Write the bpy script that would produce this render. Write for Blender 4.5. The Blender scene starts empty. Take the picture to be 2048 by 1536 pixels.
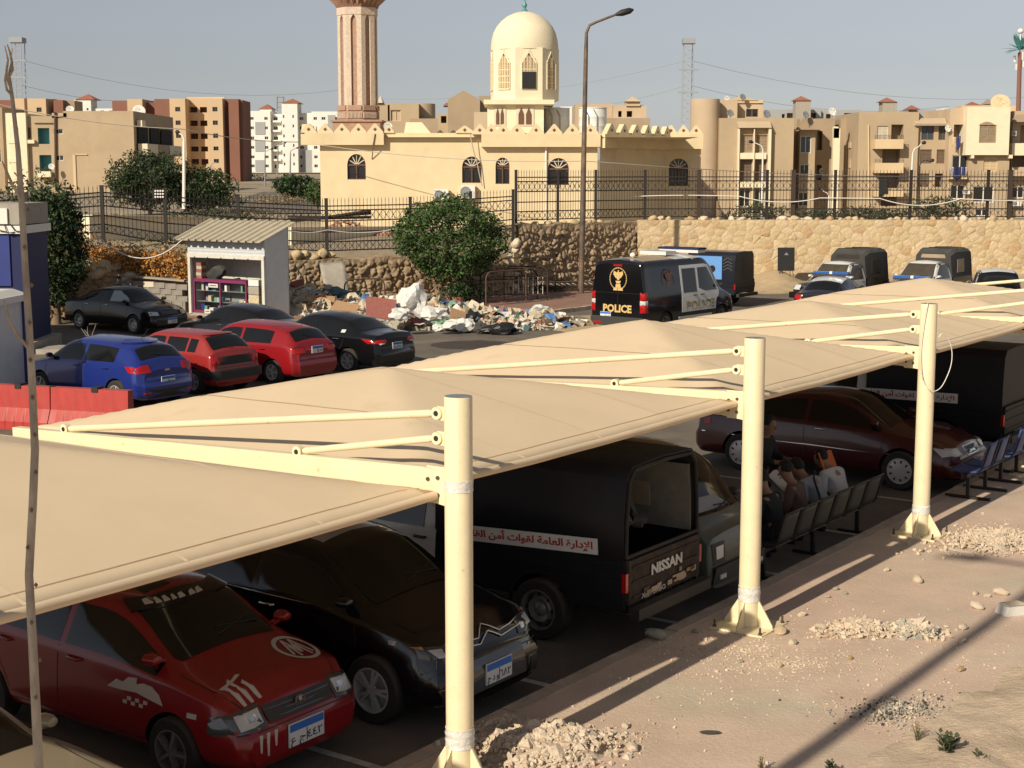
import bpy, bmesh, math, random
from mathutils import Vector, Matrix, noise
from mathutils.bvhtree import BVHTree
R=math.radians; PI=math.pi
SC=bpy.context.scene; COL=SC.collection
rnd=random.Random(7)
# ------------------------------------------------------------------ camera
FPX,HOR,HC=3000.0,345.0,5.03
PITCH=math.atan((768-HOR)/FPX)
cam=bpy.data.cameras.new('camera'); camo=bpy.data.objects.new('camera',cam); COL.objects.link(camo)
cam.sensor_width=36; cam.lens=36*FPX/2048; cam.clip_start=.2; cam.clip_end=6000
camo.location=(0,0,HC); camo.rotation_euler=(PI/2-PITCH,0,0); SC.camera=camo
# ------------------------------------------------------------------ light
SUN_AZ,SUN_EL=R(36.0),R(31)         # azimuth the light travels towards (from +Y to +X)
wd=bpy.data.worlds.new('World'); SC.world=wd; wd.use_nodes=True
nt=wd.node_tree; nt.nodes.clear()
wo=nt.nodes.new('ShaderNodeOutputWorld'); bg=nt.nodes.new('ShaderNodeBackground'); sk=nt.nodes.new('ShaderNodeTexSky')
hs=nt.nodes.new('ShaderNodeHueSaturation')
sk.sky_type='NISHITA'; sk.sun_disc=False; sk.sun_elevation=SUN_EL; sk.sun_rotation=SUN_AZ+PI
sk.air_density=1.0; sk.dust_density=.5; sk.ozone_density=2.5; sk.altitude=0
hs.inputs['Saturation'].default_value=.34
tn=nt.nodes.new('ShaderNodeMix'); tn.data_type='RGBA'; tn.blend_type='MULTIPLY'; tn.inputs[0].default_value=1; tn.inputs[7].default_value=(.95,.945,.985,1)
nt.links.new(sk.outputs[0],hs.inputs['Color']); nt.links.new(hs.outputs[0],tn.inputs[6]); nt.links.new(tn.outputs[2],bg.inputs[0]); nt.links.new(bg.outputs[0],wo.inputs[0])
bg.inputs[1].default_value=.073
sl=bpy.data.lights.new('sun','SUN'); sl.energy=5.0; sl.angle=R(.55); sl.color=(1,.90,.74)
so=bpy.data.objects.new('sun',sl); COL.objects.link(so)
sd=Vector((math.sin(SUN_AZ)*math.cos(SUN_EL),math.cos(SUN_AZ)*math.cos(SUN_EL),-math.sin(SUN_EL)))
so.rotation_euler=sd.to_track_quat('-Z','Y').to_euler(); so.location=(-20,-30,40)
vs=SC.view_settings; vs.view_transform='Standard'; vs.look='None'; vs.gamma=1; vs.exposure=0; vs.use_curve_mapping=False
try:
    SC.cycles.max_bounces=6; SC.cycles.diffuse_bounces=3; SC.cycles.glossy_bounces=3; SC.cycles.transparent_max_bounces=8
except Exception: pass
# ------------------------------------------------------------------ survey frame: u runs along the row of canopy posts, v out over the parked cars
OX,OY=-.42,11.58
UA=R(35.6); UX,UY=math.sin(UA),math.cos(UA); VX,VY=-UY,UX
def W(u,v,z=0.): return Vector((OX+u*UX+v*VX, OY+u*UY+v*VY, z))
HV=math.atan2(VY,VX)                # heading angle of a car nosed along +v
def at(x,y,Y):                      # survey point at distance Y seen at (x,y) of the photo
    a=(x-1024)/FPX; b=(768-y)/FPX
    ry=math.cos(PITCH)+b*math.sin(PITCH); rz=-math.sin(PITCH)+b*math.cos(PITCH)
    t=Y/ry; return Vector((a*t,Y,HC+rz*t))
def ground(x,y,z=0.):
    a=(x-1024)/FPX; b=(768-y)/FPX
    ry=math.cos(PITCH)+b*math.sin(PITCH); rz=-math.sin(PITCH)+b*math.cos(PITCH)
    t=(z-HC)/rz; return Vector((a*t,ry*t,z))
# ------------------------------------------------------------------ mesh helper
class MB:
    def __init__(s): s.v=[]; s.f=[]; s.m=[]
    def add(s,vs,fs,mi=0):
        o=len(s.v); s.v+= [tuple(p) for p in vs]; s.f+=[tuple(i+o for i in f) for f in fs]; s.m+=[mi]*len(fs); return s
    def box(s,c,d,rz=0,mi=0,M=None):
        x,y,z=d[0]/2,d[1]/2,d[2]/2; c=Vector(c)
        P=[Vector((i*x,j*y,k*z)) for k in(-1,1) for j in(-1,1) for i in(-1,1)]
        if M is None and rz: M=Matrix.Rotation(rz,3,'Z')
        if M is not None: P=[M@p for p in P]
        return s.add([p+c for p in P],[(0,2,3,1),(4,5,7,6),(0,1,5,4),(2,6,7,3),(0,4,6,2),(1,3,7,5)],mi)
    def span(s,a,b,mi=0):
        return s.box([(a[i]+b[i])/2 for i in range(3)],[abs(b[i]-a[i]) for i in range(3)],0,mi)
    def bar(s,p,q,w,h,mi=0,up=(0,0,1)):
        p,q=Vector(p),Vector(q); d=(q-p); L=d.length
        if L<1e-6: return s
        x=d/L; u=Vector(up)
        if abs(x.dot(u))>.99: u=Vector((0,1,0))
        y=u.cross(x).normalized(); z=x.cross(y)
        M=Matrix((x,y,z)).transposed()
        return s.box((p+q)/2,(L,w,h),0,mi,M)
    def tube(s,pts,r,n=8,mi=0,caps=True):
        pts=[Vector(p) for p in pts]; N=len(pts)
        rs=r if isinstance(r,(list,tuple)) else [r]*N
        vs=[];ref=None
        for i,p in enumerate(pts):
            t=(pts[min(i+1,N-1)]-pts[max(i-1,0)]).normalized()
            if ref is None:
                a=Vector((0,0,1)) if abs(t.z)<.9 else Vector((1,0,0)); ref=a.cross(t).normalized()
            else:
                ref=(ref-t*ref.dot(t)); ref=ref.normalized() if ref.length>1e-6 else t.orthogonal().normalized()
            b=t.cross(ref)
            for k in range(n):
                an=2*PI*k/n; vs.append(p+(ref*math.cos(an)+b*math.sin(an))*rs[i])
        fs=[(i*n+k,i*n+(k+1)%n,(i+1)*n+(k+1)%n,(i+1)*n+k) for i in range(N-1) for k in range(n)]
        if caps: fs+=[tuple(range(n))[::-1],tuple((N-1)*n+k for k in range(n))]
        return s.add(vs,fs,mi)
    def cyl(s,p,q,r,n=12,mi=0,r2=None): return s.tube([p,q],[r,r if r2 is None else r2],n,mi)
    def lathe(s,prof,n=16,c=(0,0,0),M=None,mi=0,ph=0):
        c=Vector(c); vs=[]
        for (r,z) in prof:
            for k in range(n):
                a=2*PI*k/n+ph; p=Vector((r*math.cos(a),r*math.sin(a),z))
                vs.append((M@p if M else p)+c)
        N=len(prof)
        fs=[(i*n+k,i*n+(k+1)%n,(i+1)*n+(k+1)%n,(i+1)*n+k) for i in range(N-1) for k in range(n)]
        if prof[0][0]>1e-5: fs.append(tuple(range(n))[::-1])
        if prof[-1][0]>1e-5: fs.append(tuple((N-1)*n+k for k in range(n)))
        return s.add(vs,fs,mi)
    def prism(s,poly,fn,d0,d1,mi=0):    # poly of 2-D points, fn(a,b,d)->3-D
        n=len(poly)
        vs=[fn(a,b,d0) for a,b in poly]+[fn(a,b,d1) for a,b in poly]
        fs=[tuple(range(n))[::-1],tuple(range(n,2*n))]+[(i,(i+1)%n,n+(i+1)%n,n+i) for i in range(n)]
        return s.add(vs,fs,mi)
    def grid(s,fn,nu,nv,mi=0):
        vs=[fn(i/nu,j/nv) for i in range(nu+1) for j in range(nv+1)]
        fs=[(i*(nv+1)+j,(i+1)*(nv+1)+j,(i+1)*(nv+1)+j+1,i*(nv+1)+j+1) for i in range(nu) for j in range(nv)]
        return s.add(vs,fs,mi)
    def mesh(s,name,mats,smooth=None,fix=True):
        me=bpy.data.meshes.new(name); me.from_pydata(s.v,[],s.f)
        for m in (mats if isinstance(mats,(list,tuple)) else [mats]): me.materials.append(m)
        if any(s.m): me.polygons.foreach_set('material_index',s.m)
        if fix:
            bm=bmesh.new(); bm.from_mesh(me); bmesh.ops.remove_doubles(bm,verts=bm.verts,dist=1e-5)
            bmesh.ops.recalc_face_normals(bm,faces=bm.faces); bm.to_mesh(me); bm.free()
        if smooth is not None:
            me.polygons.foreach_set('use_smooth',[True]*len(me.polygons))
            try: me.set_sharp_from_angle(angle=R(smooth))
            except Exception: pass
        me.update(); return me
    def build(s,name,mats,parent=None,smooth=None,fix=True,kind=None):
        return link(name,s.mesh(name,mats,smooth,fix),parent,kind)
def link(name,me,parent=None,kind=None,loc=None,rot=None):
    o=bpy.data.objects.new(name,me); COL.objects.link(o)
    if parent: o.parent=parent
    if kind: o['kind']=kind
    if loc is not None: o.location=loc
    if rot is not None: o.rotation_euler=rot
    return o
def tag(o,label,cat,group=None):
    o['label']=label; o['category']=cat
    if group: o['group']=group
    return o
def thing(name,label,cat,loc=(0,0,0),rz=0,group=None):
    o=bpy.data.objects.new(name,None); COL.objects.link(o); o.empty_display_size=.2
    o.location=loc; o.rotation_euler=(0,0,rz); return tag(o,label,cat,group)
KIDS={}
def copy_tree(src,label=None,loc=None,rz=None):
    def cp(o,par):
        c=o.copy(); COL.objects.link(c); c.parent=par
        for ch in list(o.children): cp(ch,c)
        return c
    c=cp(src,None)
    if label: c['label']=label
    if loc is not None: c.location=loc
    if rz is not None: c.rotation_euler=(0,0,rz)
    return c
# ------------------------------------------------------------------ materials
def mat(name,col,rough=.7,metal=0.,var=0.,vs=3.,col2=None,bump=0.,bs=40.,coat=0.,spec=.5,dust=0.,dcol=(.32,.25,.17),detail=6,stretch=None,trans=0,emis=None,c2w=.5,fine=0.,fs=120.,col3=None,vs3=1.,c3=(.52,.66)):
    m=bpy.data.materials.new(name); m.use_nodes=True; N=m.node_tree.nodes; L=m.node_tree.links
    b=N['Principled BSDF']; b.inputs['Roughness'].default_value=rough; b.inputs['Metallic'].default_value=metal
    b.inputs['Specular IOR Level'].default_value=spec
    if coat: b.inputs['Coat Weight'].default_value=coat; b.inputs['Coat Roughness'].default_value=.06
    if trans: b.inputs['Transmission Weight'].default_value=trans
    c=(*col,1); b.inputs['Base Color'].default_value=c
    out=None
    def tc():
        t=N.new('ShaderNodeTexCoord')
        if stretch:
            mp=N.new('ShaderNodeMapping'); mp.inputs['Scale'].default_value=stretch; L.new(t.outputs['Object'],mp.inputs[0]); return mp.outputs[0]
        return t.outputs['Object']
    def noi(sc,det=detail,rg=.6):
        n=N.new('ShaderNodeTexNoise'); n.inputs['Scale'].default_value=sc; n.inputs['Detail'].default_value=det; n.inputs['Roughness'].default_value=rg
        L.new(tc(),n.inputs['Vector']); return n.outputs['Fac']
    def ramp(f,a,b_):
        r=N.new('ShaderNodeMapRange'); r.inputs[1].default_value=a; r.inputs[2].default_value=b_; L.new(f,r.inputs[0]); return r.outputs[0]
    def mix(fac,A,B):
        x=N.new('ShaderNodeMix'); x.data_type='RGBA'
        if hasattr(fac,'links') or not isinstance(fac,(int,float)): L.new(fac,x.inputs[0])
        else: x.inputs[0].default_value=fac
        for i,v in ((6,A),(7,B)):
            if isinstance(v,tuple): x.inputs[i].default_value=v
            else: L.new(v,x.inputs[i])
        return x.outputs[2]
    cur=c
    if col2: cur=mix(ramp(noi(vs*.6),.5-c2w*.3,.5+c2w*.3),cur,(*col2,1))
    if col3: cur=mix(ramp(noi(vs3,5,.55),*c3),cur,(*col3,1))
    if var:
        f=ramp(noi(vs*2.3),.3,.7); lo=N.new('ShaderNodeMapRange'); lo.inputs[3].default_value=1-var; lo.inputs[4].default_value=1+var*.6; L.new(f,lo.inputs[0])
        x=N.new('ShaderNodeVectorMath'); x.operation='SCALE'; L.new(lo.outputs[0],x.inputs['Scale'])
        if isinstance(cur,tuple): x.inputs[0].default_value=cur[:3]
        else: L.new(cur,x.inputs[0])
        cur=x.outputs[0]
    if fine:
        f=noi(fs,3,.7); lo=N.new('ShaderNodeMapRange'); lo.inputs[1].default_value=.3; lo.inputs[2].default_value=.7; lo.inputs[3].default_value=1-fine; lo.inputs[4].default_value=1+fine; L.new(f,lo.inputs[0])
        x=N.new('ShaderNodeVectorMath'); x.operation='SCALE'; L.new(lo.outputs[0],x.inputs['Scale'])
        if isinstance(cur,tuple): x.inputs[0].default_value=cur[:3]
        else: L.new(cur,x.inputs[0])
        cur=x.outputs[0]
    if dust:
        g=N.new('ShaderNodeNewGeometry'); sx=N.new('ShaderNodeSeparateXYZ'); L.new(g.outputs['Normal'],sx.inputs[0])
        up=ramp(sx.outputs[2],-.1,1.0); mu=N.new('ShaderNodeMath'); mu.operation='MULTIPLY'; L.new(up,mu.inputs[0]); L.new(ramp(noi(2.5),.2,.8),mu.inputs[1])
        m2=N.new('ShaderNodeMath'); m2.operation='MULTIPLY_ADD'; L.new(mu.outputs[0],m2.inputs[0]); m2.inputs[1].default_value=dust; m2.inputs[2].default_value=dust*.12
        cur=mix(m2.outputs[0],cur,(*dcol,1))
        rr=N.new('ShaderNodeMapRange'); rr.inputs[3].default_value=rough; rr.inputs[4].default_value=min(1,rough+.5); L.new(m2.outputs[0],rr.inputs[0]); L.new(rr.outputs[0],b.inputs['Roughness'])
    if not isinstance(cur,tuple): L.new(cur,b.inputs['Base Color'])
    if bump:
        bp=N.new('ShaderNodeBump'); bp.inputs['Strength'].default_value=min(1,bump); bp.inputs['Distance'].default_value=.02*max(1,bump); L.new(noi(bs,8,.65),bp.inputs['Height']); L.new(bp.outputs[0],b.inputs['Normal'])
    if emis:
        b.inputs['Emission Color'].default_value=(*emis[0],1); b.inputs['Emission Strength'].default_value=emis[1]
    return m
M={}
def mk(n,*a,**k): M[n]=mat(n,*a,**k); return M[n]
# ------------------------------------------------------------------ palette
mk('asphalt',(.13,.108,.085),.9,var=.25,vs=.5,col2=(.19,.155,.115),bump=.5,bs=60,fine=.25,fs=60)
mk('slab',(.60,.465,.335),.88,var=.14,vs=.55,col2=(.62,.435,.335),bump=.5,bs=22,fine=.12,fs=60,c2w=.7,col3=(.53,.46,.34),vs3=.42,c3=(.50,.70))
mk('slab_grey',(.33,.28,.2),.9,var=.2,vs=1.2,bump=.6,bs=30,fine=.15,fs=50)
mk('soil',(.64,.50,.35),.95,var=.2,vs=1.5,col2=(.54,.41,.28),bump=1.2,bs=14,fine=.2,fs=70)
mk('desert',(.38,.30,.20),.95,var=.25,vs=.05,col2=(.30,.235,.155),bump=.8,bs=2,fine=.15,fs=3)
mk('sand',(.46,.34,.2),.95,var=.2,vs=1,bump=1,bs=10,fine=.15,fs=60)
mk('kerb',(.48,.375,.275),.9,var=.25,vs=2,bump=.6,bs=25)
mk('paint_line',(.55,.5,.42),.8,var=.3,vs=4)
mk('pave_red',(.30,.17,.12),.9,var=.25,vs=1.2,bump=.5,bs=20)
mk('fabric',(.74,.58,.385),.9,var=.05,vs=.45,bump=.15,bs=500,spec=.1,fine=.03,fs=300,col2=(.70,.545,.365),col3=(.64,.49,.32),vs3=1.3,c3=(.62,.80))
mk('steel',(.80,.68,.44),.38,var=.07,vs=1.5,bump=.08,bs=12,spec=.4,col3=(.46,.34,.20),vs3=9,c3=(.67,.79),fine=.04,fs=40)
mk('bolt',(.12,.09,.06),.5,metal=.6)
mk('hole',(.02,.018,.015),.9)
mk('film',(.75,.72,.65),.2,var=.2,vs=8,spec=.6,bump=1.0,bs=14)
mk('stone_a',(.55,.42,.24),.92,var=.28,vs=5,bump=.8,bs=14)
mk('stone_b',(.59,.45,.28),.92,var=.25,vs=4,bump=.8,bs=14)
mk('stone_c',(.49,.37,.22),.92,var=.3,vs=5,bump=.8,bs=14)
mk('stone_d',(.50,.34,.18),.92,var=.3,vs=5,bump=.8,bs=14)
mk('stone_pale',(.66,.54,.40),.92,var=.2,vs=6,bump=.8,bs=16)
mk('mortar',(.50,.39,.24),.95,var=.25,vs=3,bump=1,bs=10)
mk('rock_brown',(.40,.295,.185),.95,var=.3,vs=3,bump=1.2,bs=9,col2=(.34,.24,.14))
mk('rubble',(.62,.50,.37),.95,var=.3,vs=20,bump=.6,bs=40)
mk('rubble_grey',(.40,.37,.29),.95,var=.3,vs=20,bump=.6,bs=40)
mk('iron',(.022,.017,.014),.55,spec=.4)
mk('iron_brown',(.05,.032,.022),.6,spec=.4)
mk('rust',(.11,.06,.04),.8,var=.3,vs=6)
mk('cream',(.69,.55,.33),.9,var=.07,vs=.5,col2=(.71,.575,.36),bump=.25,bs=6,col3=(.60,.47,.28),vs3=.5,c3=(.58,.80))
mk('cream_pale',(.77,.67,.47),.9,var=.06,vs=.6,bump=.2,bs=6)
mk('cream_grey',(.62,.55,.42),.9,var=.08,vs=.6)
mk('white_paint',(.78,.74,.66),.7,var=.05,vs=1)
mk('tank',(.72,.70,.64),.5,var=.06,vs=2)
mk('brick_pink',(.40,.245,.17),.9,var=.2,vs=3,bump=.5,bs=18)
mk('brick_pale',(.60,.48,.37),.9,var=.2,vs=3,bump=.5,bs=18)
mk('brick_dark',(.26,.13,.09),.9,var=.25,vs=3)
mk('wood',(.13,.06,.03),.6,var=.2,vs=5)
mk('pane',(.018,.016,.015),.12,spec=.6)
mk('pane_blue',(.05,.06,.07),.15,spec=.6)
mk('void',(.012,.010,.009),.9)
mk('teal',(.12,.32,.32),.5,metal=.3)
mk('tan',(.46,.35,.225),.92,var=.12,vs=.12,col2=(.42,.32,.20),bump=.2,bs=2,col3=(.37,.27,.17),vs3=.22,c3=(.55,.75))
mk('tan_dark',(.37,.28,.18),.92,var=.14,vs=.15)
mk('tan_pink',(.50,.37,.245),.92,var=.12,vs=.12,col2=(.53,.41,.27))
mk('tan_light',(.62,.47,.28),.92,var=.08,vs=.15)
mk('apricot',(.57,.41,.25),.92,var=.06,vs=.1)
mk('brown_red',(.23,.105,.07),.92,var=.08,vs=.1)
mk('bwhite',(.74,.71,.64),.85,var=.05,vs=.1)
mk('bgrey',(.34,.34,.33),.85,var=.05,vs=.1)
mk('tile_red',(.36,.13,.075),.85,var=.15,vs=1)
mk('shutter',(.17,.115,.075),.8,var=.2,vs=1)
mk('shutter_light',(.33,.25,.16),.8,var=.2,vs=1)
mk('frame_white',(.7,.68,.62),.6)
mk('steel_grey',(.27,.28,.28),.5,var=.1,vs=2,metal=.3)
mk('lamp_brown',(.20,.13,.075),.6,var=.35,vs=2,col2=(.07,.06,.055))
mk('concrete',(.36,.32,.26),.9,var=.15,vs=1.5,bump=.3,bs=20)
mk('block_grey',(.27,.24,.2),.9,var=.25,vs=1.5,bump=.5,bs=25)
mk('navy',(.006,.010,.070),.7,var=.15,vs=.6)
mk('blue_and_lit_patch',(.02,.035,.19),.5,var=.1,vs=1)
mk('sheet_metal',(.62,.63,.63),.45,var=.08,vs=2,metal=.15)
mk('sheet_cream',(.62,.60,.52),.5,var=.1,vs=2)
mk('sheet_tan',(.47,.41,.30),.55,var=.12,vs=2)
mk('case_purple',(.20,.03,.10),.5)
mk('glassclear',(.35,.40,.40),.05,spec=.6)
mk('leaf',(.042,.092,.018),.55,var=.5,vs=6,col2=(.075,.125,.028),spec=.35)
mk('leaf_dark',(.02,.04,.014),.6,var=.5,vs=4,col2=(.035,.06,.02),spec=.3)
mk('leaf_olive',(.055,.07,.028),.7,var=.4,vs=2,col2=(.085,.09,.04))
mk('leaf_orange',(.55,.22,.03),.7,var=.4,vs=3,col2=(.50,.23,.05))
mk('leaf_red',(.30,.03,.035),.7,var=.4,vs=3)
mk('leaf_dry',(.36,.26,.13),.8,var=.3,vs=3)
mk('bark',(.25,.17,.10),.9,var=.3,vs=8,bump=1,bs=30)
mk('twig',(.48,.40,.30),.85,var=.35,vs=9,bump=.8,bs=60,stretch=(1,1,.3))
mk('red_plastic',(.42,.025,.02),.5,var=.15,vs=2,dust=.35)
mk('rubber',(.012,.012,.012),.8,dust=.25)
mk('rim',(.52,.51,.49),.35,metal=.25)
mk('rim_dark',(.22,.215,.21),.35,metal=.3)
mk('black_plastic',(.014,.014,.014),.55,dust=.15)
mk('glass',(.005,.006,.007),.085,spec=.6,dust=.02)
mk('glass_dusty',(.035,.03,.024),.15,spec=.6,dust=.25)
mk('chrome',(.65,.63,.6),.15,metal=1)
mk('lens',(.55,.55,.52),.12,spec=.8)
mk('lens_dark',(.06,.06,.06),.1,spec=.8)
mk('lens_red',(.38,.008,.008),.15,spec=.6)
mk('lens_amber',(.5,.17,.02),.2)
mk('plate_white',(.70,.70,.68),.5)
mk('plate_blue',(.03,.15,.50),.5)
mk('ink',(.015,.015,.015),.7)
mk('p_red',(.24,.006,.010),.25,coat=.4,dust=.03)
mk('p_red_old',(.28,.014,.013),.32,coat=.4,dust=.10)
mk('p_maroon',(.06,.006,.008),.25,coat=.4,dust=.02)
mk('p_blue',(.012,.030,.215),.22,coat=.8,dust=.03,metal=.25)
mk('p_black',(.004,.004,.005),.16,coat=.4,dust=.012)
mk('p_navy',(.006,.008,.016),.3,coat=.4,dust=.04)
mk('p_white',(.66,.65,.61),.3,coat=.5,dust=.12)
mk('p_silver',(.48,.48,.46),.35,coat=.5,dust=.1,metal=.2)
mk('p_green',(.055,.075,.06),.4,coat=.4,dust=.25)
mk('p_beige',(.30,.25,.17),.35,coat=.6,dust=.25)
mk('canvas_dark',(.030,.029,.027),.85,dust=.42,dcol=(.20,.19,.165))
mk('cover_navy',(.007,.008,.012),.55,spec=.3,dust=.06)
mk('tailgate_worn',(.030,.022,.017),.75,var=.4,vs=6,col2=(.075,.05,.035),spec=.3)
mk('lining',(.20,.18,.14),.85,var=.2,vs=3)
mk('gold',(.62,.42,.16),.5)
mk('text_white',(.62,.60,.55),.6)
mk('text_red',(.40,.03,.02),.6)
mk('sticker',(.55,.50,.44),.6)
mk('blue_light',(.015,.10,.38),.15,spec=.8)
mk('cloth_brown',(.12,.075,.06),.95,bump=.5,bs=12)
mk('cloth_grey',(.30,.31,.33),.95,bump=.5,bs=12)
mk('cloth_white',(.55,.54,.52),.95,bump=.5,bs=12)
mk('cloth_dark',(.02,.02,.022),.95)
mk('cloth_orange',(.55,.14,.05),.9)
mk('skin',(.26,.14,.085),.6)
mk('hair',(.012,.01,.009),.8)
mk('paper',(.62,.60,.56),.85)
mk('seat_green',(.022,.026,.025),.6,dust=.10)
mk('seat_blue',(.02,.06,.20),.5,dust=.1)
mk('bag_white',(.68,.66,.61),.6,var=.2,vs=6,bump=1,bs=7)
mk('bag_black',(.016,.016,.017),.3,bump=1,bs=12)
mk('bag_blue',(.10,.25,.55),.4,bump=1,bs=12)
mk('bag_teal',(.08,.14,.15),.7,bump=1,bs=12)
mk('bag_green',(.16,.32,.20),.5,bump=1,bs=12)
mk('carton',(.40,.24,.13),.85,var=.15,vs=5)
mk('carton_red',(.32,.11,.085),.8,var=.15,vs=4)
mk('plank',(.55,.45,.29),.85,var=.25,vs=6)
mk('terracotta',(.42,.17,.11),.85,var=.2,vs=6)
mk('wire',(.5,.45,.38),.6)
mk('wire_dark',(.06,.055,.05),.7)
mk('pylon',(.30,.32,.34),.7)  # lightened grey-blue paints in the haze of distance
mk('blue_sheet',(.13,.30,.62),.35,bump=.8,bs=8)
# ------------------------------------------------------------------ ground
def terr(x,y):
    b=53+ (8 if x>0 else max(-12,x*.64)+8)      # line of the retaining walls
    if y<b+6: return -.06
    t=min(1,(y-b-6)/3)
    if x<2: far=1.75+ (y-60)/130*.55 if y<240 else 1.75+.76+(y-240)/200*2.4
    else: far=2.75-(min(y,180)-66)/114*3.0
    k=max(0,min(1,(x+10)/24)); 
    left=1.75+(y-60)/130*.55 if y<240 else 2.51+(min(y,460)-240)/200*2.4
    right=2.7-(min(y,190)-66)/124*3.2+max(0,y-190)*.01
    return -.06+t*((1-k)*left+k*right+.06)
b=MB()
xs=[-1500,-800,-400,-200,-120,-80,-60]+[-50+2.5*i for i in range(41)]+[60,80,120,200,400,800,1500]
ys=[-60,-20,0,20,35,45]+[50+2*i for i in range(26)]+[105,115,130,150,175,200,240,300,360,430,520,700,1000,1600,2600,4000]
n=len(ys)
b.add([(x,y,terr(x,y)) for x in xs for y in ys],[(i*n+j,(i+1)*n+j,(i+1)*n+j+1,i*n+j+1) for i in range(len(xs)-1) for j in range(n-1)])
b.build('terrain',M['desert'],kind='structure',smooth=60)
b=MB()  # asphalt car park
b.grid(lambda s,t:(-45+110*s,-6+74*t,.0),2,2)
b.build('parking_lot_asphalt',M['asphalt'],kind='structure')
# concrete walkway slab and its kerb
def und(u,v): return .15+.012*noise.noise(Vector((u*.7,v*.7,0)))
b=MB(); b.grid(lambda s,t:W(-14+60*s,.52-14*t,und(-14+60*s,.52-14*t) if t>0 else .15),120,28); b.build('walkway_slab',M['slab'],kind='structure',smooth=60)
kb=MB()
kerbroot=thing('kerb','long weathered concrete kerb edging the walkway slab beside the shaded bays','kerb',W(0,.6),UA*-1+PI/2)
kme=None
rk=random.Random(3)
for i in range(-8,38):
    L=1.0
    mb=MB(); mb.box((0,0,0),(L-.012,.16,.24)); 
    if kme is None: kme=mb.mesh('kerb_stone',M['kerb'])
    o=link('kerb_stone',kme,kerbroot,loc=(i*L,rk.uniform(-.004,.004),.045+rk.uniform(-.006,.004)),rot=(0,0,rk.uniform(-.006,.006)))
# painted bay lines under the canopies
for i in range(-1,8):
    u=2.65+i*2.56
    b=MB(); b.grid(lambda s,t:W(u-.045+.09*s,.75+4.6*t,.004),1,8); b.build('bay_line',M['paint_line'],kind='structure')
# ------------------------------------------------------------------ shade canopies: posts, beams, rods and pyramid fabric
PS=5.13; BZ=2.50; BL=5.6; ZB=.15
def frame_post(i):
    u=PS*i
    lab={-1:'cream steel canopy post out at the left below the frame',0:'nearest tall cream canopy post wrapped in plastic film at the foot, before the dark crossover',1:'middle cream canopy post with bolted base plate in front of the maroon car',2:'cream canopy post behind the rubble with a loop of wire hanging at its top',3:'cream canopy post at right edge beyond the wired one',4:'far cream canopy post past the maroon car'}[i]
    t=thing('canopy_post',lab,'canopy post',W(u,0,ZB),-UA+PI/2,'posts of the shade canopies')
    # local: x along the row, y out over the cars
    b=MB(); b.lathe([(.112,.02),(.112,3.14),(.108,3.152)],32); b.build('pole',M['steel'],t,smooth=40)
    b=MB(); b.lathe([(.109,3.1525),(.0,3.156)],24); b.build('pole_cap',M['steel_grey'],t)
    b=MB(); b.box((0,0,.012),(.62,.62,.024),R(0)); b.build('base_plate',M['steel'],t)
    for k in range(4):
        a=k*PI/2; c,s=math.cos(a),math.sin(a)
        b=MB(); b.prism([(.10,.024),(.285,.024),(.285,.05),(.125,.30),(.10,.30)],lambda p,q,d:(p*c-d*s,p*s+d*c,q),-.008,.008); b.build('gusset',M['steel'],t)
        x,y=.27*c-.27*s,.27*s+.27*c
        b=MB(); b.cyl((x,y,.024),(x,y,.10),.012,8); b.cyl((x,y,.024),(x,y,.045),.022,6); b.build('anchor_bolt',M['bolt'],t)
    rr=random.Random(i+9)
    b=MB(); b.lathe([(.114+.010*rr.random(),.30+.02*k) for k in range(5+ (4 if i<2 else 2))],20); b.build('plastic_wrap',M['film'],t,smooth=80)
    if i in(0,):
        b=MB(); b.lathe([(.114+.006*rr.random(),2.40+.03*k) for k in range(4)],20); b.build('plastic_wrap',M['film'],t,smooth=80)
    # cantilever beam
    b=MB(); pr=[(.10,-.17),(.10,.10),(.34,.12),(BL,-.085),(BL,-.175),(.36,-.14)]
    h=BZ-ZB+.09
    b.prism(pr,lambda p,q,d:(d,p,h+q),-.045,.045); b.build('beam',M['steel'],t)
    b=MB(); b.box((0,.21,h-.02),(.024,.20,.30)); 
    for q in((.17,.05),(.27,.03),(.17,-.09),(.27,-.08)):
        b.cyl((-.06,q[0],h+q[1]),(.06,q[0],h+q[1]),.016,8,1)
    b.build('joint_plate',[M['steel'],M['bolt']],t)
    for (z0,y1,r) in((3.0,4.82,.032),(2.80,1.72,.030)):
        p=Vector((0,.20,z0)); q=Vector((0,y1,h+.15-.037*y1))
        d=(q-p).normalized()
        b=MB(); b.tube([p+d*.05,p+d*.09,q-d*.10,q-d*.06],[r*.7,r,r,r*.7],14); b.build('tie_rod',M['steel'],t,smooth=40)
        for c,zz in((p,0),(q,0)):
            b=MB(); b.cyl(c+Vector((-.03,0,0)),c+Vector((.03,0,0)),.05,16); b.cyl(c+Vector((-.036,0,0)),c+Vector((.036,0,0)),.022,10,1)
            if c is p: b.box((0,.14,z0),(.02,.13,.11))
            else: b.box((0,y1,h+.10-.037*y1),(.02,.10,.10))
            b.build('clevis',[M['steel'],M['hole']],t,smooth=40)
    return t
posts=[frame_post(i) for i in(-1,0,1,2,3,4)]
APX={-1:3.06,0:3.04,1:3.13,2:3.02,3:3.10}
def fabric_z(i,a,bv):
    # pyramid with softened hips: a,b in [-1,1] across the bay, peak in the middle
    m=max(abs(a),abs(bv)); za=APX[i]; ze=BZ+.12-.13*(bv+1)/2+(-.09 if i==-1 else 0)
    k=1-m; k=k*(1+.13*(1-k))           # faces belly up a little from the beams
    z=ze+(za-ze)*k
    r=math.sqrt((a*a+bv*bv)/2); return z
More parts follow.
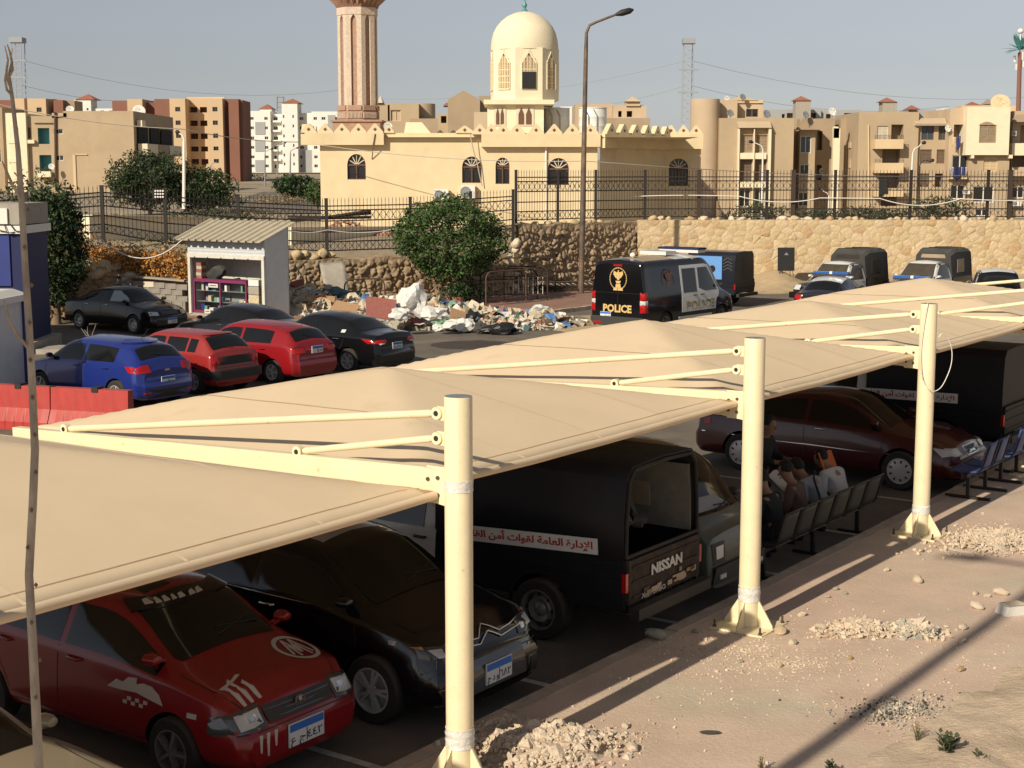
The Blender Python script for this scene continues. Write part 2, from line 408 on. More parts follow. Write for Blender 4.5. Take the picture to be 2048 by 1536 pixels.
def canopy(i):
    u0,u1=PS*i,PS*(i+1); N=44
    lab={-1:'nearest tan fabric shade over the red car at lower left',0:'tan fabric shade right of the nearest post, over the open truck tailgate',1:'tan pyramid shade over the small green van, second peak from left',2:'tan shade over the maroon car with its peak hidden by the next ridge',3:'farthest tan pyramid shade under the white roofed pickups at right'}[i]
    t=thing('shade_canopy',lab,'canopy',W((u0+u1)/2,2.8,0),-UA+PI/2,'fabric shade canopies over the parked cars')
    hw=PS/2-.06; v0,v1=.20,BL-.05; hv=(v1-v0)/2; cv=(v0+v1)/2-2.8
    def pt(s,q):
        a=2*s-1; c=2*q-1
        x=a*hw; y=cv+c*hv
        e=(1-a*a)                      # scalloped front and back edges
        y+= e*(.09 if c<0 else -.09)*abs(c)**3
        z=fabric_z(i,a,c)-.05*e*abs(c)**6
        z+=.007*noise.noise(Vector((x*1.3+i*7,y*1.3,0)))
        cx_=max(0,abs(a)-.45)*max(0,abs(c)-.45)*8      # tension folds running to the fixings
        z+=.005*cx_*math.sin(26*(abs(a)-abs(c))+i)*min(1,(1-abs(c))*8)
        return (x,y,z)
    b=MB(); b.grid(pt,N,N)
    o=b.build('fabric',M['fabric'],t,smooth=25)
    sm=o.modifiers.new('thick','SOLIDIFY'); sm.thickness=.006; sm.offset=-1
    b=MB(); pts=[Vector(pt(s/24,0))+Vector((0,-.005,-.035)) for s in range(25)]; b.tube(pts,.036,12); b.build('hem_tube',M['fabric'],t,smooth=60)
    b=MB(); pts=[Vector(pt(s/24,1))+Vector((0,.005,-.035)) for s in range(25)]; b.tube(pts,.036,12); b.build('hem_tube',M['fabric'],t,smooth=60)
    for off in (-1.28,0,1.28):      # welded panel joints
        b=MB(); pts=[Vector(pt(.5+off/(2*hw),s/40))+Vector((0,0,.002)) for s in range(41)]
        vs=[]
        for p in pts: vs+=[p+Vector((-.018,0,.001)),p+Vector((.018,0,.001))]
        b.add(vs,[(2*k,2*k+1,2*k+3,2*k+2) for k in range(40)]); b.build('panel_joint',M['fabric'],t,smooth=60)
    for off in (.10,):
        b=MB(); pts=[Vector(pt(s/24,.028))+Vector((0,0,.006)) for s in range(25)]
        b.tube(pts,.003,6); b.build('seam',M['fabric'],t,smooth=60)
for i in range(-1,4): canopy(i)
# ------------------------------------------------------------------ vehicles
def cr(a,b,c,d,t,k=.5):
    # cardinal spline with mild tension
    m1=(c-a)*k; m2=(d-b)*k; t2=t*t; t3=t2*t
    return b*(2*t3-3*t2+1)+m1*(t3-2*t2+t)+c*(-2*t3+3*t2)+m2*(t3-t2)
def loft_pts(st,zb,wb,fil,nsub,tens):
    # st: stations (x, zmid, wmid, zsh, wsh, ztop, wtop, drop); returns rows of half-section points
    rows=[]
    N=len(st)
    for i in range(N-1):
        A=st[max(i-1,0)];B=st[i];C=st[i+1];D=st[min(i+2,N-1)]
        for s in range(nsub if i<N-2 else nsub+1):
            t=s/nsub; rows.append([cr(A[k],B[k],C[k],D[k],t,tens) if k else B[0]+(C[0]-B[0])*t for k in range(len(B))])
    out=[]
    for (x,zm,wm,zs,ws,zt,wt,dr,*r) in rows:
        z0=zb+(r[0] if r else 0)
        P=[(0,z0),(wb*wm,z0),(wm*.985,z0+.13),(wm,zm),(ws,zs),(wt,zt-dr),(wt*.5,zt-dr*.25),(0,zt)]
        F=fil; sec=[(x,)+P[0]]
        for k in range(1,7):
            p,c,n=P[k-1],P[k],P[k+1]; f=F[k]
            a=(c[0]+(p[0]-c[0])*f,c[1]+(p[1]-c[1])*f); b_=(c[0]+(n[0]-c[0])*f,c[1]+(n[1]-c[1])*f)
            m=((a[0]+b_[0]+2*c[0])/4,(a[1]+b_[1]+2*c[1])/4)
            sec+=[(x,)+a,(x,)+m,(x,)+b_]
        sec.append((x,)+P[7]); out.append(sec)
    return out
def loft_mesh(st,zb=.18,wb=.86,fil=(0,.35,.35,.42,.14,.18,.4),nsub=5,tens=.32,lean=None):
    rows=loft_pts(st,zb,wb,fil,nsub,tens); n=len(rows[0]); mb=MB(); ring=2*n-2
    x0,x1=rows[0][0][0],rows[-1][0][0]; RW=[]; mb.rows=RW; mb.rx=[r[0][0] for r in rows]
    for sec in rows:
        L=[(x,y,z) for (x,y,z) in sec]; Rr=[(x,-y,z) for (x,y,z) in sec[1:-1]]
        vs=L+Rr[::-1]
        if lean:
            q=[]
            for (x,y,z) in vs:
                for (end,prof,reach) in lean:
                    xe=x1 if end>0 else x0; w=max(0,1-abs(x-xe)/reach)
                    for k in range(len(prof)-1):
                        if prof[k][0]<=z<=prof[k+1][0]:
                            t=(z-prof[k][0])/(prof[k+1][0]-prof[k][0]); x-=end*w*(prof[k][1]+(prof[k+1][1]-prof[k][1])*t); break
                q.append((x,y,z))
            vs=q
        mb.v+=vs; RW.append(vs)
    for i in range(len(rows)-1):
        for k in range(ring): mb.f.append((i*ring+k,i*ring+(k+1)%ring,(i+1)*ring+(k+1)%ring,(i+1)*ring+k))
    for i in(0,len(rows)-1):
        for k in range(n-1):
            a,b=i*ring+k,i*ring+k+1; c=i*ring+(ring-k)%ring; d=i*ring+(ring-k-1)%ring
            q=[a,b]+([d] if d!=b else [])+([c] if c!=a and c!=d else [])
            if len(q)>2: mb.f.append(tuple(q) if i==0 else tuple(q[::-1]))
    mb.m=[0]*len(mb.f); return mb
def cut_boxes(me,cyls,mats):
    # real wheel wells: boolean difference of wheel cylinders
    o=bpy.data.objects.new('work',me); COL.objects.link(o); cs=[]
    for (x,z,r,y0,y1) in cyls:
        c=MB().cyl((x,y0,z),(x,y1,z),r,28).build('well',mats[-1]); cs.append(c)
        m=o.modifiers.new('w','BOOLEAN'); m.operation='DIFFERENCE'; m.object=c; m.solver='EXACT'
    dg=bpy.context.evaluated_depsgraph_get(); out=bpy.data.meshes.new_from_object(o.evaluated_get(dg))
    bpy.data.objects.remove(o)
    for c in cs: bpy.data.objects.remove(c)
    return out
WH={}
def wheel_mesh(r,w,style,rimm):
    k=(r,w,style,rimm)
    if k in WH: return WH[k]
    Mx=Matrix.Rotation(PI/2,3,'X')
    ri=r*.66
    b=MB(); b.lathe([(ri,-w/2),(r*.93,-w/2),(r,-w*.36),(r,w*.36),(r*.93,w/2),(ri,w/2),(ri*.98,w*.2),(ri*.98,-w*.2),(ri,-w/2)],28,M=Mx)
    ty=b.mesh('tyre',M['rubber'],50)
    b=MB()   # rim faces -y (outer side at y=-w/2)
    b.lathe([(ri*1.0,-w*.25),(ri*1.0,w*.52),(ri*.93,w*.52),(ri*.88,w*.34),(ri*.86,-.02),(0,-.02)],28,M=Mx,mi=0)
    n={'five':5,'star':5,'six':6,'multi':10,'steel':0,'cap':9,'turbine':5}[style]
    if style in('steel',):
        b.lathe([(ri*.86,w*.1),(ri*.6,w*.42),(ri*.35,w*.30),(ri*.2,w*.42),(0,w*.45)],20,M=Mx)
        for i in range(8):
            a=2*PI*i/8; c=Vector((math.cos(a)*ri*.74,-w*.3,math.sin(a)*ri*.74)); b.cyl(c,c+Vector((0,-w*.03-.012,0)),ri*.08,8,1)
    elif style=='cap':
        b.lathe([(ri*.98,w*.45),(ri*.80,w*.50),(ri*.5,w*.56),(0,w*.58)],28,M=Mx)
        for i in range(n):
            a=2*PI*i/n; c=Vector((math.cos(a)*ri*.72,-w*.50,math.sin(a)*ri*.72)); b.box(c,(ri*.13,.02,ri*.22),0,1,Matrix.Rotation(-a+PI/2,3,'Y'))
    else:
        for i in range(n):
            a=2*PI*i/n
            for sgn in ((-1,1) if style=='turbine' else (0,)):
                a2=a+sgn*.16; p=Vector((math.cos(a)*ri*.12,-w*.44,math.sin(a)*ri*.12)); q=Vector((math.cos(a2)*ri*.92,-w*.40,math.sin(a2)*ri*.92))
                b.bar(p,q,.03,ri*(.30 if n==5 and not sgn else .15),0,up=(0,1,0))
        b.lathe([(ri*.25,w*.35),(ri*.23,w*.49),(0,w*.50)],14,M=Mx)
    rm=b.mesh('rim',[M[rimm],M['black_plastic']],40)
    WH[k]=(ty,rm); return WH[k]
def add_wheel(t,x,y,r,w,style,rimm,steer=0,label=None):
    ty,rm=wheel_mesh(r,w,style,rimm)
    s=1 if y>0 else -1
    o=link('wheel',ty,t,loc=(x,y,r),rot=(0,0,(PI if s>0 else 0)+steer))
    link('rim',rm,o); return o
class Car:
    def __init__(s,name,label,cat,loc,rz,group=None):
        s.t=thing(name,label,cat,loc,rz,group); s.bvh=None
    def body(s,mb,mats,wheels,name='body',smooth=38,inset=.30):
        me=mb.mesh('body',mats)
        if wheels:
            cyl=[]
            for (x,y,r) in wheels: cyl.append((x,r+.01,r*1.13,(y+.25 if y>0 else y-.25),(y-inset if y>0 else y+inset)))
            me=cut_boxes(me,cyl,mats)
        me.polygons.foreach_set('use_smooth',[True]*len(me.polygons)); me.set_sharp_from_angle(angle=R(smooth))
        s.bo=link(name,me,s.t); s.setbvh(me); return s.bo
    def setbvh(s,me): s.bvh=BVHTree.FromPolygons([v.co for v in me.vertices],[tuple(p.vertices) for p in me.polygons])
    def hit(s,ax,a,b):
        if ax in('L','R'): o=Vector((a,3 if ax=='L' else -3,b)); d=Vector((0,-1 if ax=='L' else 1,0))
        elif ax in('F','B'): o=Vector((6 if ax=='F' else -6,a,b)); d=Vector((-1 if ax=='F' else 1,0,0))
        else: o=Vector((a,b,5)); d=Vector((0,0,-1))
        h=s.bvh.ray_cast(o,d)
        return (h[0],h[1]) if h[0] is not None else (None,None)
    def decal(s,ax,poly,m,name,off=.007,rings=(1,.88,.72,.52,.28),dens=.10,parent=None,label=None,rim=True,thick=None):
        # a sheet that follows the body: outline given in the side (x,z), end (y,z) or plan (x,y) view
        pts=[]
        n=len(poly)
        for i in range(n):
            p,q=poly[i],poly[(i+1)%n]; k=max(1,int(math.hypot(q[0]-p[0],q[1]-p[1])/dens))
            for j in range(k): pts.append((p[0]+(q[0]-p[0])*j/k,p[1]+(q[1]-p[1])*j/k))
        cx=sum(p[0] for p in pts)/len(pts); cy=sum(p[1] for p in pts)/len(pts)
        vs=[]
        h0,n0=s.hit(ax,cx,cy); di={'L':1,'R':1,'F':0,'B':0,'T':2}[ax]
        lim=.16 if ax in 'FB' else .30
        def safe(p):
            for k in range(14):
                f=1-k*.05; q=(cx+(p[0]-cx)*f,cy+(p[1]-cy)*f); h,nn=s.hit(ax,*q)
                if h is not None and (h0 is None or (abs(h[di]-h0[di])<lim+.9*math.hypot(q[0]-cx,q[1]-cy) and abs(nn[di])>.12)): return h,nn
            return (h0,n0) if h0 is not None else (Vector((0,0,0)),Vector((0,0,1)))
        def put(p):
            h,nn=safe(p); vs.append(h+nn*off)
        K=len(pts)
        if rim:                               # edge returns to the body so that the piece has thickness
            for p in pts:
                h,nn=safe(p); vs.append(h-nn*.004)
        for r in rings:
            for p in pts: put((cx+(p[0]-cx)*r,cy+(p[1]-cy)*r))
        put((cx,cy)); fs=[]
        R_=len(rings)+(1 if rim else 0)
        for r in range(R_-1): fs+=[(r*K+i,r*K+(i+1)%K,(r+1)*K+(i+1)%K,(r+1)*K+i) for i in range(K)]
        c=len(vs)-1; fs+=[((R_-1)*K+i,(R_-1)*K+(i+1)%K,c) for i in range(K)]
        o=MB().add(vs,fs).build(name,M[m] if isinstance(m,str) else m,parent or s.t,smooth=50,fix=True)
        if label: o['label']=label
        return o
    def patch(s,mb,xa,xb,ca,cb,m,name,off=.009,nr=10,nc=8,taper=0.,corner=.06,parent=None,para=False):
        # pane cut to the body's own surface: between stations xa..xb and section places ca..cb
        def row(x):
            R_=mb.rx
            for i in range(len(R_)-1):
                if R_[i]<=x<=R_[i+1]: return i+(x-R_[i])/(R_[i+1]-R_[i])
            return 0 if x<R_[0] else len(R_)-1.001
        def pt(x,c):
            r=row(x); i=int(r); f=r-i; j=int(math.floor(c)); g=c-j; n=len(mb.rows[0])
            P=lambda a,b_: Vector(mb.rows[min(a,len(mb.rows)-1)][b_%n])
            return (P(i,j)*(1-g)+P(i,j+1)*g)*(1-f)+(P(i+1,j)*(1-g)+P(i+1,j+1)*g)*f
        G=[]
        for i in range(nr+1):
            a=i/nr; x=xa+(xb-xa)*a
            e=1-corner*(max(0,abs(2*a-1)-.75)*4)**2
            mid=(ca+cb)/2
            if para:       # curved screen: one smooth arc from pillar to pillar
                A_,C_,B_=pt(x,ca),pt(x,mid),pt(x,cb); G.append([C_+(B_-A_)/2*t+((A_+B_)/2-C_)*t*t for t in [e*(2*k/nc-1) for k in range(nc+1)]]); continue
            G.append([pt(x,mid+(c-mid)*e) for c in [ca+(cb-ca)*k/nc for k in range(nc+1)]])
        vs=[];ctr=Vector((0,0,.6))
        for i in range(nr+1):
            for k in range(nc+1):
                d1=G[min(i+1,nr)][k]-G[max(i-1,0)][k]; d2=G[i][min(k+1,nc)]-G[i][max(k-1,0)]; n_=d1.cross(d2)
                n_=n_.normalized() if n_.length>1e-9 else Vector((0,0,1))
                p=G[i][k]
                if n_.dot(p-Vector((p.x*.8,0,.7)))<0: n_=-n_
                edge=i in(0,nr) or k in(0,nc); vs.append(p+n_*(off*.25 if edge else off))
        o=MB().add(vs,[(i*(nc+1)+k,(i+1)*(nc+1)+k,(i+1)*(nc+1)+k+1,i*(nc+1)+k+1) for i in range(nr) for k in range(nc)]).build(name,M[m],parent or s.t,smooth=40); return o
    def both(s,poly,m,name,**k):
        s.decal('L',poly,m,name,**k); return s.decal('R',poly,m,name,**k)
    def twin(s,ax,poly,m,name,**k):
        s.decal(ax,poly,m,name,**k); return s.decal(ax,[(-p[0],p[1]) for p in poly],m,name,**k)
    def seam(s,ax,pts,m='ink',w=.008,name='panel_gap',off=.002):
        b=MB(); last=None
        P=[]
        for i in range(len(pts)-1):
            p,q=pts[i],pts[i+1]; k=max(2,int(math.hypot(q[0]-p[0],q[1]-p[1])/.08))
            for j in range(k+ (1 if i==len(pts)-2 else 0)):
                h,nn=s.hit(ax,p[0]+(q[0]-p[0])*j/k,p[1]+(q[1]-p[1])*j/k)
                if h is not None: P.append((h,nn))
        if len(P)<2: return
        vs=[]
        for i,(h,nn) in enumerate(P):
            t=(P[min(i+1,len(P)-1)][0]-P[max(i-1,0)][0]); t=t.normalized() if t.length>1e-6 else Vector((1,0,0))
            sd_=nn.cross(t).normalized()*w/2; vs+= [h+nn*off+sd_,h+nn*off-sd_]
        b.add(vs,[(2*i,2*i+1,2*i+3,2*i+2) for i in range(len(P)-1)])
        return b.build(name,M[m],s.t)
    def gaps(s,lines,w=.009,sides='LR',name='door_gaps'):
        # all shut lines of one side are thin grooves: one joined part per side
        for sd_ in sides:
            objs=[s.seam(sd_,l,w=w) for l in lines]; objs=[o for o in objs if o]
            bm=bmesh.new()
            for o in objs: bm.from_mesh(o.data)
            me=bpy.data.meshes.new('door_gaps'); bm.to_mesh(me); bm.free(); me.materials.append(M['ink'])
            for o in objs: bpy.data.objects.remove(o)
            link(name,me,s.t,'stuff')
    def mirror(s,x,z,m,sz=.8,sides='LR'):
        for sd_ in sides:
            h,nn=s.hit(sd_,x,z)
            if h is None: continue
            g=1 if sd_=='L' else -1
            b=MB(); b.lathe([(0,-.10*sz),(.05*sz,-.085*sz),(.075*sz,-.03*sz),(.08*sz,.05*sz),(.07*sz,.06*sz),(0,.06*sz)],14,M=Matrix(((0,0,-1),(0,1.25,0),(.85,0,0))),c=h+Vector((0,g*.12,.04)))
            b.bar(h+Vector((0,-g*.02,0)),h+Vector((0,g*.08,.02)),.05,.03)
            o=b.build('mirror',M[m],s.t,smooth=45)
            b=MB(); b.lathe([(0,0),(.07*sz,0)],14,M=Matrix(((0,0,-1),(0,1.25,0),(.85,0,0))),c=h+Vector((-.064*sz-.002,g*.12,.04))); b.build('mirror_glass',M['lens_dark'],o)
    def handles(s,xs,z,m='black_plastic',sides='LR'):
        for x in xs:
            for sd_ in sides:
                h,nn=s.hit(sd_,x,z)
                if h is None: continue
                b=MB(); b.tube([h+Vector((-.09,0,0)),h+Vector((-.07,nn.y*.03,0)),h+Vector((.07,nn.y*.03,0)),h+Vector((.09,0,0))],[.012,.017,.017,.012],8); b.build('door_handle',M[m],s.t,smooth=50)
    def plate(s,ax,y,z,txt='',txt2='',w=.38,h=.17,lean=0):
        hh,nn=s.hit(ax,y,z); g=1 if ax=='F' else -1
        x=hh.x+g*.015
        o=MB().box((0,0,0),(.014,w,h)).build('number_plate',M['plate_white'],s.t); o.location=(x,y,z); o.rotation_euler=(0,-g*lean,0)
        MB().box((g*.008,0,h*.30),(.004,w*.96,h*.32)).build('plate_band',M['plate_blue'],o)
        rg=random.Random(hash((round(y*100),round(z*100)))&255)
        MB().box((g*.008,0,-h*.16),(.004,.008,h*.55)).build('divider',M['ink'],o)
        if txt: txt_obj(txt,h*.48,'characters',M['ink'],o,(g*.0095,w*.02*g,-h*.36),(PI/2,0,PI/2*g),align='LEFT',width=w*.42)
        if txt2: txt_obj(txt2,h*.48,'characters',M['ink'],o,(g*.0095,-w*.46*g,-h*.36),(PI/2,0,PI/2*g),align='LEFT',width=w*.42)
        return o
    def wheels(s,lst,r,w,style,rimm,steer=0):
        for (x,y,f) in lst: add_wheel(s.t,x,y,r,w,style,rimm,steer if f else 0)
    def wiper(s,ax,a,b):
        p,n1=s.hit(ax,*a); q,n2=s.hit(ax,*b)
        if p is None or q is None: return
        mb=MB(); mb.tube([p+n1*.015,p+n1*.03,q+n2*.022],[.010,.008,.006],6); mb.bar((p*.45+q*.55)+n1*.012,q+n2*.012,.012,.015); mb.build('wiper',M['ink'],s.t)
def txt_obj(s,size,name,m,parent,loc,rot,align='CENTER',depth=.0015,width=None,kind=None,shear=0,bold=0,spacing=1):
    cu=bpy.data.curves.new(name,'FONT'); cu.body=s; cu.size=size; cu.align_x=align; cu.extrude=depth; cu.resolution_u=2; cu.shear=shear; cu.offset=bold; cu.space_character=spacing
    o=bpy.data.objects.new('work',cu); COL.objects.link(o)
    dg=bpy.context.evaluated_depsgraph_get(); me=bpy.data.meshes.new_from_object(o.evaluated_get(dg)); bpy.data.objects.remove(o)
    me.materials.clear(); me.materials.append(m)
    if width:
        xs_=[v.co.x for v in me.vertices]
        if xs_:
            a,b=min(xs_),max(xs_); k=width/max(1e-6,b-a)
            off=0 if align=='LEFT' else (-width/2 if align=='CENTER' else 0)
            for v in me.vertices: v.co.x=(v.co.x-a)*k+off
    o=link(name,me,parent,loc=loc,rot=rot)
    return o
# Arabic written with its joined presentation forms, last letter first
_AR={'ا':('FE8D','FE8E'),'أ':('FE83','FE84'),'إ':('FE87','FE88'),'د':('FEA9','FEAA'),'ر':('FEAD','FEAE'),'و':('FEED','FEEE'),'ة':('FE93','FE94'),
 'ل':('FEDD','FEDE','FEDF','FEE0'),'ع':('FEC9','FECA','FECB','FECC'),'م':('FEE1','FEE2','FEE3','FEE4'),'ق':('FED5','FED6','FED7','FED8'),'ت':('FE95','FE96','FE97','FE98'),'ن':('FEE5','FEE6','FEE7','FEE8'),'ه':('FEE9','FEEA','FEEB','FEEC'),'ج':('FE9D','FE9E','FE9F','FEA0')}
def arabic(s):
    out=[]
    for w in s.split(' '):
        r=[];i=0;prev=False
        while i<len(w):
            c=w[i]
            if c=='ل' and i+1<len(w) and w[i+1] in 'اأإ':
                iso={'ا':('FEFB','FEFC'),'أ':('FEF7','FEF8'),'إ':('FEF9','FEFA')}[w[i+1]]; r.append(chr(int(iso[1 if prev else 0],16))); prev=False; i+=2; continue
            f=_AR[c]; nxt=i+1<len(w)
            if len(f)==2: r.append(chr(int(f[1 if prev else 0],16))); prev=False
            else:
                k=(3 if prev else 2) if nxt else (1 if prev else 0); r.append(chr(int(f[k],16))); prev=nxt
            i+=1
        out.append(''.join(r))
    return ' '.join(out)[::-1]
def scl(st,kx,kz,kw): return [(x*kx,zm*kz,wm*kw,zs*kz,ws*kw,zt*kz,wt*kw,dr*kz) for (x,zm,wm,zs,ws,zt,wt,dr) in st]
SEDAN=[(-2.25,.55,.64,.74,.62,.90,.56,.05),(-2.14,.57,.80,.90,.75,1.02,.63,.04),(-1.62,.58,.87,.94,.81,1.07,.64,.05),(-.95,.58,.88,.95,.83,1.37,.56,.08),(-.3,.57,.88,.94,.84,1.46,.585,.08),(.30,.56,.88,.93,.84,1.435,.58,.08),(1.18,.56,.88,.90,.82,.99,.67,.05),(1.75,.55,.87,.83,.78,.90,.62,.05),(2.12,.52,.80,.70,.71,.77,.56,.05),(2.25,.47,.66,.60,.58,.64,.50,.04)]
HATCH=[(-2.02,.55,.66,.74,.63,.86,.56,.05),(-1.90,.58,.82,.92,.76,1.06,.62,.06),(-1.50,.58,.85,.96,.80,1.36,.57,.08),(-.85,.57,.86,.95,.82,1.455,.58,.08),(-.1,.56,.86,.93,.83,1.47,.59,.08),(.40,.55,.86,.92,.82,1.43,.58,.08),(1.20,.55,.86,.88,.80,1.00,.66,.05),(1.70,.54,.84,.80,.76,.88,.60,.05),(1.93,.50,.76,.68,.67,.75,.54,.05),(2.02,.46,.64,.58,.56,.62,.48,.04)]
RED205=[(-1.86,.55,.70,.76,.68,.88,.60,.04),(-1.78,.57,.78,.90,.73,1.02,.62,.05),(-1.30,.57,.78,.92,.75,1.34,.55,.06),(-.75,.56,.78,.92,.76,1.385,.56,.06),(0,.55,.78,.90,.77,1.385,.57,.06),(.35,.55,.78,.89,.76,1.35,.56,.06),(.98,.55,.78,.86,.74,.95,.64,.04),(1.45,.54,.77,.80,.72,.87,.60,.04),(1.78,.50,.74,.68,.68,.76,.56,.04),(1.86,.46,.66,.58,.60,.64,.52,.04)]
LEANB=[(-1,[(0,.10),(.25,.05),(.32,0),(.55,0),(.62,.05),(2,.05)],.5)]
LEANF=[(1,[(0,.12),(.2,.04),(.28,0),(.50,0),(.60,.05),(2,.05)],.5)]
def generic(name,label,loc,rz,kind,L,H,Wd,paint,wheel,group,doors=4,glass='glass',style=None,wr=.30,fx=None,rx=None,steer=0,trim='black_plastic',cat='car'):
    T={'sedan':SEDAN,'hatch':HATCH,'old':RED205}[kind]
    l0=T[-1][0]-T[0][0]; h0=max(t[5] for t in T); w0=max(t[2] for t in T)*2
    kx,kz,kw=L/l0,H/h0,Wd/w0; st=scl(T,kx,kz,kw)
    X=lambda p:[(a*kx,b*kz) for a,b in p]
    Y=lambda p:[(a*kw,b*kz) for a,b in p]
    c=Car(name,label,cat,loc,rz,group)
    xf=(fx if fx is not None else {'sedan':1.38,'hatch':1.27,'old':1.20}[kind])*kx; xr={'sedan':-1.30,'hatch':-1.27,'old':-1.20}[kind]*kx
    yw=Wd/2-.10
    wl=[(xf,yw,1),(xf,-yw,1),(xr,yw,0),(xr,-yw,0)]
    LB=loft_mesh(st,zb=.20,wb=.86,lean=LEANB+LEANF)
    c.body(LB,[M[paint],M['void']],[(x,y,wr) for x,y,f in wl]); c.LB=LB
    c.wheels(wl,wr,.20,wheel[0],wheel[1],steer)
    def sides(xa,xb,nm,c0=11.75,c1=13.25):
        n=len(LB.rows[0])
        c.patch(LB,xa*kx,xb*kx,c0,c1,glass,nm,nr=12,nc=4,off=.007,corner=.0)
        c.patch(LB,xa*kx,xb*kx,n-c1,n-c0,glass,nm,nr=12,nc=4,off=.007,corner=.0)
    if kind=='sedan':
        sides(-.16,1.02,'side_window'); sides(-1.06,-.24,'side_window'); sides(-1.40,-1.11,'quarter_window')
        c.patch(LB,.34*kx,1.12*kx,15.05,22.95,glass,'windscreen',para=True,off=.016,nc=14); c.patch(LB,-1.56*kx,-1.0*kx,15.0,23.0,glass,'rear_window',para=True,off=.014,nc=14)
    elif kind=='hatch':
        sides(-.14,1.04,'side_window'); sides(-1.18,-.22,'side_window')
        c.patch(LB,.44*kx,1.13*kx,15.05,22.95,glass,'windscreen',para=True,off=.016,nc=14); c.patch(LB,-1.83*kx,-1.54*kx,14.9,23.1,glass,'rear_window',para=True,off=.014,nc=14)
    else:
        sides(-.18,.86,'side_window'); sides(-.92,-.26,'side_window'); sides(-1.24,-.98,'quarter_window')
        c.patch(LB,.39*kx,.93*kx,15.05,22.95,glass,'windscreen',para=True,off=.016,nc=14); c.patch(LB,-1.70*kx,-1.33*kx,14.9,23.1,glass,'rear_window',para=True,off=.014,nc=14)
    # shut lines
    d0=1.02 if kind!='old' else .84
    dd=[[(d0,.93),(d0+.06,.72),(d0+.02,.34)],[(-.215,.36),(-.215,.96)],[(d0,.34),(-.88,.34)],[(-.88,.34),(-.98,.55),(-1.10,.72),(-1.16,.94)]]
    c.gaps([X(p) for p in dd])
    hw=.66*Wd/2/.86*kw/kw
    for sg in(1,-1): c.seam('T',[(1.16*kx,sg*.70*kw),(1.70*kx,sg*.64*kw),(2.0*kx,sg*.50*kw)],w=.010,name='bonnet_gap')
    c.seam('F',[(-.80*kw,.54*kz),(.80*kw,.54*kz)],w=.010,name='bumper_gap'); c.seam('B',[(-.80*kw,.60*kz),(.80*kw,.60*kz)],w=.010,name='bumper_gap')
    if kind!='sedan': c.seam('B',[(-.66*kw,1.02*kz),(-.60*kw,.62*kz),(.60*kw,.62*kz),(.66*kw,1.02*kz)],w=.011,name='tailgate_gap')
    c.kx,c.kz,c.kw,c.X,c.Y=kx,kz,kw,X,Y
    c.xr,c.xf=xr,xf
    return c
# ---- parked row beyond the canopies
ROW='cars parked nose-in beyond the canopies'
def upos(u,v): return W(u,v,0)
# blue hatchback
c=generic('hatchback_car','shiny blue hatchback parked leftmost of the sunlit row, half in shade',upos(12.62,19.66),HV,'hatch',4.05,1.46,1.72,'p_blue',('five','rim'),ROW,wr=.305)
X,Y=c.X,c.Y
for s in(1,-1):
    c.decal('B',[(s*.80*c.kw,.92),(s*.46,.96),(s*.44,.80),(s*.78*c.kw,.78)],'lens_red','tail_light',off=.012)
    c.decal('L' if s>0 else 'R',[(-1.80,.92),(-1.55,.93),(-1.68,.80),(-1.84,.78)],'lens_red','tail_light',off=.010)
c.plate('B',0,.60,'٣١٥','د ج'); c.handles([-.95*c.kx,.02],.86,'p_blue'); c.mirror(.92,.98,'p_blue')
c.decal('B',[(-.62,.24),(.62,.24),(.55,.42),(-.55,.42)],'black_plastic','bumper_insert'); c.twin('B',[(.50,.33),(.68,.34),(.68,.38),(.50,.37)],'lens_red','reflector',off=.012)
c.decal('B',[(-.07,.80),(.07,.80),(.07,.84),(-.07,.84)],'chrome','badge',off=.010); c.wiper('B',(.02,1.12),(.26,1.16))
c.decal('B',[(-.50,1.355),(.50,1.355),(.46,1.41),(-.46,1.41)],'p_blue','spoiler',off=.035)
mb=MB(); mb.tube([(-1.2,0,1.45),(-1.42,0,1.66)],.006,5); mb.build('antenna',M['ink'],c.t)
# old red hatchback
c=generic('hatchback_car','boxy older red hatchback with black rear bumper, between the blue and the rounded red car',upos(14.98,19.83),HV,'old',3.72,1.385,1.56,'p_red_old',('star','rim'),ROW,wr=.29)
for s in(1,-1): c.decal('B',[(s*.73,.86),(s*.52,.88),(s*.52,.68),(s*.72,.66)],'lens_red','tail_light',off=.012)
c.decal('B',[(-.52,.88),(.52,.88),(.52,.68),(-.52,.68)],'black_plastic','rear_panel',off=.006)
c.decal('B',[(-.74,.56),(.74,.56),(.72,.36),(-.72,.36)],'black_plastic','bumper',off=.06)
c.both([(-1.86,.56),(-1.45,.55),(-1.45,.40),(-1.84,.38)],'black_plastic','bumper',off=.03)
c.plate('B',0,.47,'٥٢٨','س'); c.handles([-.80,.0],.82); c.mirror(.80,.94,'black_plastic'); c.wiper('B',(.02,1.03),(.28,1.10))
c.decal('B',[(-.56,1.31),(.56,1.31),(.54,1.34),(-.54,1.34)],'p_red_old','spoiler',off=.03)
c.both([(1.5,.53),(1.5,.47),(-1.5,.47),(-1.5,.53)],'black_plastic','side_moulding',dens=.3) if 0 else None
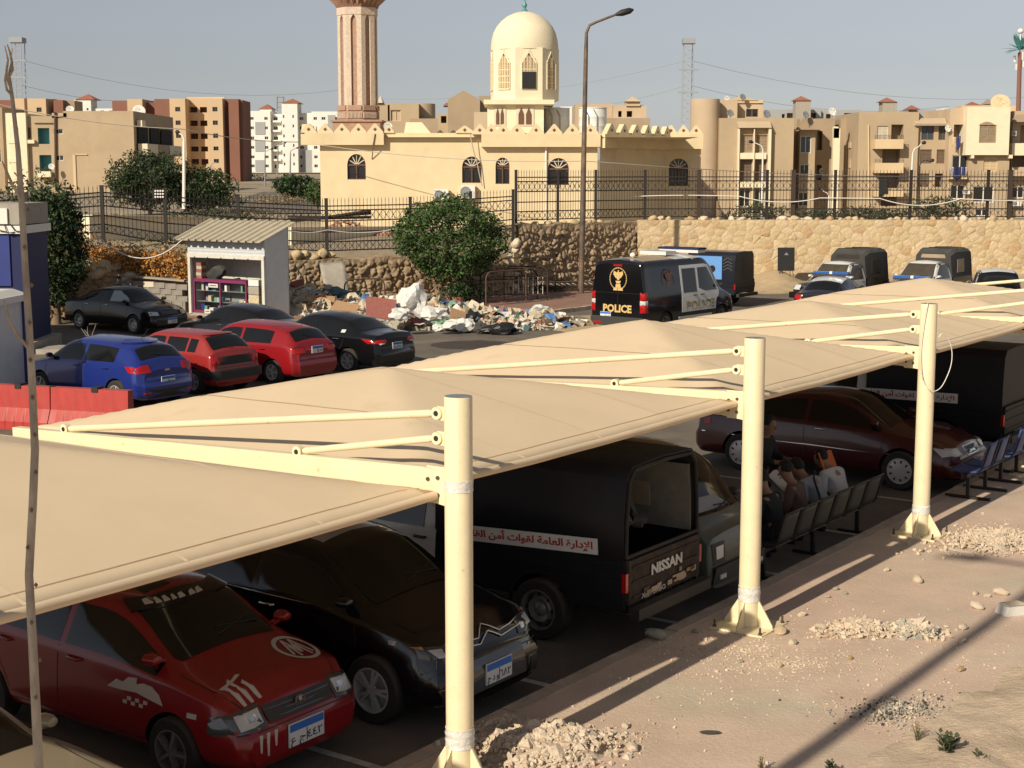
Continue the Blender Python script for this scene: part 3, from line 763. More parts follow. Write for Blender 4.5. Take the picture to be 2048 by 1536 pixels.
# rounded red hatchback
c=generic('hatchback_car','rounded red hatchback with green number plate, right of the boxy red one',upos(17.28,19.62),HV,'hatch',4.07,1.43,1.68,'p_red',('star','rim'),ROW,wr=.29)
for s in(1,-1):
    c.decal('B',[(s*.79,.88),(s*.42,.90),(s*.40,.77),(s*.76,.75)],'lens_red','tail_light',off=.012)
    c.decal('B',[(s*.70,.91),(s*.42,.91),(s*.42,.885),(s*.70,.88)],'black_plastic','lamp_trim',off=.014)
c.plate('B',0,.82,'٤٧',''); c.handles([-.95,.02],.84,'p_red'); c.mirror(.92,.97,'p_red'); c.wiper('B',(.0,1.11),(.24,1.15))
c.decal('B',[(-.60,1.345),(.60,1.345),(.66,1.22),(.60,1.15),(.56,1.15),(.56,1.30),(-.56,1.30),(-.56,1.15),(-.60,1.15),(-.66,1.22)],'black_plastic','window_surround',off=.003,rings=(1,.97))
c.seam('B',[(-.78,.60),(.78,.60)],w=.012)
# black saloon
c=generic('saloon_car','glossy black saloon at the right end of the sunlit row beside the litter',upos(19.86,19.50),HV,'sedan',4.53,1.46,1.77,'p_black',('six','rim'),ROW,wr=.315)
for s in(1,-1):
    c.decal('B',[(s*.84,.88),(s*.44,.87),(s*.40,.80),(s*.60,.76),(s*.82,.78)],'lens_red','tail_light',off=.012)
    c.decal('B',[(s*.66,.79),(s*.46,.80),(s*.50,.76),(s*.64,.75)],'lens','reverse_light',off=.016)
    c.decal('L' if s>0 else 'R',[(-2.02,.88),(-1.72,.90),(-1.86,.82),(-2.05,.80)],'lens_red','tail_light',off=.012)
c.plate('B',0,.70,'١٩٤','ط'); c.handles([-.90,.06],.86,'chrome'); c.mirror(.95,.99,'p_black')
c.decal('B',[(-.75,.22),(.75,.22),(.72,.36),(-.72,.36)],'black_plastic','bumper_insert')
for sd in 'LR': c.decal(sd,[(-1.15,1.01),(-1.02,1.01),(-1.02,1.08),(-1.15,1.08)],'paper','sticker',off=.012)
c.seam('B',[(-.6,1.02),(-.55,.62),(.55,.62),(.6,1.02)])
# black saloon further back, seen over the red cars
c=generic('saloon_car','low black saloon seen over the two red hatchbacks, in front of the kiosk',upos(20.6,23.55),HV,'sedan',4.35,1.40,1.72,'p_black',('steel','rim_dark'),ROW)
c.mirror(.95,.97,'p_black'); c.handles([-.90,.06],.86,'chrome')
for s in(1,-1): c.decal('B',[(s*.80,.86),(s*.50,.86),(s*.50,.76),(s*.78,.76)],'lens_red','tail_light',off=.012)
# black saloon under the gatehouse
c=generic('saloon_car','dusty black saloon standing in the shade beside the dark blue gatehouse',upos(22.85,31.2),HV+PI,'sedan',4.40,1.42,1.72,'p_black',('steel','rim'),ROW,glass='glass')
for s in(1,-1):
    c.decal('F',[(s*.72,.72),(s*.46,.70),(s*.46,.60),(s*.74,.60)],'lens','headlight',off=.012)
c.decal('F',[(-.36,.72),(.36,.72),(.34,.62),(-.34,.62)],'lens_dark','grille',off=.01); c.mirror(.95,.97,'p_black'); c.handles([-.90,.06],.86,'chrome')
c.both([(1.0,.985),(.42,1.30),(.20,1.30),(.20,.985)],'glassclear','open_window',off=.012); c.plate('F',0,.42,'١٧٣','')
# ---- under the canopies
SH='vehicles parked under the shade canopies'
# red hatch-nosed saloon with stickers
c=generic('compact_car','dark red compact car with white stripe stickers under the nearest canopy',upos(-.36,3.34),HV+PI,'hatch',3.95,1.43,1.66,'p_red',('star','rim_dark'),SH,wr=.29,steer=R(0))
X,Y=c.X,c.Y
for s in(1,-1):
    c.decal('F',[(s*.81,.67),(s*.41,.71),(s*.41,.55),(s*.79,.52)],'lens_dark','headlight',off=.010)
    c.decal('F',[(s*.66,.665),(s*.44,.685),(s*.44,.575),(s*.66,.55)],'lens','lamp_reflector',off=.015)
    c.decal('F',[(s*.57,.645),(s*.49,.65),(s*.49,.595),(s*.57,.59)],'chrome','bulb_bowl',off=.019)
    c.decal('F',[(s*.82,.655),(s*.72,.665),(s*.70,.54),(s*.80,.53)],'lens_dark','indicator',off=.016)
c.decal('F',[(-.40,.69),(.40,.69),(.38,.56),(-.38,.56)],'black_plastic','grille',off=.008)
for k in range(3): c.seam('F',[(-.38,.585+.035*k),(.38,.585+.035*k)],m='lens_dark',w=.012,name='grille_bar',off=.012)
# ring badge on the grille
h,n_=c.hit('F',0,.63)
mb=MB(); Mx=Matrix.Rotation(PI/2,3,'Y')
mb.lathe([(.060,.0),(.060,.012),(.049,.012),(.049,0),(.060,0)],24,M=Mx,c=h+Vector((.012,0,0)))
for (p,q) in(((-.028,.045),(-.003,-.002)),((-.003,-.002),(0,.008)),((.028,.045),(.003,-.002)),((-.042,.022),(-.020,-.042)),((-.020,-.042),(0,-.005)),((.042,.022),(.020,-.042)),((.020,-.042),(0,-.005))):
    mb.bar(h+Vector((.02,p[0],p[1])),h+Vector((.02,q[0],q[1])),.006,.009,up=(1,0,0))
mb.build('badge',M['chrome'],c.t,smooth=40)
c.plate('F',0,.40,'٤٤٢','ع ج',w=.42,h=.20); c.mirror(.98,.98,'p_red'); c.handles([-.95,.02],.86,'p_red')
c.wiper('F',(-.05,1.04),(.50,1.10)); c.wiper('F',(.45,1.04),(-.02,1.09))
c.decal('F',Y([(-.54,1.385),(.54,1.385),(.57,1.31),(-.57,1.31)]),'p_black','sun_strip',off=.026,dens=.2)
for k,(y0,w_) in enumerate(((-.42,.07),(-.33,.05),(-.26,.06),(-.18,.05),(-.11,.07),(0.0,.08),(.09,.08))):
    c.decal('F',[(y0,1.305),(y0+w_,1.308),(y0+w_*.9,1.335),(y0+.02,1.33)],'sticker','sticker',off=.034)
# bonnet ring sticker and claw stripes, door checker decal
def ring_sticker(cx,cy,r):
    o=[(cx+r*math.cos(2*PI*k/28),cy+r*math.sin(2*PI*k/28)) for k in range(28)]
    c.decal('T',o,'sticker','sticker',off=.004,rings=(1,.80),dens=.05,rim=False)
def open_ring(cx,cy,r0,r1,m='sticker'):
    vs=[];N_=32
    for k in range(N_):
        a=2*PI*k/N_
        for r in(r0,r1):
            h,n_=c.hit('T',cx+r*math.cos(a),cy+r*math.sin(a)); vs.append(h+n_*.004)
    MB().add(vs,[(2*k,2*((k+1)%N_),2*((k+1)%N_)+1,2*k+1) for k in range(N_)]).build('sticker',M[m],c.t)
open_ring(1.42,.48,.175,.215)
for (p,q) in(((1.56,.42),(1.36,.44)),((1.36,.44),(1.50,.48)),((1.50,.48),(1.36,.52)),((1.36,.52),(1.56,.55)),((1.52,.36),(1.27,.44)),((1.27,.44),(1.44,.48)),((1.44,.48),(1.27,.53)),((1.27,.53),(1.52,.60))):
    c.seam('T',[p,q],m='sticker',w=.028,name='sticker',off=.005)
for k,(yy,l) in enumerate(((-.52,.20),(-.44,.26),(-.35,.18))):
    c.decal('T',[(1.80,yy),(1.80-l,yy-.03),(1.80-l-.03,yy+.01),(1.70,yy+.035),(1.80,yy+.03)],'sticker','sticker',off=.005)
    c.decal('F',[(yy-.01,.50),(yy+.025,.50),(yy+.012,.50-l*.75),(yy,.50-l*.75)],'sticker','sticker',off=.008)
c.decal('T',[(1.60,-.56),(1.56,-.40),(1.52,-.30),(1.50,-.33),(1.55,-.44),(1.57,-.58)],'sticker','sticker',off=.005)
dp=[(1.0,.66),(.92,.74),(.80,.79),(.66,.80),(.50,.77),(.55,.83),(.40,.82),(.30,.76),(.20,.78),(.05,.70),(.30,.70),(.55,.71),(.80,.68)]
c.decal('R',[(a*.72+.42,b) for a,b in dp],'sticker','sticker',off=.006,rings=(1,.7,.35))
for i in range(6):
    for j in range(2):
        if (i+j)%2: c.decal('R',[(.66+i*.05,.66-j*.035),(.705+i*.05,.66-j*.035),(.705+i*.05,.63-j*.035),(.66+i*.05,.63-j*.035)],'sticker','sticker',off=.006,rings=(1,))
c.decal('R',[(1.42,.62),(1.52,.62),(1.52,.66),(1.42,.66)],'lens','side_marker')
c.decal('T',[(.36,-.30),(.36,.0),(-.5,.0),(-.5,-.30)],'p_black','roof_stripe',off=.004)
# black crossover
c=generic('crossover_car','black crossover with chrome chevrons on its nose, left of the nearest post',upos(1.72,3.02),HV+PI,'hatch',4.28,1.55,1.78,'p_black',('turbine','rim'),SH,wr=.325)
X,Y=c.X,c.Y
for s in(1,-1):
    c.decal('F',[(s*.84,.80),(s*.46,.76),(s*.44,.66),(s*.64,.64),(s*.80,.70)],'lens_dark','headlight',off=.014)
    c.decal('F',[(s*.74,.77),(s*.62,.755),(s*.60,.69),(s*.70,.70)],'lens','lamp_reflector',off=.019)
    c.decal('F',[(s*.58,.745),(s*.50,.735),(s*.50,.685),(s*.57,.69)],'chrome','bulb_bowl',off=.019)
    c.decal('F',[(s*.86,.815),(s*.76,.80),(s*.76,.77),(s*.85,.78)],'lens_amber','indicator',off=.018)
    mb=MB(); P=[]
    for (y,z) in((s*.56,.775),(s*.36,.765),(s*.16,.755),(s*.08,.80),(0,.835)):
        h,n_=c.hit('F',y,z); P.append(h+n_*.014)
    mb.tube(P,.009,8)
    P=[]
    for (y,z) in((s*.56,.73),(s*.36,.72),(s*.16,.705),(s*.08,.75),(0,.785)):
        h,n_=c.hit('F',y,z); P.append(h+n_*.014)
    mb.tube(P,.009,8); mb.build('chrome_chevron',M['chrome'],c.t,smooth=60)
    c.decal('F',[(s*.78,.44),(s*.50,.44),(s*.50,.26),(s*.74,.26)],'chrome','fog_light_surround',off=.008)
    c.decal('F',[(s*.76,.425),(s*.52,.425),(s*.52,.275),(s*.72,.275)],'black_plastic','fog_light',off=.016)
c.decal('F',[(-.42,.60),(.42,.60),(.46,.30),(-.46,.30)],'lens_dark','grille',off=.008)
c.plate('F',0,.44,'٦٨٢','ج د و',w=.40,h=.20); c.mirror(1.0,1.05,'p_black'); c.handles([-.95,.02],.92,'chrome')
c.both([(1.0,.995),(1.0,.983),(-1.2,1.02),(-1.2,1.034)],'chrome','chrome_strip',off=.008,dens=.3,rings=(1,))
c.decal('T',[(.35,-.42),(.35,.42),(-.9,.42),(-.9,-.42)],'p_silver','roof_panel',off=.004)
c.decal('R',[(1.52,.78),(1.60,.78),(1.60,.82),(1.52,.82)],'chrome','side_marker')
c.wiper('F',(-.05,1.12),(.50,1.18)); c.wiper('F',(.45,1.12),(-.02,1.17))
# maroon saloon
c=generic('saloon_car','maroon saloon with silver spoked wheel covers, parked behind the middle posts',upos(14.42,3.02),HV+PI,'sedan',4.72,1.44,1.79,'p_maroon',('cap','rim'),SH,wr=.315)
for s in(1,-1):
    c.decal('F',[(s*.80,.72),(s*.48,.70),(s*.46,.60),(s*.80,.59)],'lens','headlight',off=.012)
c.decal('F',[(-.27,.71),(.27,.71),(.24,.57),(-.24,.57)],'chrome','grille',off=.010)
for k in range(9): c.seam('F',[(-.20+.05*k,.58),(-.22+.055*k,.70)],m='ink',w=.026,name='grille_slot',off=.013)
c.plate('F',0,.42,'٢٦٨','ر'); c.mirror(.97,.99,'p_maroon'); c.handles([-.92,.06],.86,'chrome')
c.both([(2.0,.56),(2.0,.545),(-2.15,.60),(-2.15,.615)],'chrome','side_strip',off=.008,dens=.3,rings=(1,))
c.both([(-2.10,.84),(-1.98,.84),(-1.98,.74),(-2.12,.74)],'lens_red','tail_light',off=.008)
# beige car nose at the lower left corner
c=generic('saloon_car','dusty beige car cut off by the lower left corner of the picture',upos(-3.45,2.75),HV+PI+R(8),'sedan',4.45,1.43,1.74,'p_beige',('steel','rim'),SH)
for s in(1,-1): c.decal('F',[(s*.76,.70),(s*.48,.69),(s*.48,.60),(s*.76,.59)],'lens','headlight',off=.012)
c.mirror(.97,.98,'p_beige'); c.wiper('F',(-.05,1.05),(.50,1.10))
# ---- pickups, the microvan and the police vehicles
def pickup(label,loc,rz,cabp,bodyp,canopy,group,name='pickup_truck',glass='glass',rear_open=False,ex=0.):
    xw=-1.55-ex*.7
    c=Car(name,label,'pickup truck',loc,rz,group)
    st=[(-.52,.60,.80,.98,.78,1.50,.62,.06),(-.44,.60,.83,1.0,.80,1.62,.63,.07),(-.1,.60,.84,1.0,.80,1.68,.64,.07),(.42,.60,.84,.99,.80,1.66,.63,.07),(1.22,.60,.84,.97,.80,1.06,.68,.05),(1.9,.60,.84,.92,.79,.99,.66,.05),(2.35,.58,.82,.84,.77,.92,.64,.05),(2.48,.54,.76,.74,.72,.80,.60,.05)]
    wl=[(1.62,.72,1),(1.62,-.72,1),(xw,.72,0),(xw,-.72,0)]
    b=loft_mesh(st,zb=.34,wb=.88,lean=[(1,[(0,.10),(.40,.0),(.58,0),(.70,.04),(2,.04)],.4)])
    me_m=[M[bodyp],M['void']]
    c.body(b,me_m,[(1.62,.72,.34),(1.62,-.72,.34)])
    if cabp!=bodyp:   # upper cab painted white: roof, pillars and doors
        for sd in 'LR':
            c.decal(sd,[(1.05,.46),(1.12,.95),(.46,1.60),(-.40,1.58),(-.44,1.0),(-.44,.46)],cabp,'door',off=.004,dens=.12)
        c.decal('T',[(.44,-.60),(.44,.60),(-.42,.60),(-.42,-.60)],cabp,'cab_roof',off=.004)
        c.decal('F',[(-.76,1.05),(-.62,1.62),(.62,1.62),(.76,1.05),(.70,1.05),(.56,1.56),(-.56,1.56),(-.70,1.05)],cabp,'pillar_frame',off=.005,rings=(1,.97),dens=.08) if 0 else None
        for s in(1,-1): c.decal('F',[(s*.78,1.04),(s*.62,1.63),(s*.54,1.63),(s*.68,1.04)],cabp,'pillar',off=.006,dens=.1)
        c.decal('F',[(-.60,1.585),(.60,1.585),(.60,1.65),(-.60,1.65)],cabp,'header',off=.006)
    c.both([(.98,1.02),(.40,1.54),(-.24,1.57),(-.26,1.03)],glass,'side_window',off=.012)
    c.decal('F',[(-.67,1.10),(.67,1.10),(.55,1.575),(-.55,1.575)],glass,'windscreen',off=.010)
    c.decal('B',[(-.55,1.10),(.55,1.10),(.48,1.50),(-.48,1.50)],glass,'rear_window',off=.008)
    c.gaps([[(1.02,1.0),(1.06,.75),(1.0,.46)],[(-.34,.46),(-.34,1.0)],[(1.0,.46),(-.34,.46)]])
    c.handles([-.22],.92); c.mirror(.92,1.10,'p_white' if cabp=='p_white' else 'black_plastic'); c.wiper('F',(-.1,1.11),(.45,1.17))
    for s in(1,-1):
        c.decal('F',[(s*.76,.88),(s*.46,.88),(s*.46,.72),(s*.76,.70)],'lens','headlight',off=.014)
    c.decal('F',[(-.42,.88),(.42,.88),(.40,.72),(-.40,.72)],'lens_dark','grille',off=.012)
    mb=MB(); mb.box((2.52,0,.52),(.16,1.66,.22)); mb.build('bumper',M[bodyp],c.t)
    c.wheels(wl,.34,.22,'steel','rim_dark')
    # bed with real wheel cut-outs
    mb=MB(); 
    for s in(1,-1):
        y0,y1=s*.80,s*.76
        arc=[(xw+.40*math.cos(a),.34+.40*math.sin(a)) for a in [PI-i*PI/10 for i in range(11)]]
        poly=[(-2.48-ex,1.03),(-2.48-ex,.50),(xw-.40,.48)]+arc+[(xw+.40,.46),(-.56,.46),(-.56,1.03)]
        mb.prism(poly,lambda a,b_,d:(a,d,b_),y0,y1)
    mb.span((-2.44-ex,-.76,.56),(-.58,.76,.60)); mb.span((-.60,-.76,.46),(-.56,.76,1.03))
    for s in(1,-1):
        for z in(.80,.93): mb.span((-2.46-ex,s*.80,z),(-.58,s*.812,z+.02))
    c.bed=mb.build('bed',M[bodyp],c.t)
    mb=MB(); mb.span((-2.52-ex,-.76,.56),(-2.48-ex,.76,1.03)); 
    for z in(.62,.78,.94): mb.span((-2.535-ex,-.70,z),(-2.52-ex,.70,z+.025))
    tg=mb.build('tailgate',M['tailgate_worn'] if rear_open else M[bodyp],c.t); c.tg=tg
    mb=MB(); mb.span((-2.66-ex,-.78,.42),(-2.54-ex,.78,.54)); mb.span((-2.56-ex,-.05,.44),(-2.42-ex,.05,.50)); mb.build('rear_bumper',M['black_plastic'],c.t)
    for s in(1,-1): MB().box((-2.49-ex,s*.785,.80),(.05,.06,.20)).build('tail_light',M['lens_red'],c.t)
    mb=MB(); mb.span((-2.3-ex,-.4,.34),(2.2,.4,.46)); mb.cyl((xw,-.7,.34),(xw,.7,.34),.05); mb.build('chassis',M['void'],c.t)
    if canopy:
        top=canopy.get('top',1.98); cm=M[canopy['m']]
        sec=[(.80,1.03),(.79,1.45),(.74,top-.14),(.63,top-.02),(.0,top)]
        full=sec+[(-y,z) for y,z in sec[:-1][::-1]]
        xs_=[(-.50,.86),(-.85,1.0),(-2.10,1.0),(-2.40,.96),(-2.46,.93)] if canopy.get('round') else [(-.45,1),(-1.2,1),(-1.8,1),(-2.47-ex,1)]
        mb=MB(); n=len(full); vs=[]
        for (x,k) in xs_: vs+= [(x,y*(1 if z<1.2 else .6+.4*k),1.03+(z-1.03)*k) for y,z in full]
        fs=[(i*n+j,i*n+j+1,(i+1)*n+j+1,(i+1)*n+j) for i in range(len(xs_)-1) for j in range(n-1)]
        if canopy.get('front',True): fs.append(tuple(range(n)))
        if not rear_open: fs.append(tuple((len(xs_)-1)*n+j for j in range(n))[::-1])
        mb.add(vs,fs); o=mb.build('canopy',cm,c.t,smooth=35)
        if rear_open:
            sm=o.modifiers.new('t','SOLIDIFY'); sm.thickness=.03; sm.offset=0
        c.setbvh(o.data)
        for w in canopy.get('wins',[]):
            c.both(w,canopy.get('wm','glass_dusty'),'canopy_window',off=.012,rings=(1,.6))
        for w in canopy.get('fwin',[]): c.decal('F',w,canopy.get('wm','glass_dusty'),'canopy_window',off=.012,rings=(1,.6))
        if canopy.get('ribs'):
            for x in(-.9,-1.5,-2.1):
                P=[]
                for y in [-.7+.1*i for i in range(15)]:
                    h,nn=c.hit('T',x,y)
                    if h: P.append(h+nn*.012)
                MB().tube(P,.014,6).build('canopy_rib',M['iron'],c.t,smooth=50)
    return c
SIGN='الإدارة العامة لقوات أمن القاهرة'
def side_sign(c,x0,x1,z,h,tilt,sd='R'):
    y=-.822 if sd=='R' else .822
    o=MB().box((0,0,0),(x1-x0,.012,h)).build('side_sign',M['plate_white'],c.t); o.location=((x0+x1)/2,y,z); o.rotation_euler=(0,tilt,0)
    t=txt_obj(arabic(SIGN),h*.62,'lettering',M['text_red'],o,(0,-.0075 if sd=='R' else .0075,-h*.16),(PI/2,0,0 if sd=='R' else PI),width=(x1-x0)*.94,bold=.003)
# nearest truck, tailgate towards the walkway
def cover_truck(label,u,v,first):
    c=pickup(label,W(u,v,0),HV,'p_white','cover_navy',dict(m='cover_navy',top=2.02,front=True),SH,name='covered_truck',rear_open=first,ex=.45)
    side_y=-.80
    return c
c=cover_truck('dark navy covered truck with worn open back and red lettered side sign',4.62,.75+2.97,True)
# heading +v : its left side (+y local) faces the camera
side_sign(c,-2.62,-.72,1.10,.17,R(3.0),'L')
t=c.t
txt_obj('NISSAN',.155,'lettering',M['text_white'],c.tg,(-2.9885,0,.80),(PI/2,0,-PI/2),width=.66,bold=.006,depth=.002)
rr=random.Random(4)
for k in range(16):
    y=rr.uniform(-.62,.62); z=rr.uniform(.60,.74); w_=rr.uniform(.05,.22); h_=rr.uniform(.02,.06)
    MB().box((-2.9885-.0004*k,y,z),(.004,w_,h_)).build('paint_patch',M[rr.choice(['tan_pink','carton','shutter_light','rust','tan_pink'])],c.tg)
txt_obj('X   TURBO',.075,'lettering',M['text_white'],c.tg,(-2.9887,.28,.585),(PI/2,0,-PI/2),width=.5)
# rear opening frame and what shows inside
mb=MB(); fr=[(.76,1.06),(.75,1.45),(.70,1.85),(.60,1.965),(0,1.985)]; fr=fr+[(-y,z) for y,z in fr[:-1][::-1]]
mb.tube([(-2.93,y,z) for y,z in fr]+[(-2.93,.76,1.06)],.022,8); mb.build('rear_frame',M['rubber'],t,smooth=50)
mb=MB(); mb.span((-1.0,-.72,1.04),(-.97,.72,1.90)); mb.build('bulkhead',M['lining'],t)
mb=MB(); mb.span((-1.02,-.50,1.30),(-1.0,-.05,1.78)); mb.build('bulkhead_window',M['shutter_light'],t)
mb=MB(); mb.prism([(-.755,1.06),(-.745,1.45),(-.70,1.82),(-.66,1.82),(-.715,1.45),(-.725,1.06)],lambda a,b_,d:(d,a,b_),-2.86,-1.02); mb.build('side_lining',M['lining'],t)
mb=MB(); mb.span((-2.35,-.712,1.28),(-1.85,-.700,1.66)); mb.build('lining_panel',M['shutter_light'],t)
mb=MB(); mb.span((-1.06,.20,1.35),(-1.02,.62,1.80)); mb.span((-1.08,.28,1.42),(-1.06,.54,1.74)); mb.build('grille_hatch',M['iron'],t)
mb=MB(); 
for k in range(26): mb.box((rr.uniform(-2.75,-1.9),rr.uniform(.05,.6),rr.uniform(1.05,1.42)),(rr.uniform(.08,.3),rr.uniform(.06,.2),rr.uniform(.06,.16)),0,0,Matrix.Rotation(rr.uniform(0,3),3,(rr.random(),rr.random(),rr.random())))
mb.build('stowed_kit',M['canvas_dark'],t)
c2=cover_truck('navy covered truck with red lettered side sign, behind the maroon saloon at right',17.25,.85+2.97,False)
side_sign(c2,-2.15,-.30,1.10,.17,R(1),'L')
# lorry trio by the stone wall
GP='police pickups by the stone wall'
hd=lambda ax,ay: math.atan2(ay,ax)
k1=hd(-.62,-.78)
def canv(op): return dict(m='canvas_dark',top=2.12,round=True,ribs=True,wins=[[(-.95,1.20),(-1.65,1.20),(-1.65,1.72),(-1.0,1.70)]],fwin=[[(-.5,1.76),(.5,1.76),(.46,1.90),(-.46,1.90)]],wm=op)
pickup('dark pickup with white cab and dusty canvas cover, just behind the police saloon',(12.6,57.4,0),k1,'p_white','p_black',canv('glass_dusty'),GP,glass='glass_dusty')
c=pickup('dark pickup with white cab and light slot window in its canvas cover',(16.0,57.8,0),k1,'p_white','p_black',canv('shutter_light'),GP,glass='glass_dusty')
c=pickup('dark navy covered pickup with light blue sheet on its side, behind the police van',(6.75,58.0,0),HV,'p_navy','p_navy',dict(m='p_navy',top=2.1,round=False),GP)
P=[]
o=MB().span((-.62,.80,1.06),(-1.95,.83,1.92)).build('blue_sheet',M['blue_sheet'],c.t); o.rotation_euler=(R(0),0,0)
mb=MB(); mb.lathe([(0,0),(.13,0),(.13,.01),(0,.01)],20,c=(-1.55,.832,1.45),M=Matrix.Rotation(-PI/2,3,'X')); mb.build('sheet_hole',M['void'],o)
mb=MB()
for k in range(4):
    z=1.40+.12*k; mb.bar((-2.0,.812,z),(-2.18,.80,z+.10),.02,.035); mb.bar((-2.18,.80,z+.10),(-2.36,.805,z),.02,.035)
mb.build('chevron_stripes',M['chrome'],c.t)
c=pickup('white roofed dark pickup seen from behind at the right edge of the car park',(17.0,52.6,0),hd(.20,.98),'p_white','p_black',None,GP)
# microvan
c=Car('microvan','small dusty green microvan with beige roof, parked right of the open truck',"van",W(6.42,.80+1.62,0),HV+PI,SH)
st=[(-1.62,.60,.62,.90,.64,1.60,.52,.08),(-1.55,.60,.68,.95,.68,1.74,.55,.09),(-.8,.60,.70,.98,.69,1.80,.57,.09),(.3,.60,.70,.98,.69,1.80,.57,.09),(.85,.60,.70,.97,.68,1.66,.55,.08),(1.42,.60,.70,.93,.66,1.03,.60,.05),(1.58,.58,.68,.80,.65,.90,.58,.04),(1.62,.54,.64,.70,.60,.78,.54,.04)]
wl=[(.95,.60,1),(.95,-.60,1),(-.95,.60,0),(-.95,-.60,0)]
c.body(loft_mesh(st,zb=.26,wb=.9),[M['p_green'],M['void']],[(x,y,.27) for x,y,f in wl]); c.wheels(wl,.27,.16,'steel','rim_dark')
c.decal('F',[(-.60,1.06),(.60,1.06),(.50,1.64),(-.50,1.64)],'glass','windscreen'); c.both([(1.20,1.02),(.80,1.58),(.20,1.66),(.20,1.02)],'glass','side_window'); c.both([(.10,1.02),(.10,1.66),(-.70,1.66),(-.70,1.02)],'glass','side_window')
c.decal('T',[(.75,-.5),(.75,.5),(-1.5,.5),(-1.5,-.5)],'p_beige','roof_panel',off=.006); c.both([(.9,1.72),(.9,1.66),(-1.5,1.66),(-1.5,1.72)],'p_beige','roof_edge',off=.006)
for s in(1,-1):
    c.decal('F',[(s*.62,.80),(s*.34,.80),(s*.34,.56),(s*.62,.56)],'black_plastic','headlight_surround',off=.010)
    c.decal('F',[(s*.56,.76),(s*.40,.76),(s*.40,.62),(s*.56,.62)],'lens','headlight',off=.022)
    c.decal('F',[(s*.54,.44),(s*.40,.44),(s*.40,.39),(s*.54,.39)],'lens','indicator',off=.066)
c.decal('F',[(-.62,.53),(.62,.53),(.62,.34),(-.62,.34)],'black_plastic','bumper',off=.05)
c.plate('F',-.02,.43,'٧٣٨','',w=.36,h=.17); c.wiper('F',(-.1,1.07),(.40,1.13)); c.wiper('F',(.38,1.07),(-.06,1.12)); c.mirror(1.15,1.10,'black_plastic')
c.decal('F',[(-.55,1.09),(.30,1.09),(.10,1.22),(-.45,1.24)],'cloth_grey','dashboard_cover',off=.012); c.gaps([[(.15,.3),(.15,1.0)],[(1.2,1.0),(1.15,.55)]])
# police van
HVN=hd(math.sin(R(39)),math.cos(R(39)))
c=Car('police_van','black and white police van with gold crest on its rear doors','van',(5.0,48.45,0),HVN)
st=[(-2.62,.70,.93,1.2,.915,2.16,.79,.08),(-2.57,.70,.97,1.2,.95,2.26,.82,.10),(-2.2,.70,.975,1.2,.95,2.30,.80,.12),(.6,.70,.975,1.2,.95,2.30,.80,.12),(1.05,.70,.975,1.18,.94,2.20,.79,.12),(1.95,.70,.97,1.12,.90,1.22,.78,.08),(2.40,.66,.92,.98,.84,1.05,.72,.08),(2.62,.58,.80,.78,.74,.84,.62,.06)]
wl=[(1.72,.82,1),(1.72,-.82,1),(-1.45,.82,0),(-1.45,-.82,0)]
c.body(loft_mesh(st,zb=.30,wb=.92),[M['p_black'],M['void']],[(x,y,.34) for x,y,f in wl]); c.wheels(wl,.34,.22,'five','rim_dark')
for sd in 'LR':
    c.decal(sd,[(1.56,1.16),(1.50,1.0),(1.36,.92),(1.30,.62),(-.62,.62),(-.62,2.02),(.75,2.02),(1.0,1.98)],'p_white','white_door',off=.006,dens=.2)
    c.decal(sd,[(1.22,.60),(1.10,.36),(-.78,.36),(-.78,.60)],'black_plastic','lower_moulding',off=.010,dens=.3)
    c.decal(sd,[(1.10,.50),(1.06,.36),(-.78,.36),(-.78,.50)],'p_white','sill_panel',off=.014,dens=.3)
    c.decal(sd,[(.22,1.20),(.22,1.92),(-.52,1.92),(-.52,1.20)],'glass','side_window',off=.012)
    c.decal(sd,[(1.42,1.20),(1.20,1.56),(.90,1.92),(.36,1.92),(.36,1.30),(.70,1.20)],'glass','side_window',off=.012)
    for (a,z,txt,m,sz,w_) in((.42,.86,'POLICE','gold',.34,1.62),):
        h,nn=c.hit(sd,a,z+.1); g=1 if sd=='L' else -1
        txt_obj(txt,sz,'lettering',M['ink'],c.t,(a,g*(abs(h.y)+.012),z-.18+.0),(PI/2,0,PI if g>0 else 0),width=w_,bold=.012)
        txt_obj(txt,sz,'lettering',M[m],c.t,(a,g*(abs(h.y)+.0165),z-.18),(PI/2,0,PI if g>0 else 0),width=w_*.985,bold=-.004)
c.gaps([[(.30,.5),(.30,1.98)],[(-.60,.5),(-.60,2.02)],[(1.36,.5),(1.5,1.1)]]); c.handles([.12,.52],1.10)
c.decal('T',[(.9,-.70),(.9,.70),(-.62,.70),(-.62,-.70)],'p_white','roof_panel',off=.006)
c.decal('T',[(-.66,-.66),(-.66,.66),(-2.3,.66),(-2.3,-.66)],'tan_dark','roof_dust_panel',off=.004)
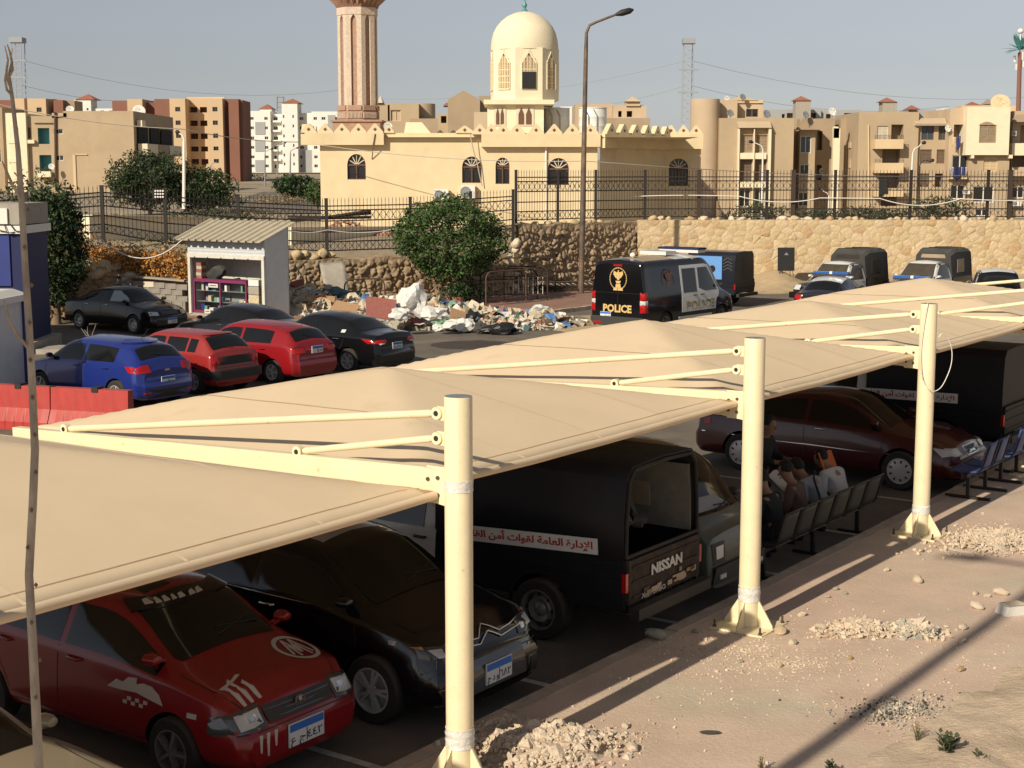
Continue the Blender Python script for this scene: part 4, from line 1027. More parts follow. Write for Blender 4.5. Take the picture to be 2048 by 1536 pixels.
def crest(cc,org,ux,uz,s,m,parent):
    # gold ring with a spread bird above a base
    mb=MB(); N_=30; nn=ux.cross(uz)
    pt=lambda a,b,o=0: org+ux*(a*s)+uz*(b*s)+nn*o
    for k in range(N_):
        a0,a1=2*PI*k/N_,2*PI*(k+.62)/N_
        mb.add([pt(math.cos(a)*r,math.sin(a)*r*1.08) for a in(a0,a1) for r in(1,.9)],[(0,1,3,2)])
        mb.add([pt(math.cos(a)*r,math.sin(a)*r*1.08) for a in(a0,2*PI*(k+1)/N_) for r in(1.0,.97)],[(0,1,3,2)])
    shp=[[(-.06,.80),(.10,.78),(.06,.62),(-.05,.60)],[(-.16,.62),(.16,.62),(.22,.25),(.10,-.12),(-.10,-.12),(-.22,.25)],[(-.18,.60),(-.52,.74),(-.56,.40),(-.30,.08),(-.16,.02)],[(.18,.60),(.52,.74),(.56,.40),(.30,.08),(.16,.02)],[(-.30,-.20),(.30,-.20),(.20,-.45),(-.20,-.45)],[(-.26,-.5),(.26,-.5),(.32,-.9),(-.32,-.9)],[(-.50,-.84),(.50,-.84),(.56,-1.12),(-.56,-1.12)]]
    for p in shp: mb.add([pt(a,b,.001) for a,b in p],[tuple(range(len(p)))])
    return mb.build('crest',M[m],parent,fix=False)
h,nn=c.hit('B',0,1.75); crest(c,Vector((h.x-.014,-.02,1.70)),Vector((0,-1,0)),Vector((0,0,1)),.31,'gold',c.t)
h,nn=c.hit('R',-1.55,1.7); crest(c,Vector((-1.30,h.y-.03,1.62)),Vector((1,0,0)),Vector((0,.05,1)).normalized(),.33,'brick_dark',c.t)
h,nn=c.hit('B',0,.8); txt_obj('POLICE',.30,'lettering',M['gold'],c.t,(h.x-.02,0,.72),(PI/2,0,-PI/2),width=1.02,bold=.012)
for s in(1,-1):
    for (z0,z1,m) in((.72,.95,'lens_red'),(.95,1.08,'lens'),(1.08,1.32,'lens_red')):
        c.decal('B',[(s*.95,z0),(s*.80,z0),(s*.80,z1),(s*.94,z1)],m,'tail_light',off=.014); c.decal('L' if s>0 else 'R',[(-2.60,z0),(-2.46,z0),(-2.47,z1),(-2.60,z1)],m,'tail_light',off=.012)
    c.decal('B',[(s*.85,.42),(s*.55,.42),(s*.55,.36),(s*.85,.36)],'lens_red','reflector',off=.07)
c.decal('B',[(-.92,.58),(.92,.58),(.92,.32),(-.92,.32)],'canvas_dark','bumper',off=.06); c.plate('B',.42,.62,'٨٢١','ب'); c.seam('B',[(0,.60),(0,2.1)]); c.seam('B',[(-.88,1.28),(.88,1.28)])
c.decal('B',[(-.16,2.12),(.16,2.12),(.15,2.07),(-.15,2.07)],'lens_red','brake_light',off=.012)
star=[];h,nn=c.hit('B',0,1.2)
mb=MB()
for k in range(3):
    a=PI/2+2*PI*k/3; mb.bar(Vector((h.x-.012,0,1.36)),Vector((h.x-.012,.06*math.cos(a),1.36+.06*math.sin(a))),.012,.016,up=(1,0,0))
mb.build('badge',M['chrome'],c.t)
c.mirror(1.55,1.30,'black_plastic'); c.t.scale=(1.05,1.05,1.05)
t=thing('light_bar','white and blue police light bar on the roof of the van','light bar',(5.55,49.1,2.43),HVN)
MB().box((0,0,.08),(.45,1.50,.10)).build('base',M['p_white'],t); MB().box((0,0,.16),(.50,1.56,.06)).build('lens',M['navy'],t)
t=thing('roof_box','pale roof box lying behind the light bar of the police van','box',(4.75,48.1,2.43),HVN); MB().box((0,.1,.06),(.6,1.0,.12)).build('lid',M['p_white'],t)
t=thing('roof_lamp','small white lamp on the rear roof edge of the police van','lamp',(3.75,46.7,2.37),HVN); b=MB(); b.lathe([(.03,0),(.03,.06),(.08,.08),(.09,.14),(.05,.19),(0,.2)],14); b.build('lamp_head',M['white_paint'],t,smooth=50)
# police saloons
def police_car(label,loc,hdg,barc):
    c=generic('police_car',label,loc,hdg,'sedan',4.45,1.44,1.74,'p_navy',('steel','rim'),'police cars in the yard',cat='police car')
    c.decal('T',[(.30,-.56),(.30,.56),(-.95,.56),(-.95,-.56)],'p_white','white_roof',off=.006)
    c.both([(1.02,.40),(1.04,.90),(-1.14,.90),(-.9,.40)],'p_white','white_door',off=.004)
    for s in(1,-1): c.decal('B',[(s*.80,.90),(s*.46,.92),(s*.48,.76),(s*.78,.76)],'lens_red','tail_light',off=.012)
    c.plate('B',0,.72,'٢٤',''); c.mirror(.96,.98,'p_navy')
    t=thing('light_bar',barc,'light bar',Vector(loc)+Vector((0,0,1.45)),hdg,'police car light bars')
    MB().box((-.2,0,.05),(.26,1.25,.05)).build('base',M['black_plastic'],t)
    for y in(-.34,.34): MB().box((-.2,y,.115),(.24,.56,.075)).build('lens',M['blue_light'],t)
    MB().box((-.2,0,.12),(.22,.10,.09)).build('centre',M['p_white'],t)
    return c
police_car('dark blue and white police saloon in front of the canvas covered pickups',(11.25,52.6,0),hd(math.sin(R(27)),math.cos(R(27))),'blue roof light bar on the police saloon in view')
police_car('second police saloon mostly hidden behind the tan canopy peak',(13.5,50.4,0),hd(math.sin(R(27)),math.cos(R(27))),'blue and white roof light bar just above the farthest canopy peak')
# ------------------------------------------------------------------ walls of stone
def clip(poly,n,d):      # keep a*n<=d
    out=[]
    for i in range(len(poly)):
        p,q=poly[i],poly[(i+1)%len(poly)]; a=p[0]*n[0]+p[1]*n[1]-d; c=q[0]*n[0]+q[1]*n[1]-d
        if a<=0: out.append(p)
        if (a<0)!=(c<0) and a!=c:
            t=a/(a-c); out.append((p[0]+(q[0]-p[0])*t,p[1]+(q[1]-p[1])*t))
    return out
def cells(w,h,cw,ch,jit,rg):
    pts=[]
    nr=max(1,round(h/ch))
    for r in range(nr):
        nc=max(1,round(w/(cw*rg.uniform(.85,1.15))))
        for k in range(nc): pts.append(((k+.5+rg.uniform(-jit,jit)+(.5 if r%2 else 0)*.9)*w/nc,(r+.5+rg.uniform(-jit,jit))*h/nr))
    out=[]
    for i,p in enumerate(pts):
        poly=[(max(0,p[0]-2*cw),max(0,p[1]-2*ch)),(min(w,p[0]+2*cw),max(0,p[1]-2*ch)),(min(w,p[0]+2*cw),min(h,p[1]+2*ch)),(max(0,p[0]-2*cw),min(h,p[1]+2*ch))]
        for j,q in enumerate(pts):
            if i!=j and abs(q[0]-p[0])<3*cw and abs(q[1]-p[1])<3*ch:
                n=(q[0]-p[0],q[1]-p[1]); m=((p[0]+q[0])/2,(p[1]+q[1])/2); poly=clip(poly,n,n[0]*m[0]+n[1]*m[1])
                if len(poly)<3: break
        if len(poly)>=3: out.append((p,poly))
    return out
def stone_face(root,w,h,cw,ch,mats,rg,gap=.02,dep=.10,jit=.36,name='stone'):
    area=lambda q: abs(sum(q[i][0]*q[(i+1)%len(q)][1]-q[(i+1)%len(q)][0]*q[i][1] for i in range(len(q))))
    cl=sorted(cells(w,h,cw,ch,jit,rg),key=lambda c:-area(c[1])); rest=MB()
    for (ci,(p,poly)) in enumerate(cl):
        cx=sum(a for a,_ in poly)/len(poly); cz=sum(b for _,b in poly)/len(poly)
        q=[]
        for i in range(len(poly)):      # clipped corners give rounder stones
            a,b_=poly[i],poly[(i+1)%len(poly)]
            for t in(.22,.78): q.append((a[0]+(b_[0]-a[0])*t,a[1]+(b_[1]-a[1])*t))
        d=dep*rg.uniform(.55,1.25); mb=MB(); n=len(q); vs=[]
        rmin=min(math.hypot(a-cx,b-cz) for a,b in q)+1e-3; s0=max(.4,1-gap/rmin)
        for (s,y) in((s0,0.),(s0*.98,-d*.55),(s0*.78,-d)):
            for (a,b_) in q: vs.append(((a-cx)*s,y*(1+rg.uniform(-.15,.15)),(b_-cz)*s))
        vs.append((0,-d*1.08,0)); fs=[(r*n+i,r*n+(i+1)%n,(r+1)*n+(i+1)%n,(r+1)*n+i) for r in range(2) for i in range(n)]+[(2*n+i,2*n+(i+1)%n,3*n) for i in range(n)]
        if ci>=295: rest.add([(a+cx,b_+.035,c+cz) for a,b_,c in vs],fs,rg.randrange(3)); continue
        mb.add(vs,fs); o=mb.build(name,M[rg.choice(mats)],root,smooth=48); o.location=(cx,0,cz)
    if rest.v: rest.build('small_stones',[M[m] for m in mats[:3]],root,smooth=48,kind='stuff')
rg=random.Random(11)
SW=Vector((5.6,67.3,0)); SWL=19.0
t=thing('stone_wall','long sunlit wall of yellow rubble stone behind the parked pickups','wall',SW,0)
MB().span((0,.03,-.05),(SWL,.75,2.93)).build('mortar_core',M['mortar'],t)
class Sh: pass
stone_face(t,SWL,2.93,.43,.31,['stone_a','stone_a','stone_b','stone_b','stone_c','stone_a','stone_d'],rg,gap=.003,dep=.032,jit=.44)
for o in t.children:
    if o.name.startswith('stone'): o.location.y+=.045
# rough dark return wall
def rock_face(w,h,nu,nv,amp,sc,seed,sag=0):
    def f(s,q):
        v=Vector((s*w*sc,seed,q*h*sc)); ds,_p=noise.voronoi(v*1.15); ed=min(.35,ds[1]-ds[0])*3.0; d=ed*(.75+.5*noise.noise(_p[0]*3.1))+.35*noise.noise(v*.45)+.35*noise.noise(v*3.2)+.28*noise.noise(v*7.5); c=noise.cell(_p[0]*2)
        e=min(1,(1-q)*6)
        return (s*w,-(amp*d+.05*c)*e if q<1 else .45,q*(h+.12*noise.noise(Vector((s*w*.9,seed,5))))-sag*0)
    return f
def rough_wall(label,p,q,z0,h,amp,sc,seed,m='rock_brown',nu=220,nv=84):
    p,q=Vector(p),Vector(q); d=q-p; a=math.atan2(d.y,d.x)
    t=thing('rock_wall',label,'wall',(p.x,p.y,z0),a)
    mb=MB(); mb.grid(rock_face(d.length,h,nu,nv,amp,sc,seed),nu,nv); mb.build('rock_face',M[m],t,smooth=70)
    MB().span((0,.25,-.1),(d.length,.8,h-.03)).build('core',M['mortar'],t)
    return t
rw=rough_wall('dark rough rock wall in raking light behind the lamp post','x' and (.25,62.2,0),(5.75,67.6,0),-.05,2.95,.13,3.1,3)
lw=rough_wall('low brown rock retaining wall under the left fence and behind the litter',(-16.6,50.6,0),(-.2,61.2,0),-.05,1.86,.12,2.9,9,nu=420,nv=54)
# boulders laid along the wall tops, pieces of the walls
def boulder(rg,sz,flat=.75,n=2):
    bm=bmesh.new(); bmesh.ops.create_icosphere(bm,subdivisions=n,radius=.5)
    off=Vector((rg.uniform(0,50),rg.uniform(0,50),rg.uniform(0,50)))
    for v in bm.verts:
        c=v.co.normalized(); k=1+.30*noise.noise(c*1.6+off)+.14*noise.noise(c*3.7+off)
        v.co=Vector((c.x*k,c.y*k*.85,c.z*k*flat))*.5*sz
    me=bpy.data.meshes.new('boulder'); bm.to_mesh(me); bm.free()
    me.polygons.foreach_set('use_smooth',[True]*len(me.polygons)); me.set_sharp_from_angle(angle=R(35)); return me
BO={}
for mn in('stone_a','stone_b','stone_d','stone_pale','rock_brown','rubble_grey'):
    BO[mn]=[]
    for k in range(4):
        me=boulder(rg,1.0,rg.uniform(.6,.85)); me.materials.append(M[mn]); BO[mn].append(me)
BL1={}
for mn in('stone_a','stone_b','stone_pale','rubble_grey','stone_d'):
    BL1[mn]=[]
    for k in range(3):
        me=boulder(rg,1.0,rg.uniform(.5,.8),1); me.materials.append(M[mn]); BL1[mn].append(me)
def put_rock(par,loc,s,mn,name='boulder',lib=None):
    o=link(name,rg.choice((lib or BO)[mn]),par,loc=loc,rot=(rg.uniform(-.4,.4),rg.uniform(-.4,.4),rg.uniform(0,6.3))); o.scale=(s*rg.uniform(.8,1.25),s*rg.uniform(.8,1.2),s*rg.uniform(.8,1.1)); return o
x=.1
while x<SWL-.2:
    s=rg.uniform(.16,.42)
    if rg.random()<.8: put_rock(t,(x,rg.uniform(.12,.5),2.93+s*.10),s,rg.choice(['stone_a','stone_b','stone_pale','stone_d']),'coping_stone')
    x+=s*rg.uniform(.75,1.3)
for k in range(14):      # big boulders above the litter
    put_rock(lw,(7.0+k*.36,.15+rg.uniform(-.1,.1),1.95+rg.uniform(-.04,.10)),rg.uniform(.42,.62),rg.choice(['stone_a','stone_d','stone_a']))
for k in range(16): put_rock(lw,(.8+k*.36,rg.uniform(-.25,.2),1.55+rg.uniform(-.25,.45)),rg.uniform(.4,.75),rg.choice(['stone_a','stone_b','stone_pale']))
for k in range(9): put_rock(rw,(-.15+rg.uniform(-.5,.2),rg.uniform(-.5,.1),2.2-k*.26),rg.uniform(.3,.5),rg.choice(['stone_b','stone_pale']))
for k in range(12): put_rock(rw,(rg.uniform(.2,7),.3,2.95),rg.uniform(.25,.45),rg.choice(['stone_b','stone_c' if 0 else 'stone_a']),'coping_stone')
# ------------------------------------------------------------------ iron fences
def fence(label,pts,dx,fat=()):
    # pts: (x,y,zbase,ztop) at each post
    r0=Vector((pts[0][0],pts[0][1],0))
    t=thing('iron_fence',label,'fence',r0)
    pr=MB()
    for i,(x,y,z0,z1) in enumerate(pts):
        a=Vector((x,y,0))-r0; w=.18 if i in fat else .12
        b=MB(); b.span((a.x-w/2,a.y-w/2,z0-.25),(a.x+w/2,a.y+w/2,z1)); b.span((a.x-w*.58,a.y-w*.58,z1),(a.x+w*.58,a.y+w*.58,z1+.03)); b.build('post',M['iron_brown' if i in fat else 'iron'],t)
    for i in range(len(pts)-1):
        A,B=pts[i],pts[i+1]; a=Vector((A[0],A[1],0))-r0; c=Vector((B[0],B[1],0))-r0; L=(c-a).length; u=(c-a)/L
        H=1.0
        z=lambda s,f: (A[2]+(B[2]-A[2])*s)+((A[3]-A[2])+((B[3]-B[2])-(A[3]-A[2]))*s)*f
        for f in(.87,.79,.60,.40,.22,.06):
            b=MB(); b.bar(a+Vector((0,0,z(0,f)))+u*.05,c+Vector((0,0,z(1,f)))-u*.05,.035,.045); b.build('rail',M['iron'],t)
        n=max(3,round(L/.155)); b=MB()
        for k in range(1,n):
            s=k/n; p=a+(c-a)*s
            b.bar(p+Vector((0,0,z(s,.04))),p+Vector((0,0,z(s,.97))),.018,.018,up=(0,1,0))
            b.tube([p+Vector((0,0,z(s,.96))),p+Vector((0,0,z(s,1.02)))],[.014,.003],4)
        m=max(2,round(L/.30))
        for k in range(m):     # crossed diagonals in the two ornamental bands
            for (f0,f1) in((.60,.79),(.06,.22)):
                s0,s1=k/m,(k+1)/m; p,q=a+(c-a)*s0,a+(c-a)*s1
                b.bar(p+Vector((0,0,z(s0,f0))),q+Vector((0,0,z(s1,f1))),.014,.014); b.bar(p+Vector((0,0,z(s0,f1))),q+Vector((0,0,z(s1,f0))),.014,.014)
                mid=(p+q)/2+Vector((0,0,(z(s0,f0)+z(s1,f1))/2)); b.box(mid,(.05,.03,.05))
        b.build('picket_infill',M['iron'],t,kind='stuff',fix=False)
    return t
def fl(px):     # left fence line
    k=(px-1024)/3000; A=(-12.4,54.0); D=(12.46,8.0); s=(k*A[1]-A[0])/(D[0]-k*D[1]); return A[0]+D[0]*s,A[1]+D[1]*s
LP=[]
for px,yt,yb in((-90,396,492),(60,386,478),(210,372,470),(335,378,492),(480,390,502),(655,398,508),(822,395,502),(942,384,490),(1026,380,478)):
    x,y=fl(px); LP.append((x,y,at(px,yb,y).z,at(px,yt,y).z))
lf=fence('dark iron spear fence on the left running behind the kiosk and the round tree',LP,0)
RP=[]
for px,y in((1032,62.8),(1115,64.6),(1190,66.2),(1288,68.0),(1395,68.1),(1530,68.1),(1582,68.1),(1665,68.1),(1815,68.1),(1968,68.1),(2012,68.1),(2120,68.1)):
    RP.append(((px-1024)/3000*y,y,2.93,at(px,341,y).z))
rf=fence('dark iron spear fence standing on the sunlit stone wall',RP,0,fat=(4,6,10))
# white cable strung along the fences
def sag(p,q,d,n=14): return [p+(q-p)*(i/n)+Vector((0,0,-d*4*(i/n)*(1-i/n))) for i in range(n+1)]
def cable(label,spts,r,m,cat='cable',name='cable',grp=None):
    b=MB(); P=[]
    for (p,q,d) in spts: P+=sag(Vector(p),Vector(q),d)[(0 if not P else 1):]
    o=b.tube(P,r,6).build(name,M[m],smooth=60); return tag(o,label,cat,grp)
cable('white cable strung along the iron fence above the stone wall',[(at(1270,393,67.9),at(1480,393,67.9),-.05),(at(1480,393,67.9),at(1640,396,67.9),.22),(at(1640,396,67.9),at(1760,397,67.9),.0),(at(1760,397,67.9),at(1920,398,67.9),.30),(at(1920,398,67.9),at(2090,401,67.9),.03)],.025,'white_paint')
cable('pale hose hanging in a long sag from the left fence to the kiosk',[(at(180,456,51.5),at(378,466,51.6),.95)],.022,'white_paint')
cable('pale hose strung along the fence right of the kiosk',[(at(572,460,55.5),at(655,460,56.8),.10),(at(655,460,56.8),at(790,458,58.3),.12)],.02,'white_paint')
# ------------------------------------------------------------------ mosque
def fr_wall(mb,O,ux,w,h,opens,depth,mi=0,mr=0):
    # wall sheet with real openings and reveals; outward normal is ux x z
    ux=Vector(ux).normalized(); n=ux.cross(Vector((0,0,1))); O=Vector(O)
    xs_=sorted({0,w,*[o[0] for o in opens],*[o[1] for o in opens]}); zs=sorted({0,h,*[o[2] for o in opens],*[o[3] for o in opens]})
    P=lambda a,z,d=0: O+ux*a+Vector((0,0,z))-n*d
    for i in range(len(xs_)-1):
        for j in range(len(zs)-1):
            a,b_,c,d=xs_[i],xs_[i+1],zs[j],zs[j+1]
            if b_-a<1e-5 or d-c<1e-5: continue
            mx,mz=(a+b_)/2,(c+d)/2
            if any(o[0]<mx<o[1] and o[2]<mz<o[3] for o in opens): continue
            mb.add([P(a,c),P(b_,c),P(b_,d),P(a,d)],[(0,1,2,3)],mi)
    for (a,b_,c,d) in opens:
        for q in(((a,c),(b_,c)),((b_,c),(b_,d)),((b_,d),(a,d)),((a,d),(a,c))):
            mb.add([P(*q[0]),P(*q[1]),P(*q[1],depth),P(*q[0],depth)],[(0,1,2,3)],mr)
    return P
class Local:
    # parts are given in world coordinates and stored about the root
    def __init__(s,root): s.r=root; s.o=Vector(root.location)
    def part(s,mb,name,mats,parent=None,smooth=None,kind=None,fix=True):
        mb.v=[(v[0]-s.o.x,v[1]-s.o.y,v[2]-s.o.z) for v in mb.v]
        return mb.build(name,mats,parent or s.r,smooth,fix,kind)
def win(Lc,P,a,b_,c,d,depth,frame,pane,kind='two',par=None):
    f=.06*min(1.6,(b_-a)); mb=MB()
    bar=lambda p,q,w: mb.bar(P(*p,depth*.6),P(*q,depth*.6),depth*.5,w,up=P(0,0,0)-P(0,0,1)) if 0 else mb.bar(P(*p,depth*.6),P(*q,depth*.6),w,w)
    bar((a,c+f/2),(b_,c+f/2),f); bar((a,d-f/2),(b_,d-f/2),f); bar((a+f/2,c+f),(a+f/2,d-f),f); bar((b_-f/2,c+f),(b_-f/2,d-f),f)
    if kind in('two','shut'): bar(((a+b_)/2,c+f),((a+b_)/2,d-f),f)
    o=Lc.part(mb,'window',M[frame],par)
    mb=MB(); mb.add([P(a,c,depth*.8),P(b_,c,depth*.8),P(b_,d,depth*.8),P(a,d,depth*.8)],[(0,1,2,3)])
    Lc.part(mb,'pane',M[pane],o)
    if kind=='shut':
        mb=MB(); n=max(3,int((d-c)/.16))
        for k in range(n): z=c+f+(d-c-2*f)*(k+.5)/n; mb.bar(P(a+f,z,depth*.62),P(b_-f,z,depth*.62),.02,(d-c)/n*.7)
        Lc.part(mb,'louvre_slats',M[frame],o,kind='stuff')
    return o
MY=86.0
mroot=thing('mosque','cream mosque with crenellated parapet, dome and arched brown windows','mosque',(at(900,440,MY).x,MY,2.0))
ML=Local(mroot)
Z=lambda py,Y=MY: at(1024,py,Y).z
Xp=lambda px,Y=MY: (px-1024)/3000*Y/ (1) 
Xp=lambda px,Y=MY: at(px,300,Y).x
z0=1.4; zt=Z(283)
arch=[]
def arched(P,xc,w,zb,zs_,zt_,depth=.28):
    # brown arched window: frame, mullion, two arched lights, fan of glazing bars
    n=12; rx=w/2; rz=zt_-zs_
    A=[(xc+rx*math.cos(PI-k*PI/n),zs_+rz*math.sin(PI-k*PI/n)) for k in range(n+1)]
    # spandrels close the square opening above the arch
    mb=MB()
    for (cx,seq) in((xc-rx,A[:n//2+1]),(xc+rx,A[n//2:][::-1])):
        for k in range(len(seq)-1): mb.add([P(cx,zt_),P(*seq[k]),P(*seq[k+1])],[(0,1,2)]); mb.add([P(*seq[k]),P(*seq[k+1]),P(*seq[k+1],depth),P(*seq[k],depth)],[(0,1,2,3)])
    ML.part(mb,'spandrel',M['cream'])
    mb=MB(); out=[(xc-rx,zb)]+A+[(xc+rx,zb)]
    for k in range(len(out)): mb.bar(P(*out[k],.12),P(*out[(k+1)%len(out)],.12),.07,.09)
    mb.bar(P(xc-rx,zs_,.12),P(xc+rx,zs_,.12),.06,.09); mb.bar(P(xc,zb,.12),P(xc,zs_,.12),.06,.13)
    w_=ML.part(mb,'window',M['wood'])
    mb=MB()
    for k in range(1,6):
        a=PI*k/6; mb.bar(P(xc,zs_,.12),P(xc+rx*.93*math.cos(a),zs_+rz*.93*math.sin(a),.12),.03,.05)
    ML.part(mb,'fan_bars',M['cream_grey'],w_)
    mb=MB(); mb.add([P(*q,.2) for q in out],[tuple(range(len(out)))]); ML.part(mb,'pane',M['pane'],w_)
    for s in(-1,1):      # carved light heads
        mb=MB(); cx=xc+s*rx*.5; r=rx*.36; z1=zs_-(zs_-zb)*.30
        pts=[(cx-r,z1)]+[(cx+r*math.cos(PI-k*PI/8),z1+r*1.1*math.sin(PI-k*PI/8)) for k in range(9)]
        top=zs_-.06
        for k in range(1,len(pts)-1): mb.add([P(*pts[k],.15),P(*pts[k+1],.15),P(pts[k+1][0],top,.15),P(pts[k][0],top,.15)],[(0,1,2,3)])
        ML.part(mb,'carved_head',M['wood'],w_)
# front walls: left bay, flush middle, right bay
def mwall(px0,px1,Y,opens,name='wall',m='cream'):
    O=Vector((Xp(px0,Y),Y,z0)); w=Xp(px1,Y)-O.x; mb=MB()
    ops=[(Xp(a,Y)-O.x,Xp(b_,Y)-O.x,Z(d,Y)-z0,Z(c,Y)-z0) for (a,b_,c,d) in opens]
    P=fr_wall(mb,O,(1,0,0),w,Z(266,Y)-z0,ops,.28); ML.part(mb,name,M[m]); return P,O
P,O=mwall(640,1195,MY,[(694,731,308,359),(924,963,313,366),(991,1019,315,368),(1096,1138,316,370)])
for (a,b_,c,d,sp) in((694,731,308,359,330),(924,963,313,366,334),(991,1019,315,368,332),(1096,1138,316,370,338)):
    xa,xb=Xp(a)-O.x,Xp(b_)-O.x; arched(P,(xa+xb)/2,xb-xa,Z(d)-z0,Z(sp)-z0,Z(c)-z0)
# overhanging parapet blocks
def parapet(px0,px1,Y,py0,py1,out=.45):
    mb=MB(); mb.span((Xp(px0,Y),Y-out,Z(py1,Y)),(Xp(px1,Y),Y-.004,Z(py0,Y))); return ML.part(mb,'parapet',M['cream'])
parapet(604,769,MY,266,290); parapet(963,1200,MY,268,294); 
mb=MB(); mb.span((Xp(769),MY-.06,Z(283)),(Xp(963),MY+.2,Z(266))); ML.part(mb,'parapet',M['cream'])
mb=MB(); mb.span((Xp(604),MY-.45,Z(268)),(Xp(612),MY+9,Z(266)-.0)); ML.part(mb,'parapet',M['cream'])
mb=MB(); mb.add([(Xp(606),MY-.4,Z(262)-.35),(Xp(1395),MY-.4,Z(262)-.35),(Xp(1395),MY+14,Z(262)-.35),(Xp(606),MY+14,Z(262)-.35)],[(0,1,2,3)]); ML.part(mb,'roof',M['cream_grey'])
mb=MB(); mb.span((Xp(640),MY+.35,z0),(Xp(1180),MY+13,Z(270))); ML.part(mb,'core',M['cream'])
# corner facets stepping back to the right
F=[(Xp(1200),MY),(Xp(1276,89),89.2),(Xp(1333,92.5),92.5)]
fy=92.5
for k in range(2):
    (xa,ya),(xb,yb)=F[k],F[k+1]; d=Vector((xb-xa,yb-ya,0)); w=d.length; mb=MB()
    fr_wall(mb,(xa,ya,z0),d,w,Z(268)-z0,[],.1); ML.part(mb,'wall',M['cream'])
    n=d.normalized().cross(Vector((0,0,1))); mb=MB(); c=Vector(((xa+xb)/2,(ya+yb)/2,(Z(296)+Z(268))/2))+n*.22; mb.box(c,(w+.3,.44,Z(268)-Z(296)),math.atan2(d.y,d.x)); ML.part(mb,'parapet',M['cream'])
P,O=mwall(1333,1402,fy,[(1338,1377,317,372)],'wall'); xa,xb=Xp(1338,fy)-O.x,Xp(1377,fy)-O.x
arched(P,(xa+xb)/2,xb-xa,Z(372,fy)-z0,Z(336,fy)-z0,Z(317,fy)-z0)
parapet(1325,1404,fy,268,298,.5)
mb=MB(); mb.span((Xp(1402,fy)-.01,fy+.01,z0),(Xp(1402,fy),fy+9,Z(268,fy))); ML.part(mb,'wall',M['cream'])
# merlons
mer=None
def merlon(x,y,z,w,h,rz=0,th=.32):
    global mer
    if mer is None:
        mb=MB(); mb.prism([(-.5,0),(.5,0),(.5,.18),(.06,1),(-.06,1),(-.5,.18)],lambda a,b_,d:(a,d,b_),-.5,.5); mb.lathe([(.0,-.52),(.075,-.52),(.075,-.505),(0,-.50)],4,c=(0,0,.42),M=Matrix.Rotation(-PI/2,3,'X')@Matrix.Rotation(0,3,'Z'),mi=1) if 0 else None
        mer=mb.mesh('merlon',[M['cream']])
    o=link('merlon',mer,mroot,loc=(x-mroot.location.x,y-mroot.location.y,z-mroot.location.z),rot=(0,0,rz)); o.scale=(w,th,h)
    d=Vector((math.sin(rz),-math.cos(rz),0))*(th/2)
    dm=MB(); dm.box((0,0,0),(.16,.02,.16),0,0,Matrix.Rotation(PI/4,3,'Y'))
    global dia
    if dia is None: dia=dm.mesh('merlon_hole',M['wood'])
    e=link('merlon_hole',dia,o,loc=(0,-.5,.40)); e.scale=(1/w,.5,1/h)
dia=None
mw=lambda px: (MY/3000)*px
for k in range(5): merlon(Xp(620+33*k),MY-.25,Z(267),mw(31),mw(19))
for px in(779,): merlon(Xp(px),MY,Z(266),mw(20),mw(16))
for px in(930,): merlon(Xp(px),MY,Z(266),mw(36),mw(14))
for px in(960,983,1007,1034,1072,1108,1144,1180): merlon(Xp(px),MY-.25,Z(269),mw(31),mw(20))
for k in range(2):
    (xa,ya),(xb,yb)=F[k],F[k+1]; a=math.atan2(yb-ya,xb-xa); n=3 if k==0 else 3
    for j in range(n):
        s=(j+.5)/n; merlon(xa+(xb-xa)*s+.2*math.sin(a),ya+(yb-ya)*s-.2*math.cos(a),Z(269),1.0,.62,a)
for px in(1340,1365,1390): merlon(Xp(px,fy),fy-.3,Z(269,fy),.75,.55)
# side merlons on the left return and far edge, seen end on
for k in range(4): merlon(Xp(606),MY+1+1.3*k,Z(267),1.0,.55,PI/2)
for k in range(7): merlon(Xp(800+30*k),MY+12.5,Z(266),.9,.5)
mb=MB(); mb.prism([(Xp(800),0),(Xp(860),0),(Xp(838),.75),(Xp(805),.75)],lambda a,b_,d:(a,d,Z(268)+b_),MY+3,MY+3.5); ML.part(mb,'roof_step',M['cream_pale'])
mb=MB(); mb.tube([(Xp(1092),MY-.10,Z(294)),(Xp(1092),MY-.10,1.4)],.06,8); ML.part(mb,'drain_pipe',M['white_paint'],smooth=60)
mb=MB(); mb.tube([(Xp(752),MY-.5,Z(268)),(Xp(748),MY-.52,Z(290)),(Xp(744),MY-.03,Z(318))],.03,6); ML.part(mb,'loose_pipe',M['shutter'])
# dome, drum and square base
DY=MY+5.0
dz=lambda py: at(1050,py,DY).z
dcx=at(1049,150,DY).x; mpx=DY/3000
b=MB(); n=8
b.span((Xp(976,DY),DY-1.9,Z(266)-.5),(Xp(1086,DY),DY+1.9,dz(212)))
ML.part(b,'dome_base',M['cream_pale'])
mb=MB(); mb.span((Xp(969,DY),DY-2.3,dz(212)+.003),(Xp(1096,DY)+.3,DY+2.4,dz(203))); ML.part(mb,'dome_ledge',M['cream_pale'])
rD=65*mpx/math.cos(PI/8)*.985
mb=MB(); ph=PI/8+R(7); mb.lathe([(rD,dz(203)+.002),(rD,dz(100))],8,c=(dcx,DY,0),ph=ph); drum=ML.part(mb,'drum',M['cream_pale'])
prof=[(66,102),(66,92),(64.5,80),(61,66),(55,54),(46,43),(34,33),(20,26.5),(8,23.5),(0,22)]
mb=MB(); mb.lathe([(r*mpx,dz(y)) for r,y in prof],40,c=(dcx,DY,0)); ML.part(mb,'dome',M['cream_pale'],smooth=60)
